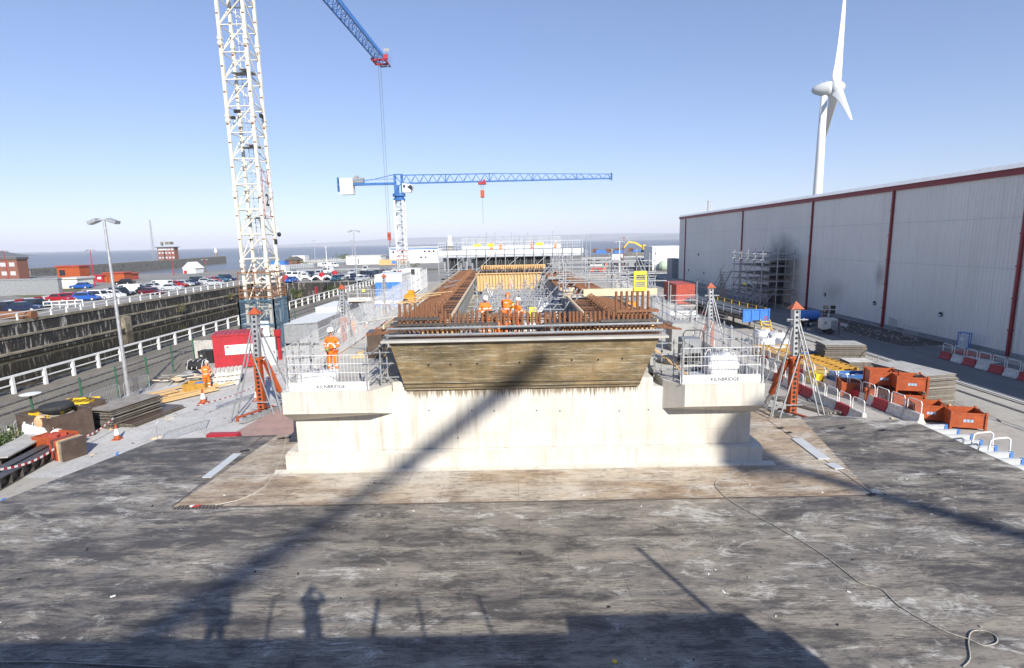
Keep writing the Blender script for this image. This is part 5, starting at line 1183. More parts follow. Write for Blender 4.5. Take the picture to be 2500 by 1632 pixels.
for px,py in ((598,1101),(700,1070),(688,1071),(2055,1046),(2155,1051),(1905,1046),(1925,1057),(2128,1208)): q=at(px,py,0); b.box((q.x,q.y,.008),(.34,.16,.004),.4)
struct(b.build('deck_slots',M['black']))
def rope(label,pts,r_,m,z=.02):
    P2=[at(px,py,0) for px,py in pts]; out=[]
    for i in range(len(P2)-1):
        p0,p1,p2,p3=P2[max(i-1,0)],P2[i],P2[i+1],P2[min(i+2,len(P2)-1)]
        for k in range(8):
            t=k/8; out.append(V([.5*((2*p1[j])+(-p0[j]+p2[j])*t+(2*p0[j]-5*p1[j]+4*p2[j]-p3[j])*t*t+(-p0[j]+3*p1[j]-3*p2[j]+p3[j])*t**3) for j in range(2)]+[z]))
    b=MB(); b.path(out,r_,6); return tag(b.build('rope',m,smooth=True),label,'rope')
rope('long pale rope snaking across the right of the deck to a loop',[(1838,1095),(1800,1150),(1748,1178),(1760,1205),(1800,1235),(1900,1290),(2000,1350),(2060,1395),(2100,1425),(2150,1440),(2200,1485),(2300,1540),(2362,1562),(2400,1578),(2432,1572),(2430,1555),(2400,1542),(2372,1545),(2364,1570),(2368,1610),(2350,1632)],.013,M['ropegrey'])
rope('thin pale rope lying across the left part of the ply deck',[(700,1060),(690,1110),(668,1160),(640,1195),(590,1220),(520,1236)],.010,M['rope'])
rope('thin pale rope stretched from the deck to the left corner of the caisson',[(696,1125),(675,1165),(650,1190),(600,1215)],.010,M['ropegrey'])
rope('pale rope along the bottom left edge of the deck',[(0,1620),(60,1618),(150,1620),(280,1626),(420,1632)],.014,M['ropegrey'])
b=MB(); q=at(1501,1617,0); b.lathe([(.001,.0),(.05,.0),(.05,.02),(.001,.025)],12,(q.x,q.y,.002)); tag(b.build('plastic_disc',M['yellow']),'small yellow cap lying on the shaded deck at the bottom','cap')
b=MB(); q=at(480,1237,0); b.box((q.x,q.y,.02),(.22,.06,.03),.5); b.box((q.x-.14,q.y,.02),(.12,.08,.03),.3,1); tag(b.build('litter',[M['red'],M['white']]),'red and white scrap beside the slotted corner of the ply deck','litter')
bm0=None
for i in range(13):
    y=22.6-i*.62
    k=MB(); k.bx(-1.2,.0,-.03,.03,-.26,-.08); k.bx(-1.2,.0,-.055,.055,-.08,-.05); k.bx(-1.2,.0,-.055,.055,-.29,-.26)
    kc=MB(); kc.box((.05,0,-.165),(.11,.12,.24))
    if bm0 is None:
        bm0=thing('deck_beam','-','beam',(0,0,0),0,'deck beams with blue caps'); k.build('beam',M['greyl'],bm0); kc.build('end_cap',M['bluetip'],bm0); o=bm0
    else: o=dup(bm0)
    o.location=(18.15-.02*i+(i%3)*.06,y,0); o['label']='%s blue capped white beam from the orange boxes, right deck edge'%ORD[i]
for i,(px,py) in enumerate([(388,1080),(300,1108),(235,1142),(160,1178),(85,1212),(25,1222)]):
    q=at(px,py,-.1); o=dup(bm0,(q.x-.15,q.y,0),pi,'%s blue capped white beam from the orange cone, left deck edge'%ORD[i])
for i,(px,py) in enumerate([(2410,1085),(2452,1100)]):
    q=at(px,py,-.1); b=MB(); b.path([(-.5,0,0),(-.45,0,.38),(-.35,0,.46),(.2,.05,.48),(.32,.05,.40),(.36,.05,-.2)],.032,8); tag(b.build('hoop_rail',M['white'],loc=(q.x-.1,q.y,-.1)),'white bent tube rail beside the blue capped beams, %s to the camera'%('farther' if i==0 else 'nearer'),'rail')
# ---------------- inside the trough and the bridge scaffold
r=random.Random(77); T=[]
for i in range(9):
    for j in range(5):
        x=-2.2+j*1.05+r.uniform(-.15,.15); y=28.5+i*2.4+r.uniform(-.3,.3); T.append(((x,y,3.3),(x,y,3.3+r.uniform(1.1,2.1))))
for i in range(14):
    y=28+i*1.5; z=3.6+r.uniform(0,1.1); T.append(((-2.5,y,z),(2.6,y+r.uniform(-.2,.2),z)))
for j in range(6):
    x=-2.3+j*.95
    for z in (3.9,4.5): T.append(((x,28,z+r.uniform(-.1,.1)),(x+r.uniform(-.2,.2),48,z)))
for i in range(10): x=r.uniform(-2.3,1.8); y=r.uniform(28,46); T.append(((x,y,3.3),(x+r.uniform(-1.2,1.2),y+r.uniform(-.5,.5),5.0)))
scaff('scaffold','dense birdcage of grey scaffold tubes filling the trough behind the workers',T,r=.026)
T=[]
for (x,y) in [(2.75,29.8),(2.75,31.3),(5.3,29.8),(5.3,31.3),(7.6,30.0),(4.0,29.8),(6.4,31.2)]: T.append(((x,y,ZT),(x,y,6.3+.5*(x<3))))
for z in (4.95,5.75,6.15): T+=[((2.3,29.75,z),(8.2,29.9,z)),((2.5,31.35,z),(7.9,31.35,z))]
for x in (2.75,5.3): T+=[((x,29.5,4.93),(x,31.7,4.93))]
scaff('scaffold_bridge','scaffold walkway bridge with pale toe boards crossing the right brown mat',T,r=.032,boards=[(2.6,6.9,29.9,31.2,5.0)])
for x0,x1,y,z1,d in ((3.7,6.9,29.68,5.40,'longest, across the front of the bridge'),(2.6,3.4,31.4,5.35,'short, at the back left of the bridge'),(6.93,7.7,29.9,5.34,'short, at the right end of the bridge')):
    b=MB(); b.bx(x0,x1,y,y+.04,5.0,z1); tag(b.build('toe_board',M['timberl']),'pale timber toe board, '+d+' over the mat','toe board')
T=[]
for k in range(3): T+=[((.2+.5*k,29.2+.3*k,3.4),(2.9+.25*k,31.0,6.0-.2*k))]
for k in range(2): T+=[((1.6+.4*k,27.5,3.3),(3.4+.3*k,30.0,5.4))]
for k in range(3): T.append(((-.4+.7*k,41,3.3),(2.9+.3*k,43.5,6.2)))
scaff('stair_rails','diagonal scaffold stair rails leaning up to the bridge from the trough',T,r=.034)
b=MB()
for i in range(8): b.box((.9+.27*i,29.9,3.6+.26*i),(.3,.8,.05))
tag(b.build('stair_treads',M['galvd']),'grey stair treads between the diagonal rails in the trough','stairs')
T=[((x,31.35,6.0),(x,31.35,7.2)) for x in (2.7,7.6)]+[((2.6,36,z),(9.2,36,z)) for z in (5.6,6.25,6.6)]+[((x,36,3.1),(x,36,7.4)) for x in (2.9,4.6,6.3,7.9,9.1)]+[((6.3,36,6.6),(7.4,33,3.2)),((7.9,36,6.8),(8.8,32.6,3.2)),((8.1,36,6.8),(9.1,32.9,3.2))]
scaff('scaffold','open scaffold rails behind the bridge beside the yellow gate',T,r=.034)
GY=thing('yellow_gate','yellow swing gate with mesh infill on the right scaffold','gate',(7.35,29.6,5.3)); b=MB()
q=aty(1547,712,29.6); q2=aty(1579,662,29.6); w_=(q2.x-q.x); h=q2.z-q.z; GY.location=(q.x,29.6,q.z)
b.bx(0,w_,-.02,.02,0,.2*h); b.bx(0,w_,-.02,.02,.82*h,h); b.bx(0,.07,-.02,.02,.2*h,.82*h); b.bx(w_-.07,w_,-.02,.02,.2*h,.82*h); b.bx(.07,w_-.07,-.02,.02,.48*h,.53*h); b.build('frame',M['yellowp'],GY,bevel=.015)
b=MB()
for i in range(6): b.tube((.07+(w_-.14)*i/5,0,.2*h),(.07+(w_-.14)*i/8,0,.82*h),.007,4,cap=False)
for i in range(7): b.tube((.07,0,.2*h+.62*h*i/7),(w_-.07,0,.2*h+.62*h*i/7),.007,4,cap=False)
b.build('mesh_infill',M['yellowp'],GY)
for i,(x0,x1,y,z0,z1,d) in enumerate([(-.55,.05,33.5,3.9,4.3,'the scaffold sign behind the stooping worker'),(.75,1.15,29.5,3.4,4.5,'the upright panel right of the trough workers')]):
    b=MB(); b.bx(x0,x1,y,y+.04,z0,z1); b.bx(x0,x1,y-.01,y,z0,z0+.06,1); tag(b.build('yellow_board',[M['yellowp'],M['white']]),'yellow safety board, '+d,'board')
sack('bulk_bag','white bulk bag in the trough left of the black sack',(.95,27.0),(.9,.8,.8),M['bag'],55,3.3)
sack('bulk_bag','white bulk bags lying under the stair rails in the trough',(2.0,32.0),(1.4,1.2,1.2),M['bag'],56,3.3)
sack('rubbish_sack','small black sack standing in the trough right of the workers',(1.35,25.6),(.5,.45,.6),M['black'],57,3.6,cat='sack')
# tall loose poles of the right walkway
for i,(x,y,h) in enumerate([(8.9,44,3.2),(9.6,44,3.0),(10.2,41,2.6),(11.4,41,2.6),(13.5,41,2.5),(8.7,36,2.2),(8.8,25,1.9),(8.6,30.5,2.4)]):
    b=MB(); b.tube((0,0,0),(0,0,h),.03,6); b.box((0,0,.9),(.09,.09,.1)); tag(b.build('scaffold_pole',M['galv'],loc=(x,y,ZT if x<9.2 else 2.3)),'upright scaffold pole beside the right walkway, %s from the camera'%ORD[[5,6,4,3,2,1,0,7][i]],'pole','scaffold poles beside the right walkway')
b=MB(); b.bx(11.3,13.8,41,44,2.1,2.26)
for i in range(8): b.bx(11.4+i*.3,11.5+i*.3,40.95,44,1.9,2.098)
for x in (11.4,13.7): b.tube((x,41.2,G),(x,41.2,2.1),.03,6); b.tube((x,43.8,G),(x,43.8,2.1),.03,6)
tag(b.build('raised_platform',M['galv']),'raised scaffold platform in front of the red corrugated container','platform')

# more loose clutter of the site
T=[((x,44+dy,3.1),(x,44+dy,6.6+.3*(i%3))) for i,(x,dy) in enumerate(((3,0),(4.4,0),(5.8,0),(7.2,0),(8.4,0),(3.6,3),(6.4,3),(8.0,3)))]
T+=[((2.6,44,z),(9.0,44,z)) for z in (4.0,5.0,5.6,6.2)]+[((3.2,47,z),(8.6,47,z)) for z in (4.6,5.8,6.4)]+[((4.4,44,3.2),(6.8,47,6.0)),((5.8,44,5.9),(3.4,44,3.3)),((7.2,44,3.3),(8.9,44,6.2))]
scaff('scaffold','taller scaffold lattice farther back along the right mat',T,r=.034,boards=[(2.8,8.8,44,47,5.0)])
for i,(x,y,z,L,a,m,d) in enumerate([(-12,37,G,3.0,1.3,'timber','beside the left kerb wall'),(-11.4,33,G,2.4,1.5,'timberl','short, below the left walkway'),(-15.5,30,G,3.2,1.2,'galv','grey, on the gravel near the left prop tower'),(10.8,31,G,3.4,1.5,'timber','below the right walkway'),(11.6,35,G,2.8,1.4,'galv','grey, below the right walkway'),(-10.6,27,G,2.6,1.35,'bluetip','blue, behind the left prop tower'),(-10.2,25.5,G,2.2,1.3,'bluetip','shorter blue one, behind the left prop tower')]):
    b=MB()
    for k in range(4): b.box((.0,.13*k,.06+.02*(k%2)),(L*(1-.06*k),.11,.1))
    tag(b.build('beam_bundle',M[m],loc=(x,y,z),rz=a),'small bundle of beams %s'%d,'beams')
r=random.Random(44); b=MB()
for i in range(260):
    x,y=r.choice(((r.uniform(-21,-12),r.uniform(22,48)),(r.uniform(10,24),r.uniform(24,50))))
    s=r.uniform(.03,.16); b.box((x,y,G+.02+s*.15),(s*r.uniform(1,4),s,s*.4),r.uniform(0,3),mi=r.randrange(3))
o=b.build('debris',[M['timberl'],M['plyold'],M['stone']]); o['kind']='stuff'; tag(o,'scattered offcuts and stones on the yard on both sides of the caisson','debris')
r=random.Random(45); b=MB()
for i in range(120):
    x,y=r.uniform(-15,15),r.uniform(9,18); s=r.uniform(.012,.04); b.box((x,y,.006+s*.2),(s*r.uniform(1,3),s,s*.5),r.uniform(0,3),mi=r.randrange(3))
o=b.build('deck_grit',[M['white'],M['plyold'],M['black']]); o['kind']='stuff'; tag(o,'tiny crumbs of grit and chips scattered over the dark deck','grit')
# ---------------- second caisson under scaffold farther back
K2=thing('far_caisson','second caisson wrapped in scaffold and white edge boards behind the first','concrete structure',(0,80,G))
def k2(b,name,m): return b.build(name,m,K2,loc=(0,-80,-G))
b=MB(); b.bx(-10.3,9.4,80.4,120,G,3.0); k2(b,'base',M['conc2'])
b=MB(); b.bx(-5.6,5.2,80.5,82,3.9,5.95); b.bx(-9.4,-8.2,80.5,82,4.0,5.9); k2(b,'opening_shade',M['black'])  # solid black blocks stand for the shade under the slab
b=MB(); b.bx(-10.9,9.8,79.9,118,6.0,6.2); k2(b,'deck_slab',M['greyl'])
b=MB(); b.bx(-10.95,9.9,79.78,79.85,6.22,6.85); k2(b,'toe_board',M['white']); b=MB(); b.bx(-10.9,9.8,79.75,79.9,5.85,6.0); k2(b,'edge_beam',M['galv'])
b=MB(); 
for i in range(90): x=-10.9+20.7*i/89; b.tube((x,79.8,6.85),(x,79.8,8.0),.012,3,cap=False); b.tube((x*.75,88,6.9),(x*.75,88,8.6),.012,3,cap=False)
for z in (7.2,7.6,8.0): b.tube((-10.9,79.8,z),(9.8,79.8,z),.022,4)
for z in (7.4,8.0,8.6): b.tube((-8.2,88,z),(7.4,88,z),.022,4)
b.bx(-8.2,7.4,88.02,88.06,6.9,7.35); k2(b,'mesh_panel',M['meshw'])
r=random.Random(5); b=MB()
for i in range(16):
    x=-10.8+20.5*i/15; b.tube((x,79.6,G),(x,79.6,6.6+r.uniform(0,2.6)),.05,6)
for i in range(12):
    x=-8+14*i/11; b.tube((x,87,6),(x,87,8.8+r.uniform(0,.9)),.04,5)
for z in (.6,1.6,2.6,3.5,4.2): b.tube((-10.9,79.6,z),(9.8,79.6,z),.05,6)
for i in range(8):
    x=-10.8+2.6*i; b.tube((x,79.6,1.6),(x+1.35,79.6,3.5),.045,5); b.tube((x+2.7,79.6,1.6),(x+1.35,79.6,3.5),.045,5)
for i in range(5): x=-9.8+3.9*i; b.tube((x,79.6,3.6),(x+2.6,79.6,5.8),.05,5)
k2(b,'scaffold',M['galv'])
b=MB(); r=random.Random(15)
for i in range(28):
    x=-10.6+20.2*i/27; b.tube((x,79.2+r.uniform(-.6,.2),G),(x,79.2,3.6+r.uniform(0,.8)),.035,5)
for i in range(20):
    x=-10.5+i; z=r.choice((.4,1.4,2.4)); b.tube((x,79.3,z),(x+1,79.3,z+1.0),.03,5); b.tube((x,80.3,3.6),(x+r.uniform(-.6,.6),80.3,6),.03,5)
for i in range(10): z=.2+.42*i; b.tube((-11,79.1,z),(9.9,79.1,z),.028,5)
k2(b,'lower_scaffold',M['galvd'])
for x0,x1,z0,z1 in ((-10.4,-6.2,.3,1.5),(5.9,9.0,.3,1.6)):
    b=MB(); b.bx(x0,x1,80.3,80.34,z0,z1); k2(b,'shadow_board',M['dark'])  # dark sheets stand for the shade in the voids behind the tubes
b=MB()
for i in range(9): b.bx(-10.2+i*1.0,-9.6+i*1.0,81,82,4.0,5.6) if i%3 else b.bx(-10.2+i,-9.8+i,80.6,81,3.9,5.9)
k2(b,'inner_frame',M['grey'])
b=MB(); b.bx(-10.6,-5.6,80.3,80.35,1.7,2.9); b.bx(5.6,8.8,80.3,80.35,1.7,2.9); k2(b,'shadow_board',M['dark'])  # two more dark sheets painted as shade in the voids
for i,(x,z,d) in enumerate([(-5.7,7.3,'left'),(-3.8,7.3,'middle'),(3.2,7.3,'right')]):
    b=MB(); b.bx(x,x+1.0,79.7,79.74,7.35,7.75); tag(b.build('yellow_sign',M['yellowp']),'yellow sign on the far white barrier, the %s one'%d,'sign')
for i,(px,d) in enumerate([(1200,'leftmost of those of the four'),(1222,'second from the left of the four'),(1298,'near the middle of the far deck'),(1356,'beside the right yellow sign of the four')]):
    person('small person in orange on the far caisson, '+d,(aty(px,610,84).x,84,6.2),r.uniform(0,6),{},detail=False,suit='hiviz',helmet='white' if i%2 else 'hiviz',scale=.95)
# ---------------- vehicles
def carmesh(L=4.3,W=1.76,H=1.45,kind='hatch'):
    t=thing('parked_car','-','car'); hw=W/2
    if kind=='van': st=[(-.5,.75,.55,.9),(-.46,.95,.9,.97),(-.36,1.05,1.0,1.),(.5,.98,1.0,1.)]
    # body lower shell: rings along length
    prof=[(-.50,.30,.55,.80),(-.485,.22,.70,.93),(-.38,.20,.80,1.),(-.18,.20,.90,1.),(.30,.20,.92,1.),(.44,.22,.93,.97),(.49,.28,.88,.90),(.50,.34,.80,.86)]
    if kind=='van': prof=[(-.50,.28,.75,.86),(-.48,.2,1.0,.96),(-.38,.2,1.08,1.),(0,.2,1.1,1.),(.49,.2,1.1,1.),(.50,.26,1.08,.97)]
    b=MB(); vs=[];N=8
    for x,z0,z1,k in prof:
        X=x*L; w_=hw*k
        vs+=[(X,-w_*.92,z0),(X,-w_,z0+.12),(X,-w_,z1-.10),(X,-w_*.88,z1),(X,w_*.88,z1),(X,w_,z1-.10),(X,w_,z0+.12),(X,w_*.92,z0)]
    fs=[(i*N+j,(i+1)*N+j,(i+1)*N+(j+1)%N,i*N+(j+1)%N) for i in range(len(prof)-1) for j in range(N)]+[tuple(range(N))[::-1],tuple(range((len(prof)-1)*N,len(prof)*N))]
    b.add(vs,[q[::-1] for q in fs]); b.build('body',M['white'],t,smooth=False)
    # cabin
    z0=prof[3][2]-.02
    if kind=='van': cx=[(-.36,-.24),(.495,.485)]; cz=H
    elif kind=='suv': cx=[(-.20,-.08),(.48,.42)]; cz=H*1.12
    elif kind=='saloon': cx=[(-.22,-.08),(.36,.22)]; cz=H*.98
    else: cx=[(-.24,-.09),(.47,.36)]; cz=H
    a0,a1=cx[0][0]*L,cx[0][1]*L; c0,c1=cx[1][0]*L,cx[1][1]*L; wb,wt=hw*.93,hw*.74
    if kind=='van': wt=hw*.90
    P0=[(a0,-wb,z0),(c0,-wb,z0),(c0,wb,z0),(a0,wb,z0)]; P1=[(a1,-wt,cz-.04),(c1,-wt,cz-.04),(c1,wt,cz-.04),(a1,wt,cz-.04)]; P2=[(a1+.06,-wt*.93,cz),(c1-.05,-wt*.93,cz),(c1-.05,wt*.93,cz),(a1+.06,wt*.93,cz)]
    b=MB(); b.add(P0+P1+P2,[(8,9,10,11)]+[(i,(i+1)%4,4+(i+1)%4,4+i) for i in range(4)]+[(4+i,4+(i+1)%4,8+(i+1)%4,8+i) for i in range(4)]); b.build('roof',M['white'],t)
    def inset(i,j,k,l,name,s0=.08,s1=.1,off=.012,lo=.12,hi=.88):
        A,B,C_,D=V(i),V(j),V(k),V(l); n=(B-A).cross(D-A).normalized()
        def P(u,v): return A.lerp(B,u).lerp(D.lerp(C_,u),v)+n*off
        g=MB(); g.add([P(s0,lo),P(1-s1,lo),P(1-s1,hi),P(s0,hi)],[(0,1,2,3)]); g.build(name,M['glass'],t)
    inset(P0[3],P0[0],P1[0],P1[3],'windscreen'); 
    if kind!='van':
        inset(P0[1],P0[2],P1[2],P1[1],'rear_window'); inset(P0[0],P0[1],P1[1],P1[0],'side_window',.06,.08); inset(P0[2],P0[3],P1[3],P1[2],'side_window',.08,.06)
    else:
        inset(P0[0],P0[1],P1[1],P1[0],'side_window',.04,.74); inset(P0[2],P0[3],P1[3],P1[2],'side_window',.74,.04)
        inset(P0[1],P0[2],P1[2],P1[1],'rear_window',.1,.1,.012,.35,.85)
    for x in (-.31*L,.29*L):
        for s in (-1,1):
            g=MB(); g.tube((x,s*(hw-.2),.31),(x,s*(hw+.01),.31),.32,14); g.tube((x,s*(hw+.01),.31),(x,s*(hw+.025),.31),.19,10,mi=1); g.build('wheel',[M['rubber'],M['greyl']],t)
    for s in (-1,1):
        g=MB(); g.box((-.487*L,s*hw*.66,.62),(.10,.30,.13)); g.build('headlight',M['greyl'],t); g=MB(); g.box((.492*L,s*hw*.72,.78),(.07,.18,.18)); g.build('tail_light',M['red'],t)
    g=MB(); g.box((.502*L,0,.58),(.03,.5,.11)); g.build('number_plate',M['yellowp'],t)
    return t
CM={k:carmesh(*v) for k,v in dict(hatch=(4.1,1.74,1.46,'hatch'),saloon=(4.5,1.78,1.44,'saloon'),suv=(4.5,1.84,1.5,'suv'),van=(4.8,1.85,1.85,'van')).items()}
CARC={}
def carpaint(n):
    C=dict(black=(.012,.013,.015),navy=(.012,.02,.06),blue=(.02,.10,.42),teal=(.04,.13,.20),red=(.38,.012,.02),white=(.80,.80,.79),silver=(.48,.50,.52),grey=(.13,.14,.15),maroon=(.12,.012,.02))
    if n not in CARC:
        m,t,bs=_mat('car_paint_'+n); c=C[n]; nz=noise(t,coords(t),3,3); t.links.new(mix(t,nz,c,tuple(k*.9 for k in c)),bs.inputs['Base Color']); bs.inputs['Roughness'].default_value=.28; bs.inputs['Coat Weight'].default_value=.5; bs.inputs['Coat Roughness'].default_value=.06
        CARC[n]=m
    return CARC[n]
usedc=set()
def car(kind,colr,x,y,rz,label,group='cars parked on the far quay'):
    src=CM[kind]
    if kind not in usedc: o=src; usedc.add(kind)
    else: o=dup(src)
    o.location=(x,y,G); o.rotation_euler=(0,0,rz); o['label']=label; o['group']=group; o['category']='van' if kind=='van' else 'car'
    for c in o.children:
        if c.name.split('.')[0] in ('body','roof'): paint(c,0,carpaint(colr))
KN=dict(hatch='hatchback',saloon='saloon car',suv='tall estate car',van='panel van')
# near row along the far quay edge, from the left edge of the photo to the crane mast
row=[(14,760,'hatch','black'),(52,760,'saloon','navy'),(85,752,'hatch','black'),(142,736,'saloon','red'),(172,733,'hatch','red'),(207,733,'hatch','blue'),(242,730,'suv','white'),(272,727,'hatch','white'),(293,722,'suv','black'),(308,716,'van','white'),(335,715,'hatch','black'),(352,712,'saloon','grey'),(366,719,'saloon','maroon'),(373,706,'hatch','silver'),(388,704,'van','white'),(415,708,'saloon','silver'),(412,700,'hatch','white'),(430,700,'hatch','red'),(447,698,'hatch','silver'),(461,696,'saloon','navy'),(484,690,'suv','black'),(505,692,'hatch','silver'),(518,688,'hatch','red'),(535,687,'saloon','teal'),(553,684,'suv','navy'),(520,696,'saloon','silver')]
nm=['leftmost in the quayside row, cut by the photo edge','second in the quayside row','third in the quayside row, before the white barrier','behind the white angled barrier, left of another red car','right of another red car','between the red and the white cars','right of the bright blue hatchback','half behind the lamp post','right of the tall lamp post','left of the maroon saloon','just right of the first white van','behind the maroon saloon','nearest the quay edge beside a silver saloon','left of the larger white van','the larger one in the middle of the row','nearest the quay edge right of the maroon saloon','just right of the larger white van','small and bright, left of the navy saloon','between the small red car and the navy saloon','left of the black estate','the dark one right of the navy saloon','right of the black estate car','partly hidden left of the teal saloon','left of the crane mast','immediately left of the crane mast','nearest the quay rail close to the crane mast']
for (px,py,k,c),n in zip(row,nm):
    q=at(px,py+2); car(k,c,q.x,q.y+.6,radians(random.uniform(-12,12))+(pi if k!='van' else .1),'%s %s, %s'%(c,KN[k],n))
for px,py,k,c,n,a in [(200,705,'saloon','blue','alone beside the cream hut under the orange building',.1),(305,695,'saloon','black','alone in front of the orange shed',.0)]:
    q=at(px,py); car(k,c,q.x,q.y,a,'%s %s, %s'%(c,KN[k],n))
lot=[(655,683,'saloon','black'),(685,681,'suv','grey'),(708,678,'suv','white'),(728,680,'van','white'),(745,680,'hatch','white'),(757,674,'saloon','navy'),(712,690,'saloon','blue'),(768,684,'saloon','black'),(779,674,'suv','silver'),(800,668,'van','white'),(803,683,'saloon','navy'),(822,686,'hatch','teal'),(840,684,'hatch','silver'),(864,684,'suv','navy'),(862,670,'saloon','silver'),(888,676,'suv','black'),(886,687,'saloon','silver'),(905,677,'suv','navy'),(893,662,'suv','white'),(920,674,'suv','black'),(935,670,'saloon','maroon'),(947,680,'van','white'),(966,676,'van','white'),(983,676,'van','white')]
ln=['just right of the crane mast','second right of the crane mast','left of the white van','left of the white hatchback','between two dark saloons','behind the white hatchback','nearest the white arches','right of the white hatchback','behind two dark saloons','between two red tanks','in front of the right red tank','right of the row, before the gap','first after the gap','beside the lamp post','behind the lamp post','in the middle of the dark group','by the arches right of the lamp post','beside a black estate','at the back of the right group','right end of the dark group','last before the white vans','first of three beside the far crane','middle of three beside the far crane','nearest the far crane mast']
for (px,py,k,c),n in zip(lot,ln):
    q=at(px,py); car(k,c,q.x,q.y,pi/2+radians(random.uniform(-14,14)),'%s %s in the car park, %s'%(c,KN[k],n),'cars in the far car park')
for px,n in ((790,'left'),(813,'right')): q=at(px,653); car('van','white',q.x,q.y,2.6,'white panel van on the upper road, the %s of two'%n,'vans on the upper road')
# ---------------- quay walls and railings
QW=thing('quay_wall','dark stained stepped stone wall of the dock below the parked cars','quay wall',(QF,0,G))
b=MB()
for z0,z1,o in ((-2.5,G-.002,0),(-4.4,-2.5,.5),(-9,-4.4,1.0)): b.bx(QF-3,QF+o,-150,DE+8,z0,z1)
b.build('wall',M['quay'],QW,loc=(-QF,0,-G))
for z,o in ((-2.5,.62),(-4.4,1.12)): b=MB(); b.bx(QF-.2,QF+o,-150,DE+8,z,z+.22); b.build('ledge',M['ledge'],QW,loc=(-QF,0,-G))
b=MB(); b.bx(QF-.3,QF+.12,-150,DE+8,-.85,G+.1); b.build('coping',M['ledge'],QW,loc=(-QF,0,-G))
b=MB(); b.bx(QF+.4,QF+1.2,86,87.4,-4.9,-2.5); b.build('buttress',M['ledge'],QW,loc=(-QF,0,-G))
b=MB(); b.bx(QF+1,QN,DE,DE+6,-9,G-.01); 
tag(b.build('dock_end_wall',M['quay']),'dark end wall of the dock below the white arched guards','quay wall')
b=MB(); b.bx(QN-.35,QN,-150,DE,-9,G+.05); tag(b.build('quay_wall',M['quay']),'near dock wall below the white railing beside the old tracks','quay wall')
b=MB(); 
for i in range(9):
    a=radians(90+10*i); rr=5.5
    b.path([(QF+2+rr*(1-.06*i)*cos(radians(90-10*k))*1.0+2*i*.2,DE-.5-i*.5,-7.0+(5.8-.35*i)*sin(radians(10*k))) for k in range(0,10)],.25,5)
tag(b.build('stepped_arch',M['stone']),'curved stepped stonework at the far end of the dock beside the crane mast','stonework')
b=MB(); b.bx(QN-7,QN-.4,DE-9,DE,-8,-1.2); tag(b.build('lock_sill',M['quay']),'dark stone return wall at the right end of the dock','quay wall')
for i,(x,y,z) in enumerate([(QN-12,DE-.4,-4),(QN-6,DE-9.4,-3.4),(QN-20,DE-.3,-4.5),(QF+1.3,119,-3.2),(QF+1.2,101,-3.6)]):
    bush('tuft of weeds on the dock wall, %s'%['right of the life ring','below the white railing at the right','left of the red life ring','near the crane mast on the long wall','middle of the long wall'][i],(x,y,z),(3.4,1.2,2.6) if i<3 else (1.4,1.0,1.6),60+i,260,'grass' if i>2 else 'leaf')
def railing(label,x,y0,y1,sp,m,h=1.05,zb=G,thick=.09):
    t=thing('railing',label,'railing',(x,y0,zb)); n=int((y1-y0)/sp)+1; p=None
    for i in range(n):
        if p is None: b=MB(); b.bx(-thick,thick,-thick,thick,0,h); p=b.build('post',M[m],t); o=p
        else: o=p.copy(); COL.objects.link(o); o.parent=t
        o.location=(0,i*sp,0)
    b=MB(); b.bx(-.06,.06,0,y1-y0,h-.02,h+.10); b.bx(-.03,.03,0,y1-y0,h*.52,h*.52+.07); b.build('rails',M[m],t); return t
railing('long white railing along the near dock edge beside the old tracks',QN+.35,14,127,2.35,'white')
railing('long white railing along the far dock edge in front of the parked cars',QF-.25,30,DE,2.6,'white',1.0)
for x in (-28.9,-27.4): b=MB(); b.bx(x-.06,x+.06,5,122,G+.01,G+.08); tag(b.build('old_rail',M['steeldk']),'rusty old crane rail in the quay surface, %s the white railing'%('nearer' if x<-28 else 'farther from'),'rail','old rails on the quay')
# white arched guards on the dock end
a,c=V((QF-1,DE+6,G)),V((QN-6,DE+6.5,G)); n=10
for i in range(n):
    b=MB(); L=(c-a).length/n; pts=[(L*k/8,0,G*0+.35+.85*sin(pi*k/8)) for k in range(9)]
    for k in range(8): b.bar((pts[k][0],0,pts[k][2]),(pts[k+1][0],0,pts[k+1][2]),.5,.38)
    b.bx(.05,.25,-.1,.1,-.2,.5); o=b.build('arched_guard',M['white'],loc=a+(c-a)*(i/n)); tag(o,'white arched guard, %s from the left along the dock end'%ORD[i],'guard','white arched guards at the dock end')
for i,(px,py) in enumerate([(971,592+100),]): pass
LR=thing('life_ring','red life ring holder on the white railing of the near dock edge','life ring',(QN+.3,86,G)); b=MB(); b.bx(-.08,.08,-.45,.45,.9,2.3); b.build('housing',M['red'],LR,bevel=.06); b=MB(); b.tube((.0,0,0),(0,0,1.0),.06,6); b.build('post',M['white'],LR)
b=MB(); b.lathe([(.45,-.12),(.6,0),(.45,.12),(.3,0)],14)
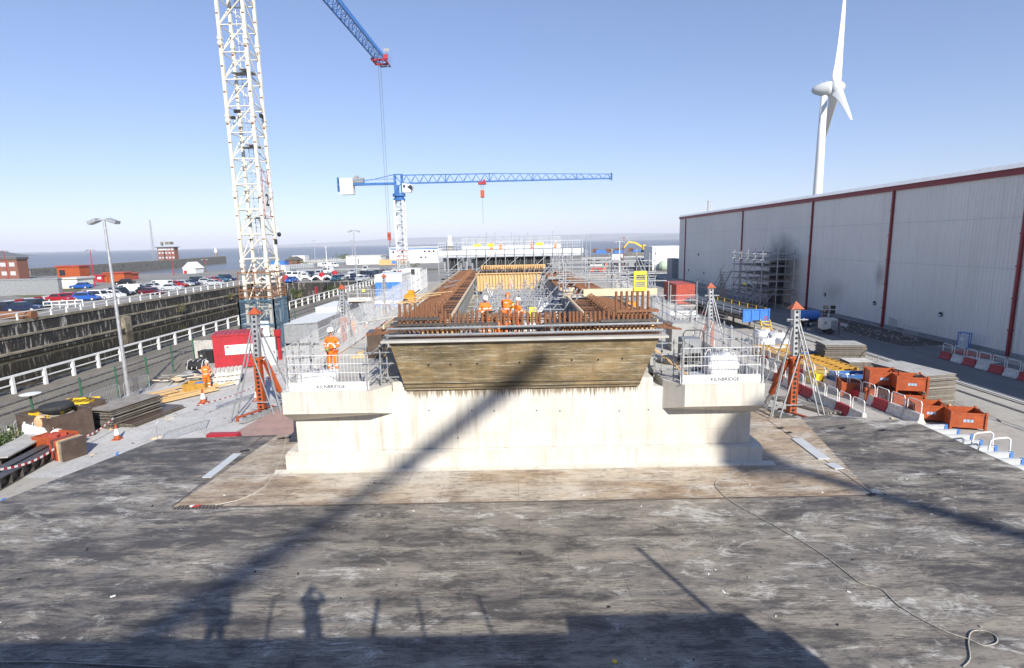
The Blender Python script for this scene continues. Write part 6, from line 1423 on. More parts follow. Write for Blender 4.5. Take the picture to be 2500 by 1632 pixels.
# red and white barrier line on the far quay, angled white barrier, skips
for i in range(22):
    q=V((-84.5+ .25*i*-.35, 84+i*2.0,G)); b=MB(); b.box((0,0,.3),(.5,1.95,.6)); tag(b.build('barrier_block',M['red'] if i%2 else M['white'],loc=q,rz=.08),'%s low barrier block behind the parked cars, %s from the left'%('red' if i%2 else 'white',ORD[i]),'barrier block','low barrier blocks on the far quay')
q=at(108,755); b=MB()
for k in range(6): b.bx(k*.95-.06,k*.95+.06,-.05,.05,0,1.1)
b.bx(0,4.8,-.04,.04,1.0,1.12); b.bx(0,4.8,-.04,.04,.5,.6); tag(b.build('white_barrier',M['white'],loc=(q.x,q.y,G),rz=.5),'white slatted barrier in front of the red cars on the far quay','barrier')
q=at(20,782); b=MB(); b.tube((-2.5,0,.5),(2.6,0,.5),.55,14); tag(b.build('rusty_pipe',M['rust'],loc=(q.x,q.y+1,G)),'rusty brown pipe lying by the far railing at the left edge','pipe')
for px,py,n in ((787,682,'left'),(818,677,'right'),(698,690,'nearest the crane mast')):
    q=at(px,py); b=MB(); b.lathe([(.5,0),(.75,.3),(.75,1.4),(.5,1.7),(.001,1.75)],14); tag(b.build('red_tank',M['red'],loc=(q.x,q.y,G)),'round red tank in the far car park, the %s one'%n,'tank')
# ---------------- far buildings
def house(name,label,px0,px1,yb,yt,depth,m,roofm='roofd',z=G,wins=(),flat=True,cat='building',rz=0,over=.3,roofh=.3,gable=0,winm='glass',group=None):
    X0,X1,Y,Z=pxbox(px0,px1,yb,yt,z); t=thing(name,label,cat,((X0+X1)/2,Y,z),rz,group); w_=(X1-X0)/2; h=Z-z; b=MB(); b.bx(-w_,w_,0,depth,0,h); b.build('wall',M[m],t); b=MB()
    if gable: b.prism([(-w_-over,-over,h+.003),(w_+over,-over,h+.003),(0,-over,h+gable)],(0,depth+2*over,0))
    else: b.bx(-w_-over,w_+over,-over,depth+over,h+.003,h+roofh)
    b.build('roof',M[roofm],t)
    for (u0,u1,v0,v1) in wins:
        k=MB(); k.bx(-w_+2*w_*u0,-w_+2*w_*u1,-.06,0,h*v0,h*v1); k.build('window',M[winm],t)
    return t
house('brick_building','red brick two storey building with a flat roof at the far left edge',-60,48,683,635,4,'brick',wins=[(.42+.2*i,.54+.2*i,v,v+.2) for i in range(3) for v in (.2,.65)],winm='greyl',roofh=.8)
w1=house('concrete_wall','long grey concrete wall in front of the brick building at the left edge',-80,146,722,685,1.0,'grey',roofm='grey',over=.1,roofh=.25,cat='wall')
house('orange_building','orange block building with a white side panel above the cream hut',142,197,682,652,4,'orange',roofm='redfade',wins=[(.1,.35,.3,.75)],roofh=.4)
house('cream_hut','cream painted hut in front of the orange building',142,190,705,682,5,'cream',roofm='whitedirty')
house('orange_shed','long low orange shed right of the orange building',256,305,690,668,3,'orange',roofm='redfade')
house('orange_shed','smaller orange shed joined to the right of the long one',308,322,684,670,3,'redfade',roofm='orange')
house('red_kiosk','small red kiosk with white notice between the orange buildings',236,254,690,674,4,'red',roofm='red',wins=[(.2,.7,.5,.85)],winm='white')
house('white_hut','small white hut with a pitched roof and red door near the water',448,478,668,656,5,'white',roofm='white',wins=[(.05,.3,0,.6)],winm='red',gable=2.2)
b=MB(); 
# breakwater with tower building and lighthouses
BZ=-2.2
BK=thing('breakwater','long dark stone breakwater running out to the white lighthouse','breakwater',(-275,355,SEA)); b=MB()
pA,pB=V((-262,300,0)),V((-311,602,0)); d=(pB-pA).normalized(); nn=V((d.y,-d.x,0))
b.prism([pA+nn*0+V((0,0,SEA-1)),pA+V((0,0,BZ)),pA-nn*22+V((0,0,BZ)),pA-nn*22+V((0,0,SEA-1))],pB-pA); b.build('wall',M['stone'],BK,loc=(275,-355,-SEA)); b=MB()
b.prism([pA-nn*.5+V((0,0,BZ+.01)),pA-nn*.5+V((0,0,BZ+1)),pA-nn*1.6+V((0,0,BZ+1)),pA-nn*1.6+V((0,0,BZ+.01))],pB-pA); b.build('parapet',M['ledge'],BK,loc=(275,-355,-SEA))
t=house('harbour_office','brick harbour office tower with wide flat roof on the breakwater',387,428,635,605,6,'brick',z=BZ,wins=[(.05,.95,.78,.92)]+[(.05+.2*i,.17+.2*i,v,v+.13) for i in range(5) for v in (.12,.5)],winm='greyl',over=1.2,roofh=.7)
b=MB(); b.bx(-2,3,3,8,14,16.5); b.bx(-5.5,-4,2,4,13,16.5); b.build('plant_room',M['stone'],t)
Y=475; q=aty(378,637,Y); b=MB(); zt=aty(373,537,Y).z
for sx in (-1,1):
    for sy in (-1,1): b.tube((q.x+sx*1.0,Y+sy*1.0,BZ),(q.x+sx*.3,Y+sy*.3,zt),.12,4)
for k in range(22): z=BZ+(zt-BZ)*k/22; e=1-.7*k/22; b.tube((q.x-e,Y-e,z),(q.x+e,Y-e,z+1.5),.09,3); b.tube((q.x+e,Y-e,z),(q.x-e,Y+e,z+1.5),.09,3)
tag(b.build('radio_mast',M['galvd']),'thin grey lattice radio mast left of the harbour office','mast')
def lighthouse(label,px,yb,yt,z,Y):
    zt=aty(px,yt,Y).z; X=aty(px,yb,Y).x; h=zt-z; t=thing('lighthouse',label,'lighthouse',(X,Y,z)); r_=h*.17
    b=MB(); b.lathe([(r_,0),(r_*.86,h*.45),(r_*1.05,h*.47),(r_*1.05,h*.5)],14); b.build('tower',M['stone'],t); b=MB(); b.lathe([(r_*.9,h*.5),(r_*.9,h*.62),(r_*1.05,h*.63),(r_*1.05,h*.65),(r_*.62,h*.66),(r_*.62,h*.84)],14); b.build('gallery',M['white'],t); b=MB(); b.lathe([(r_*.7,h*.84),(r_*.55,h*.92),(r_*.15,h*.97),(.05,h)],14); b.build('lantern_roof',M['white'],t)
lighthouse('small white topped lighthouse at the end of the left breakwater',528,629,605,BZ,592)
lighthouse('white domed lighthouse rising behind the second caisson',1098,605,574,0,330)
# right part of the far shore
t=house('site_offices','long white two storey site office block with blue stripe behind the far crane',952,1072,643,605,12,'white',roofm='greyl',wins=[(.03,.98,.88,.95)]+[(.06+.09*i,.10+.09*i,.68,.80) for i in range(3)]+[(.70+.09*i,.74+.09*i,.68,.80) for i in range(3)]+[(.62,.66,.3,.42),(.72,.75,.3,.42)],roofh=.4)
paint(t.children[2],0,M['blue'])
t=house('white_warehouse','long low white building with blue roof edge left of the site offices',846,930,646,626,10,'white',roofm='whitedirty',wins=[(.33,.36,.1,.7)])
b=MB(); X0,X1,Y,Z=pxbox(925,994,647,634); b.bx(X0,X1,Y,Y+.3,G,Z); 
for k in range(40): b.bx(X0+(X1-X0)*k/40,X0+(X1-X0)*(k+.15)/40,Y-.05,Y,G,Z)
tf=tag(b.build('timber_hoarding',M['timber']),'pale timber hoarding in front of the site offices','hoarding'); b=MB(); b.bx(aty(957,640,Y).x,aty(978,640,Y).x,Y-.12,Y-.06,aty(967,644,Y).z,aty(967,637,Y).z); b.build('blue_notice',M['bluel'],tf)
house('red_roof_house','low red brick house with a dark roof near the shore',697,725,648,636,8,'brick',gable=1.6)
house('blue_shed','bright blue container shed beside the red brick house',663,695,650,639,5,'bluel',roofm='bluel',over=.05,roofh=.1)
house('white_shed','white flat roofed shed right of the red brick house',715,745,642,626,6,'white',roofm='white',over=.1)
for i,(px0,px1,yb,yt) in enumerate([(655,676,668,648),(681,697,665,649),(660,676,680,662)]): house('white_store','white site store block right of the crane mast, %s'%['topmost','rightmost with the blue shed above','lowest beside the red fence'][i],px0,px1,yb,yt,4,'white',roofm='white',over=.05,roofh=.1,cat='store')
t=house('white_office','white two storey office beside the far end of the warehouse',1592,1662,660,604,10,'white',roofm='white',wins=[(.66,.72,.68,.78),(.92,.98,.68,.78),(.1,.16,.76,.80),(.3,.36,.76,.80),(.24,.34,.05,.3)],over=.1,roofh=.3,winm='greyl')
b=MB()
house('grey_substation','grey and red plant unit against the far corner of the warehouse',1640,1659,680,633,4,'grey',roofm='grey',over=.02,roofh=.1)
for i,(px0,px1,yb,yt,m,n) in enumerate([(1455,1480,619,612,'bluel','left'),(1500,1520,619,612,'bluel','middle'),(1545,1580,619,611,'bluel','right'),(1494,1520,635,622,'white','white')]):
    X0,X1,Y,Z=pxbox(px0,px1,yb,yt); container('%s container by the far shore, the %s one'%('blue' if m=='bluel' else 'white',n),X0,X1,Y,Y+2.6,Z-G,M[m])
for i,(px,yb,w_) in enumerate([(1448,618,13),(1480,618,17),(1502,617,16),(1535,616,16)]):
    q=at(px,yb); b=MB(); r=random.Random(i); 
    for k in range(30): b.tube((q.x+r.uniform(-1,1)*w_*.09,q.y,G+.3+.08*k),(q.x+w_*.18+r.uniform(-1,1),q.y+r.uniform(0,2),G+.3+.08*k),.16,4)
    tag(b.build('scrap_stack',M['rust']),'brown stack of pipes by the far shore, %s from the left'%ORD[i],'pipe stack','brown stacks by the far shore')
# excavator
q=at(1576,627); EX=thing('excavator','yellow excavator with raised boom near the far shore','excavator',(q.x,q.y,G+2.2),0); b=MB(); b.box((0,0,1.8),(3.2,2.6,1.5)); b.box((-.9,-.4,2.9),(1.3,1.4,1.3)); b.build('body',M['yellow'],EX,bevel=.15); b=MB(); b.bar((-1.5,0,2.4),(-5.2,0,4.6),.6,.8); b.bar((-5.2,0,4.6),(-8.4,0,5.0),.5,.7); b.bar((-8.4,0,5.0),(-10.6,0,2.2),.4,.5); b.build('boom',M['yellow'],EX); b=MB(); b.box((-10.8,0,1.7),(1.0,1.2,1.0)); b.build('bucket',M['steeldk'],EX,bevel=.1)
for s in (-1,1): b=MB(); b.box((0,s*1.1,.5),(4.0,.6,1.0)); b.build('track',M['rubber'],EX,bevel=.2)
b=MB(); r=random.Random(8); vs=[];n=22
for i in range(n+1):
    for j in range(9): x=i/n; y=j/8; vs.append((x*22-3,y*12,2.6*sin(pi*y)*sin(pi*min(1,x*1.05))*r.uniform(.6,1.1)))
b.add(vs,[(i*9+j,(i+1)*9+j,(i+1)*9+j+1,i*9+j+1) for i in range(n) for j in range(8)]); tag(b.build('spoil_heap',M['stone'],loc=(q.x-12,q.y-6,G),smooth=True),'long heap of pale spoil under the yellow excavator','spoil heap')
for i in range(7):
    b=MB(); x,y=at(1440,650).x+1.1*i,at(1440,650).y-7*i; b.box((0,0,1.1),(1.0,2.4,2.2)); b.box((0,-1.22,1.1),(.7,.05,1.7)); tag(b.build('dark_tank',M['dark'],loc=(x+i*.5,y,G)),'dark upright tank in the row right of the far caisson, %s from the back'%ORD[i],'tank','dark tanks right of the far caisson')
for px,py,n in ((1475,667,'beside the dark tanks'),(1481,655,'crossing the open yard')): q=at(px,py); person('tiny person in orange hi-vis '+n,(q.x,q.y,G),0,{},detail=False,scale=1.0)
for i,(px,py) in enumerate([(1600,657),(1620,661)]): q=at(px,py); b=MB(); b.ell((0,0,1.3),(1.6,1.6,1.5),12,8); tag(b.build('round_tank',pm('pale_green',(.45,.55,.42),(.38,.46,.36),3,.5) if i==0 else bpy.data.materials['pale_green'],loc=(q.x,q.y,G)),'pale green round tank by the white office, the %s one'%('left' if i==0 else 'right'),'tank')
for i,(px0,px1,yb,yt,m) in enumerate([(1520,1560,652,632,'grey'),(1560,1580,655,634,'dark')]): house('plant_cabin','dark plant cabin left of the white office, %s'%('the paler left one' if i==0 else 'the darker right one'),px0,px1,yb,yt,4,m,roofm='grey',cat='cabin')
q=at(1455,665); t=thing('red_lift','red and white small lifting machine left of the open yard','machine',(q.x,q.y,G)); b=MB(); b.box((0,0,1.9),(3.2,1.4,.35)); b.build('platform',M['whitedirty'],t); b=MB(); b.box((0,0,1.3),(2.6,1.2,.7)); b.build('body',M['redfade'],t)
for x in (-1.1,1.1): b=MB(); b.tube((x,-.7,.6),(x,.7,.6),.6,12); b.build('wheel',M['redfade'],t)
# shoreline clutter: fences, low walls, vegetation
for i,(px0,px1,py,h,m) in enumerate([(735,850,642,1.8,'whitedirty'),(760,845,636,1.6,'greyl'),(690,765,655,1.8,'greyl'),(725,1005,662,1.1,'galv'),(830,960,630,1.2,'roofd'),(1420,1600,640,2.2,'greyl'),(1400,1590,628,1.5,'roofd')]):
    a,c=at(px0,py+6),at(px1,py); n=18; t=thing('shore_fence','low %s fence line near the far shore, %s'%(['white','pale','grey','tube','dark','tall pale','dark'][i],['right of the white shed','above the white one','sloping down towards the crane','bordering the car park','on the skyline left of the offices','behind the open yard','right of the far caisson'][i]),'fence',a); b=MB()
    for k in range(n+1): p=(c-a)*(k/n); b.tube(p,p+V((0,0,h)),.09,4)
    for z in (.4,.75,1.): b.bar(V((0,0,h*z)),(c-a)+V((0,0,h*z)),.06,.22)
    b.build('rails',M[m],t)
for i,(px,py,s_) in enumerate([(732,650,3.2),(765,646,2.4),(795,641,2.2),(832,640,4.0),(840,638,3.4),(1015,655,2.0)]): q=at(px,py); bush('dark green shrub by the far road, %s from the left'%ORD[i],(q.x,q.y,G),(s_*2.2,s_,s_),200+i,220)
# far lamp posts
for px,yb,yt,n,m,r_,nn in [(876,755,563,'between the white enclosure and the far car park','galv',.1,2),(874,684,590,'rising behind the lock end','galv',.12,2)][:1]: 
    q=at(px,yb); lamp_mast('tall pale lamp post '+n,q.x,q.y,aty(px,yt,q.y).z-G,m,r_,nn)
for i,(px,yb,yt,m,d) in enumerate([(770,640,588,'galv','thin lamp post on the shore left of the white buildings'),(862,640,588,'galv','thin lamp post left of the taller pale one'),(800,668,603,'white','white slender mast standing in the car park'),(232,697,611,'red','red lamp post between the orange building and shed'),(424,672,607,'red','red lamp post in front of the harbour office'),(22,690,613,'red','red lamp post beside the brick building at the left edge'),(503,665,634,'red','short red lamp post near the small white hut'),(1441,650,570,'galv','double headed lamp post right of the far caisson'),(1432,650,576,'galv','single lamp post just right of the far caisson'),(1522,662,580,'redfade','dark red lamp post with bent arm in the open yard'),(1512,665,590,'white','white pole leaning slightly in the open yard'),(1655,700,560,'galv','hidden'),(1385,640,578,'galv','lamp post showing above the far caisson deck')]):
    if d=='hidden': continue
    q=at(px,yb); lamp_mast(d,q.x,q.y,aty(px,yt,q.y).z-G,m,.14 if q.y<250 else .2,2 if i!=9 else 1,.9)
# ---------------- cranes
def lattice(b,p,q,half,nb,r,rd,style='/'):      # square mast bracing between 4 legs from z p to q
    for i in range(nb):
        z0=p+(q-p)*i/nb; z1=p+(q-p)*(i+1)/nb; C=[(-half,-half),(half,-half),(half,half),(-half,half)]
        for k in range(4):
            a,c=C[k],C[(k+1)%4]; b.tube((*a,z1),(*c,z1),rd,6)
            if (k+i*0)%2==0: b.tube((*a,z0),(*c,z1),rd,6)
            else: b.tube((*c,z0),(*a,z1),rd,6)
MX,MY,half=-21.45,47.0,1.0
C1=thing('tower_crane','near tower crane with a cream lattice mast and blue jib reaching over the site','tower crane',(MX,MY,G))
def c1(b,name,m,**k): return b.build(name,m,C1,loc=(0,0,-G),**k)
TOP=35.0; NB=18
for sx in (-1,1):
    for sy in (-1,1):
        b=MB(); b.bx(sx*half-.11,sx*half+.11,sy*half-.11,sy*half+.11,G,TOP)
        for k in range(7):
            z=.95+5.72*k
            b.bx(sx*half-.16,sx*half+.16,sy*half-.16,sy*half+.16,z-.28,z-.08); b.bx(sx*half-.16,sx*half+.16,sy*half-.16,sy*half+.16,z+.08,z+.28)
            b.bx(sx*half-.09,sx*half+.09,sy*half-.18,sy*half-.165,z-.5,z-.38,1)
            for j in (1.9,3.8): b.bx(sx*half-.1,sx*half+.1,sy*half-.14,sy*half-.126,z+j,z+j+.1,1)
        c1(b,'mast_leg',[M['cream'],M['rust']])
b=MB(); lattice(b,.95-5.72*.333,TOP-.05,half,NB,.045,.05); c1(b,'bracing',M['cream'])
b=MB(); 
for k in range(int((TOP-G)/.3)): b.tube((-.3,.55,G+.3*k),(.1,.55,G+.3*k),.016,4)
for x in (-.3,.1): b.tube((x,.55,G),(x,.55,TOP),.03,6)
for k in range(34):
    z=1+1.0*k; b.path([(-.3,.55,z),(-.42,.25,z),(-.1,.08,z),(.22,.25,z),(.1,.55,z)],.014,4)
c1(b,'ladder',M['galv'])
for k in range(6):
    z=4.6+5.72*k; b=MB(); b.bx(-.85,.85,-.1,.85,z,z+.05); b.bx(.1,.8,-.8,.8,z+.05,z+.08); c1(b,'rest_platform',M['galvd'])
b=MB(); b.tube((.82,-.85,G),(.82,-.85,TOP),.035,6); c1(b,'power_cable',M['black'])
b=MB(); 
for q_,s2 in (((-.2,-1.05,18.6),(.5,.15,.25)),((-.75,-.7,18.2),(.3,.3,.2)),((1.1,.3,18.5),(.15,.5,.3)),((.9,-.6,18.3),(.2,.3,.2))): b=MB(); b.box(q_,s2); c1(b,'lamp_bracket',M['black'])
SG=MB(); SG.bx(1.10,1.13,-.62,.42,10.9,13.0); s_=c1(SG,'number_sign',M['white'])
text_mesh('2',1.35,s_,(1.14,-.1,11.75),(pi/2,0,pi/2),M['black'],'number'); text_mesh('TC',.5,s_,(1.14,-.1,12.65),(pi/2,0,pi/2),M['inkl'],'lettering')
b=MB()
for y in (-.62,.42): b.tube((1.08,y,10.4),(1.08,y,14.2),.025,5)
for z in (10.5,13.3,14.1): b.tube((1.08,-1,z),(1.08,1,z),.025,5)
c1(b,'sign_frame',M['redfade'])
b=MB(); b.tube((1.0,.9,9.3),(1.55,.9,9.3),.035,6); b.tube((1.4,.9,9.0),(1.4,.9,9.6),.06,8); b.ell((1.5,.75,9.0),(.17,.17,.2),10,7,1); b.box((1.1,.9,8.4),(.2,.2,.4),mi=1); c1(b,'camera_unit',[M['white'],M['black']])
# hoarding at the foot: blue mesh below, red frame above
b=MB(); hh=1.45
for sx,sy,ex,ey in ((-1,-1,1,-1),(1,-1,1,1),(1,1,-1,1),(-1,1,-1,-1)):
    a=V((sx*hh,sy*hh,0)); c=V((ex*hh,ey*hh,0))
    for i in range(28):
        p=a+(c-a)*(i/28); b.tube((p.x,p.y,G+.2),(p.x,p.y,3.6),.010,3,cap=False)
    for i in range(36): z=G+.2+.112*i; b.tube((a.x,a.y,z),(c.x,c.y,z),.009,3,cap=False)
    for z in (G+.2,1.6,3.6): b.bar((a.x,a.y,z),(c.x,c.y,z),.08,.14)
    for t in (0,.5,1): p=a+(c-a)*t; b.bx(p.x-.05,p.x+.05,p.y-.05,p.y+.05,G,3.7)
bm_=pm('blue_mesh_panel',(.06,.13,.20),(.05,.10,.15),2,.5); c1(b,'mesh_hoarding',bm_)
b=MB(); b.bx(.2,.9,-hh-.03,-hh-.01,.6,1.9); b.bx(-.0,.55,-hh-.03,-hh-.01,2.2,2.5)if 0 else None; nb_=c1(b,'notice',M['white']); b=MB()
for i in range(7): b.bx(.27,.83-.1*(i%3),-hh-.034,-hh-.031,.75+.15*i,.8+.15*i)
b.build('notice_print',M['inkl'],nb_)
b=MB()
for sx,sy,ex,ey in ((-1,-1,1,-1),(1,-1,1,1),(1,1,-1,1),(-1,1,-1,-1)):
    a=V((sx*1.35,sy*1.35,0)); c=V((ex*1.35,ey*1.35,0))
    for z in (3.9,4.5,5.9): b.bar((a.x,a.y,z),(c.x,c.y,z),.05,.09)
    for i in range(14): p=a+(c-a)*(i/14); b.tube((p.x,p.y,3.8),(p.x,p.y,5.9 if i%5==0 else 4.5),.014,3,cap=False)
    for t in (0,.5): p=a+(c-a)*t; b.tube((p.x,p.y,3.6),(p.x,p.y,6.0),.04,5)
c1(b,'red_guard_frame',M['rust'])
# slewing part, jib, trolley and hook
tip=at(942,163,36.0); dj=(V((tip.x,tip.y,0))-V((MX,MY,0))); JL=dj.length; dj.normalize(); sj=V((dj.y,-dj.x,0))
J=lambda l,s,z: V((0,0,0))+dj*l+sj*s+V((0,0,z))
b=MB(); b.bx(-1.3,1.3,-1.3,1.3,35.05,36.0); c1(b,'slewing_ring',M['blue'])
b=MB(); 
for s in (-.75,.75): b.bar(J(-14,s,36.0),J(JL,s,36.0),.16,.16)
b.bar(J(0,0,37.7),J(JL-2.5,0,37.3),.18,.18); n=32
for i in range(n):
    a=JL*i/n; c=JL*(i+1)/n; m_=(a+c)/2
    for s in (-.75,.75): b.tube(J(a,s,36),J(m_,0,37.6),.045,5); b.tube(J(m_,0,37.6),J(c,s,36),.045,5)
    b.tube(J(a,-.75,36),J(a,.75,36),.04,5); b.tube(J(a,-.75 if i%2 else .75,36),J(c,.75 if i%2 else -.75,36),.035,5)
b.bx(-.6,.6,-.6,.6,36,38.2)
c1(b,'jib',M['blue'])
b=MB(); e=JL
b.bar(J(e,-.9,36),J(e,.9,36),.2,.2)
for s in (-.9,.9): b.tube(J(e-3,s,36),J(e-3,s,37.1),.03,5); b.tube(J(e,s,36),J(e,s,37.1),.03,5); b.tube(J(e-3,s,37.1),J(e,s,37.1),.03,5); b.tube(J(e-3,s,36.6),J(e,s,36.6),.03,5)
b.box(J(e-2.7,.9,37.6),(.9,.05,.5)); c1(b,'tip_rail',M['galvd'])
tl_=JL-3.6; b=MB(); b.bx(0,0,0,0,0,0) if 0 else None
b.bar(J(tl_-1.2,-.95,35.75),J(tl_+1.2,-.95,35.75),.25,.3); b.bar(J(tl_-1.2,.95,35.75),J(tl_+1.2,.95,35.75),.25,.3); b.bar(J(tl_-1.1,-1,35.6),J(tl_-1.1,1,35.6),.2,.25); b.bar(J(tl_+1.1,-1,35.6),J(tl_+1.1,1,35.6),.2,.25); b.box(J(tl_,.95,36.3),(.5,.5,.7)); c1(b,'trolley',M['red'])
b=MB()
for s in (-.12,.12): b.tube(J(tl_-.3+s*2,s,35.5),J(tl_-.3+s*2,s,9.7),.022,4)
c1(b,'hoist_rope',M['steeldk']); b=MB(); q=J(tl_-.3,0,0); b.box((q.x,q.y,9.2),(.5,.35,1.2)); b.tube((q.x-.2,q.y,9.5),(q.x+.2,q.y,9.5),.35,10); b.path([(q.x,q.y,8.6),(q.x+.15,q.y,8.4),(q.x+.1,q.y,8.15),(q.x-.12,q.y,8.2)],.07,6); hk=c1(b,'hook_block',M['redfade']); b=MB(); b.tube((q.x,q.y,8.1),(q.x,q.y,6.1),.03,5); b.build('sling',M['black'],hk)
b=MB(); b.box(J(-12.5,0,35.2),(2.4,3.0,2.2)); c1(b,'counterweight',M['conc2'])
# far crane
X2,Y2=at(1005,668).x,150.0
C2=thing('tower_crane','far tower crane with white mast and long blue jib in the middle distance','tower crane',(X2,Y2,G))
def c2(b,name,m,**k): return b.build(name,m,C2,loc=(0,0,-G),**k)
zs=aty(1000,490,Y2).z; zj=aty(1000,448,Y2).z; h2=1.15
for sx in (-1,1):
    for sy in (-1,1): b=MB(); b.bx(sx*h2-.13,sx*h2+.13,sy*h2-.13,sy*h2+.13,G,zs); c2(b,'mast_leg',M['white'])
b=MB(); lattice(b,G,zs,h2,13,.05,.07); c2(b,'bracing',M['white'])
b=MB()
for k in range(5): b.bx(-.9,.9,-.9,.9,1.5+3.8*k,1.58+3.8*k)
b.tube((.3,0,G),(.3,0,zs),.1,4); c2(b,'ladder',M['galvd'])
b=MB()
for sx,sy,ex,ey in ((-1,-1,1,-1),(1,-1,1,1),(1,1,-1,1),(-1,1,-1,-1)):
    a=V((sx*1.6,sy*1.6,0)); c=V((ex*1.6,ey*1.6,0))
    for i in range(14): p=a+(c-a)*(i/14); b.tube((p.x,p.y,G),(p.x,p.y,3.4),.03,3,cap=False)
    for i in range(10): b.tube((a.x,a.y,G+.4*i),(c.x,c.y,G+.4*i),.03,3,cap=False)
c2(b,'mesh_hoarding',M['grey']); b=MB()
for sx,sy,ex,ey in ((-1,-1,1,-1),(1,-1,1,1),(1,1,-1,1),(-1,1,-1,-1)):
    for z in (3.8,4.8,6.2): b.bar((sx*1.5,sy*1.5,z),(ex*1.5,ey*1.5,z),.08,.12)
c2(b,'red_guard_frame',M['redfade'])
b=MB(); b.lathe([(1.5,zs),(1.6,zs+.5),(1.25,zs+.7),(1.25,zs+1.0),(1.7,zs+1.1),(1.7,zs+1.8),(1.2,zs+1.9)],14); c2(b,'slewing_ring',M['blue'])
b=MB()
for sx in (-.9,.9):
    for sy in (-.9,.9): b.bx(sx-.14,sx+.14,sy-.14,sy+.14,zs+1.8,zj+2.3)
b.tube((-.9,-.9,zs+2),(.9,-.9,zj),.1,5); b.tube((.9,-.9,zj),(-.9,-.9,zj+2.2),.1,5); b.bar((-1.2,0,zj+2.3),(1.2,0,zj+2.3),.3,.25); b.bx(-.75,.0,-.7,.7,zs+2.0,zs+4.0); c2(b,'tower_top',M['blue'])
b=MB(); b.prism([(1.2,-1.3,zs+2.0),(3.3,-1.3,zs+2.0),(3.9,-1.3,zs+3.4),(3.5,-1.3,zs+4.1),(1.2,-1.3,zs+4.3)],(0,1.9,0)); cb_=c2(b,'cab',M['white']); b=MB(); b.prism([(2.4,-1.33,zs+3.4),(3.6,-1.33,zs+2.4),(3.85,-1.33,zs+3.4),(3.45,-1.33,zs+3.95)],(0,.02,0)); b.bx(1.4,2.0,-1.33,-1.31,zs+3.2,zs+3.9); b.build('cab_window',M['glass'],cb_)
xe=aty(1493,438,Y2).x-X2; xc=aty(828,442,Y2).x-X2
b=MB(); n=24; zt2=zj+2.0
for s in (-.7,.7): b.bar((1,s,zj),(xe,s,zj+.15),.24,.24)
b.bar((.8,0,zt2+.1),(xe*.45,0,zt2),.24,.24); b.bar((xe*.45,0,zt2),(xe,0,zj+1.25),.18,.18)
for i in range(n):
    a=1+(xe-1)*i/n; c=1+(xe-1)*(i+1)/n; m_=(a+c)/2; tt=m_/xe; zt_=zt2 if tt<.45 else zt2+(zj+1.25-zt2)*(tt-.45)/.55
    for s in (-.7,.7): b.tube((a,s,zj+.05),(m_,0,zt_),.06,4); b.tube((m_,0,zt_),(c,s,zj+.05),.06,4)
    if i%5==4: b.bx(c-.12,c+.12,-.12,.12,zj,zt_+.1)
b.bx(xe-.1,xe+.1,-.8,.8,zj-.3,zj+1.5); c2(b,'jib',M['blue'])
b=MB()
for s in (-.8,.8): b.bar((-1,s,zj),(xc,s,zj),.3,.5); b.tube((-1,s,zj+1.2),(xc+1,s,zj+1.0),.04,4)
b.bar((-1,0,zj+2.3),(-6,0,zj+1.3),.1,.2); b.bar((-6,0,zj+1.3),(xc*.75,0,zj+.3),.08,.15); b.bx(xc-.3,xc,-1,1,zj-1.8,zj+1.8); c2(b,'counter_jib',M['blue'])
b=MB(); b.bx(xc+.3,xc+3.8,-1.0,1.0,zj-2.6,zj+1.6); 
for k in range(6): b.bx(xc+.4+.6*k,xc+.44+.6*k,-1.02,-1.0,zj-2.6,zj+1.6)
c2(b,'counterweight',M['whitedirty']); b=MB(); b.box((xc+5.2,0,zj+1.0),(2.6,1.4,1.2)); b.tube((xc+4.4,-.8,zj+1.3),(xc+4.4,.8,zj+1.3),.6,10); b.box((xc+4.6,0,zj+2.0),(1.0,.8,.5)); c2(b,'winch',M['grey'])
xt=aty(1177,448,Y2).x-X2; b=MB(); b.box((xt,0,zj-.4),(2.0,1.8,.6)); b.box((xt+.6,-.8,zj+.1),(.5,.4,.8)); c2(b,'trolley',M['red'])
b=MB(); zh=aty(1177,475,Y2).z
for s in (-.5,-.2,.2,.5): b.tube((xt+s,0,zj-.6),(xt+s*.6,0,zh+1.0),.025,4)
b.path([(xt,0,zj-.3)]+[(xt+(xe-xt)*k/10,0,zj-.4-2.0*sin(pi*k/10)) for k in range(1,10)]+[(xe,0,zj-.1)],.02,4); c2(b,'hoist_rope',M['galvd'])
b=MB(); b.box((xt,0,zh+.3),(1.0,.5,1.5)); b.tube((xt-.5,0,zh-.6),(xt+.5,0,zh-.6),.3,8); hk=c2(b,'hook_block',M['orange']); b=MB(); zq=aty(1178,547,Y2).z; b.tube((xt,0,zh-.6),(xt,0,zq),.06,5); b.build('sling',M['grey'],hk)
# ---------------- wind turbine behind the warehouse
TY=230.0; hub=aty(2044,214,TY); TB=thing('wind_turbine','tall white three bladed wind turbine rising behind the warehouse','wind turbine',(0,0,0))
tw=aty(2012,235,TY); TB.location=(tw.x,TY,G); base=V((tw.x,TY,G))
b=MB(); b.lathe([(2.1,0),(1.75,20),(1.55,40),(1.15,tw.z-G)],24); b.build('tower',M['white'],TB,smooth=True)
ax=V((.94,-.35,0)).normalized(); tv=V((.35,.94,0)).normalized(); hz=tw.z-G+2.6
def ringmesh(b,secs,o,n=18):
    vs=[]
    for l,r_ in secs:
        for j in range(n): t=2*pi*j/n; vs.append(o+ax*l+tv*(cos(t)*r_)+V((0,0,sin(t)*r_)))
    N=len(secs); b.add(vs,[(i*n+j,(i+1)*n+j,(i+1)*n+(j+1)%n,i*n+(j+1)%n) for i in range(N-1) for j in range(n)]+[tuple(range(n)),tuple(range((N-1)*n,N*n))[::-1]])
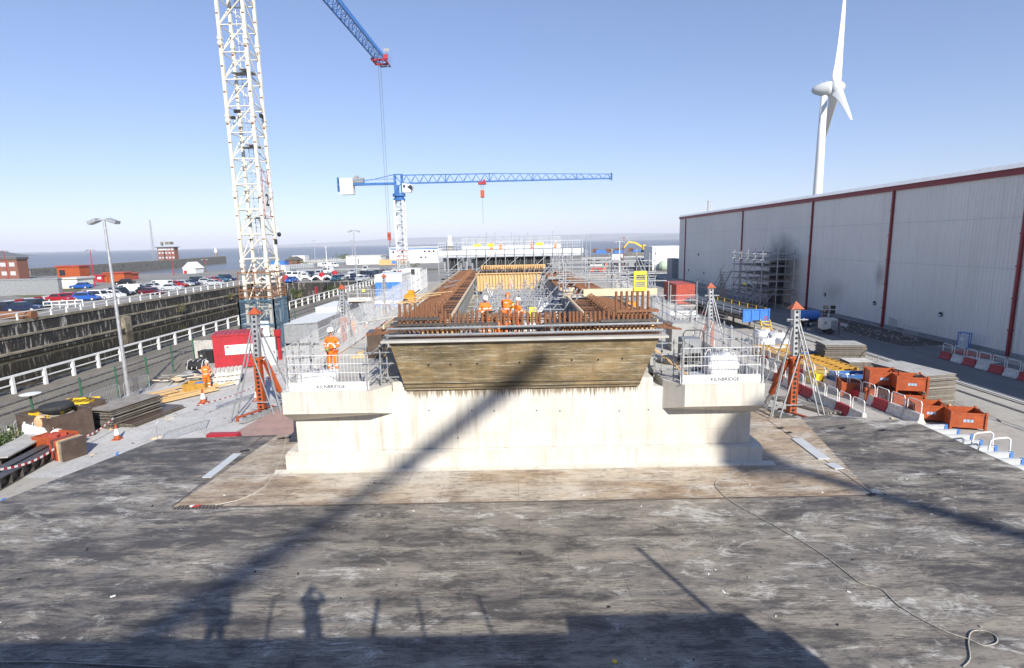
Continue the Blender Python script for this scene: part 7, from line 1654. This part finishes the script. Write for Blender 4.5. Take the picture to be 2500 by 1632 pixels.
o=V((0,0,hz)); b=MB(); ringmesh(b,[(-4.6,.2),(-4.3,.9),(-3.2,1.7),(-1.2,2.4),(1.0,2.7),(2.2,2.7)],o); b.tube(o+ax*-1.5+V((0,0,2.3)),o+ax*-1.5+V((0,0,3.9)),.05,4); b.tube(o+ax*.5+V((0,0,2.6)),o+ax*.2+V((0,0,3.6)),.12,4); b.build('nacelle',M['greyl'],TB,smooth=True)
b=MB(); ringmesh(b,[(2.25,2.6),(3.6,2.6),(5.4,2.35),(6.4,1.7),(7.0,.8),(7.15,.1)],o); b.build('spinner',M['greyl'],TB,smooth=True)
hc=o+ax*4.6
for k,th in enumerate((0,120,-120)):
    th=radians(th); e=V((0,0,cos(th)))+tv*sin(th); cdir=ax; tn=e.cross(ax).normalized(); b=MB(); vs=[]; N=12
    for r_,ch,off,tw_ in ((1.9,2.2,0,.3),(2.6,3.8,-.7,.55),(4.5,4.0,-.8,.5),(9,3.1,-.45,.42),(16,2.2,-.2,.32),(24,1.6,0,.24),(31,1.1,.05,.18),(34.5,.7,.1,.15),(35.3,.25,.25,.12)):
        cd_=(ax*cos(tw_)+tn*sin(tw_)); td=e.cross(cd_).normalized(); thk=ch*(.16 if r_>2.5 else .8)
        for j in range(N): t=2*pi*j/N; vs.append(hc+e*r_+cd_*(cos(t)*ch/2+off)+td*(sin(t)*thk/2*(1.2 if cos(t)>0 else .6)))
    b.add(vs,[(i*N+j,(i+1)*N+j,(i+1)*N+(j+1)%N,i*N+(j+1)%N) for i in range(8) for j in range(N)]+[tuple(range(N)),tuple(range(8*N,9*N))[::-1]]); b.build('blade',M['white'],TB,smooth=True)
# ---------------- what stands behind the camera and throws the shadows on the deck
BB=thing('concrete_block','finished concrete block the photographer stands on, outside the frame','concrete structure',(-10,-8,0)); b=MB(); b.bx(-24,19.3,-8,8.5,0,6.4); b.build('block',M['conc2'],BB); b=MB()
for x in (-12,-9,-5.2,8.7,12.0,13.4): b.tube((x,8.3,6.4),(x+.15,8.3,7.35),.03,6)
for z in (6.85,7.32): b.tube((-24,8.3,z),(19,8.3,z),.018,6)
for x in (10.9,): b.tube((x,8.2,6.4),(x+.4*(x>10),8.2,7.4),.05,6)
b.build('guard_rail',M['galv'],BB); b=MB(); b.bx(15.2,19.0,4,8.3,6.4,6.9); b.bx(18.45,18.55,7.95,8.05,6.9,8.8); b.build('unseen_step_block',M['timber'],BB)  # unseen box and post, added to cast the stepped and pole shadows
person('person with a camera raised to the face, standing behind the viewpoint',(0,-.42,6.4),radians(180),dict(el=(.30,-.12,1.32),wl=(.10,-.17,1.55),er=(-.30,-.12,1.32),wr=(-.10,-.17,1.55)),helmet=None,suit='dark',detail=False,scale=.97)
person('second person standing beside the photographer behind the viewpoint',(-2.15,-.25,6.4),radians(180),{},helmet='white',suit='dark',detail=False)
def offcrane(name,label,p,q,z,w_,loads,mast):
    t=thing('tower_crane',label,'tower crane',(mast[0],mast[1],G)); k=z/tan(SUN_EL); dx,dy=k*sin(SUN_AZ),k*cos(SUN_AZ)
    a=V((p[0]+dx-mast[0],p[1]+dy-mast[1],z-G)); c=V((q[0]+dx-mast[0],q[1]+dy-mast[1],z-G)); b=MB(); b.bar(a,c,w_,.5); b.build('jib',M['blue'],t)
    b=MB()
    for u,s in loads: b.box(a+(c-a)*u,s)
    if loads: b.build('counterweight',M['conc2'],t)  # block added on the unseen jib to cast a blob of shade
    b=MB(); b.bx(-.7,.7,-.7,.7,0,z-G-.9); b.build('mast',M['cream'],t)
sh=lambda pts,z:[(x+z/tan(SUN_EL)*sin(SUN_AZ),y+z/tan(SUN_EL)*cos(SUN_AZ)) for x,y in pts]
z=36.; m=sh([(-14.5,-5)],z)[0]
offcrane('tower_crane','tower crane behind the viewpoint whose jib shades the deck from the left',(-14.5,-5),(-1.5,24.9),z,.5,[],m)
A=sh([(30,-6.5)],z)[0]
offcrane('tower_crane','tower crane behind the viewpoint whose jib shades the right of the deck',(30,-6.4),(7.4,20.8),z,.5,[(.97,(2.0,1.8,1.8))],A)

# ---------------- air: one even haze round everything
b=MB(); b.bx(-34000,34000,-400,36000,-11,330)
m=bpy.data.materials.new('haze'); m.use_nodes=True; t=m.node_tree; t.nodes.remove(t.nodes['Principled BSDF']); v=t.nodes.new('ShaderNodeVolumePrincipled')
v.inputs['Color'].default_value=(.86,.90,1,1); v.inputs['Density'].default_value=9e-5; v.inputs['Anisotropy'].default_value=-.15
t.links.new(v.outputs[0],t.nodes['Material Output'].inputs['Volume'])
o=b.build('haze',m); o['kind']='stuff'
S.cycles.volume_bounces=0
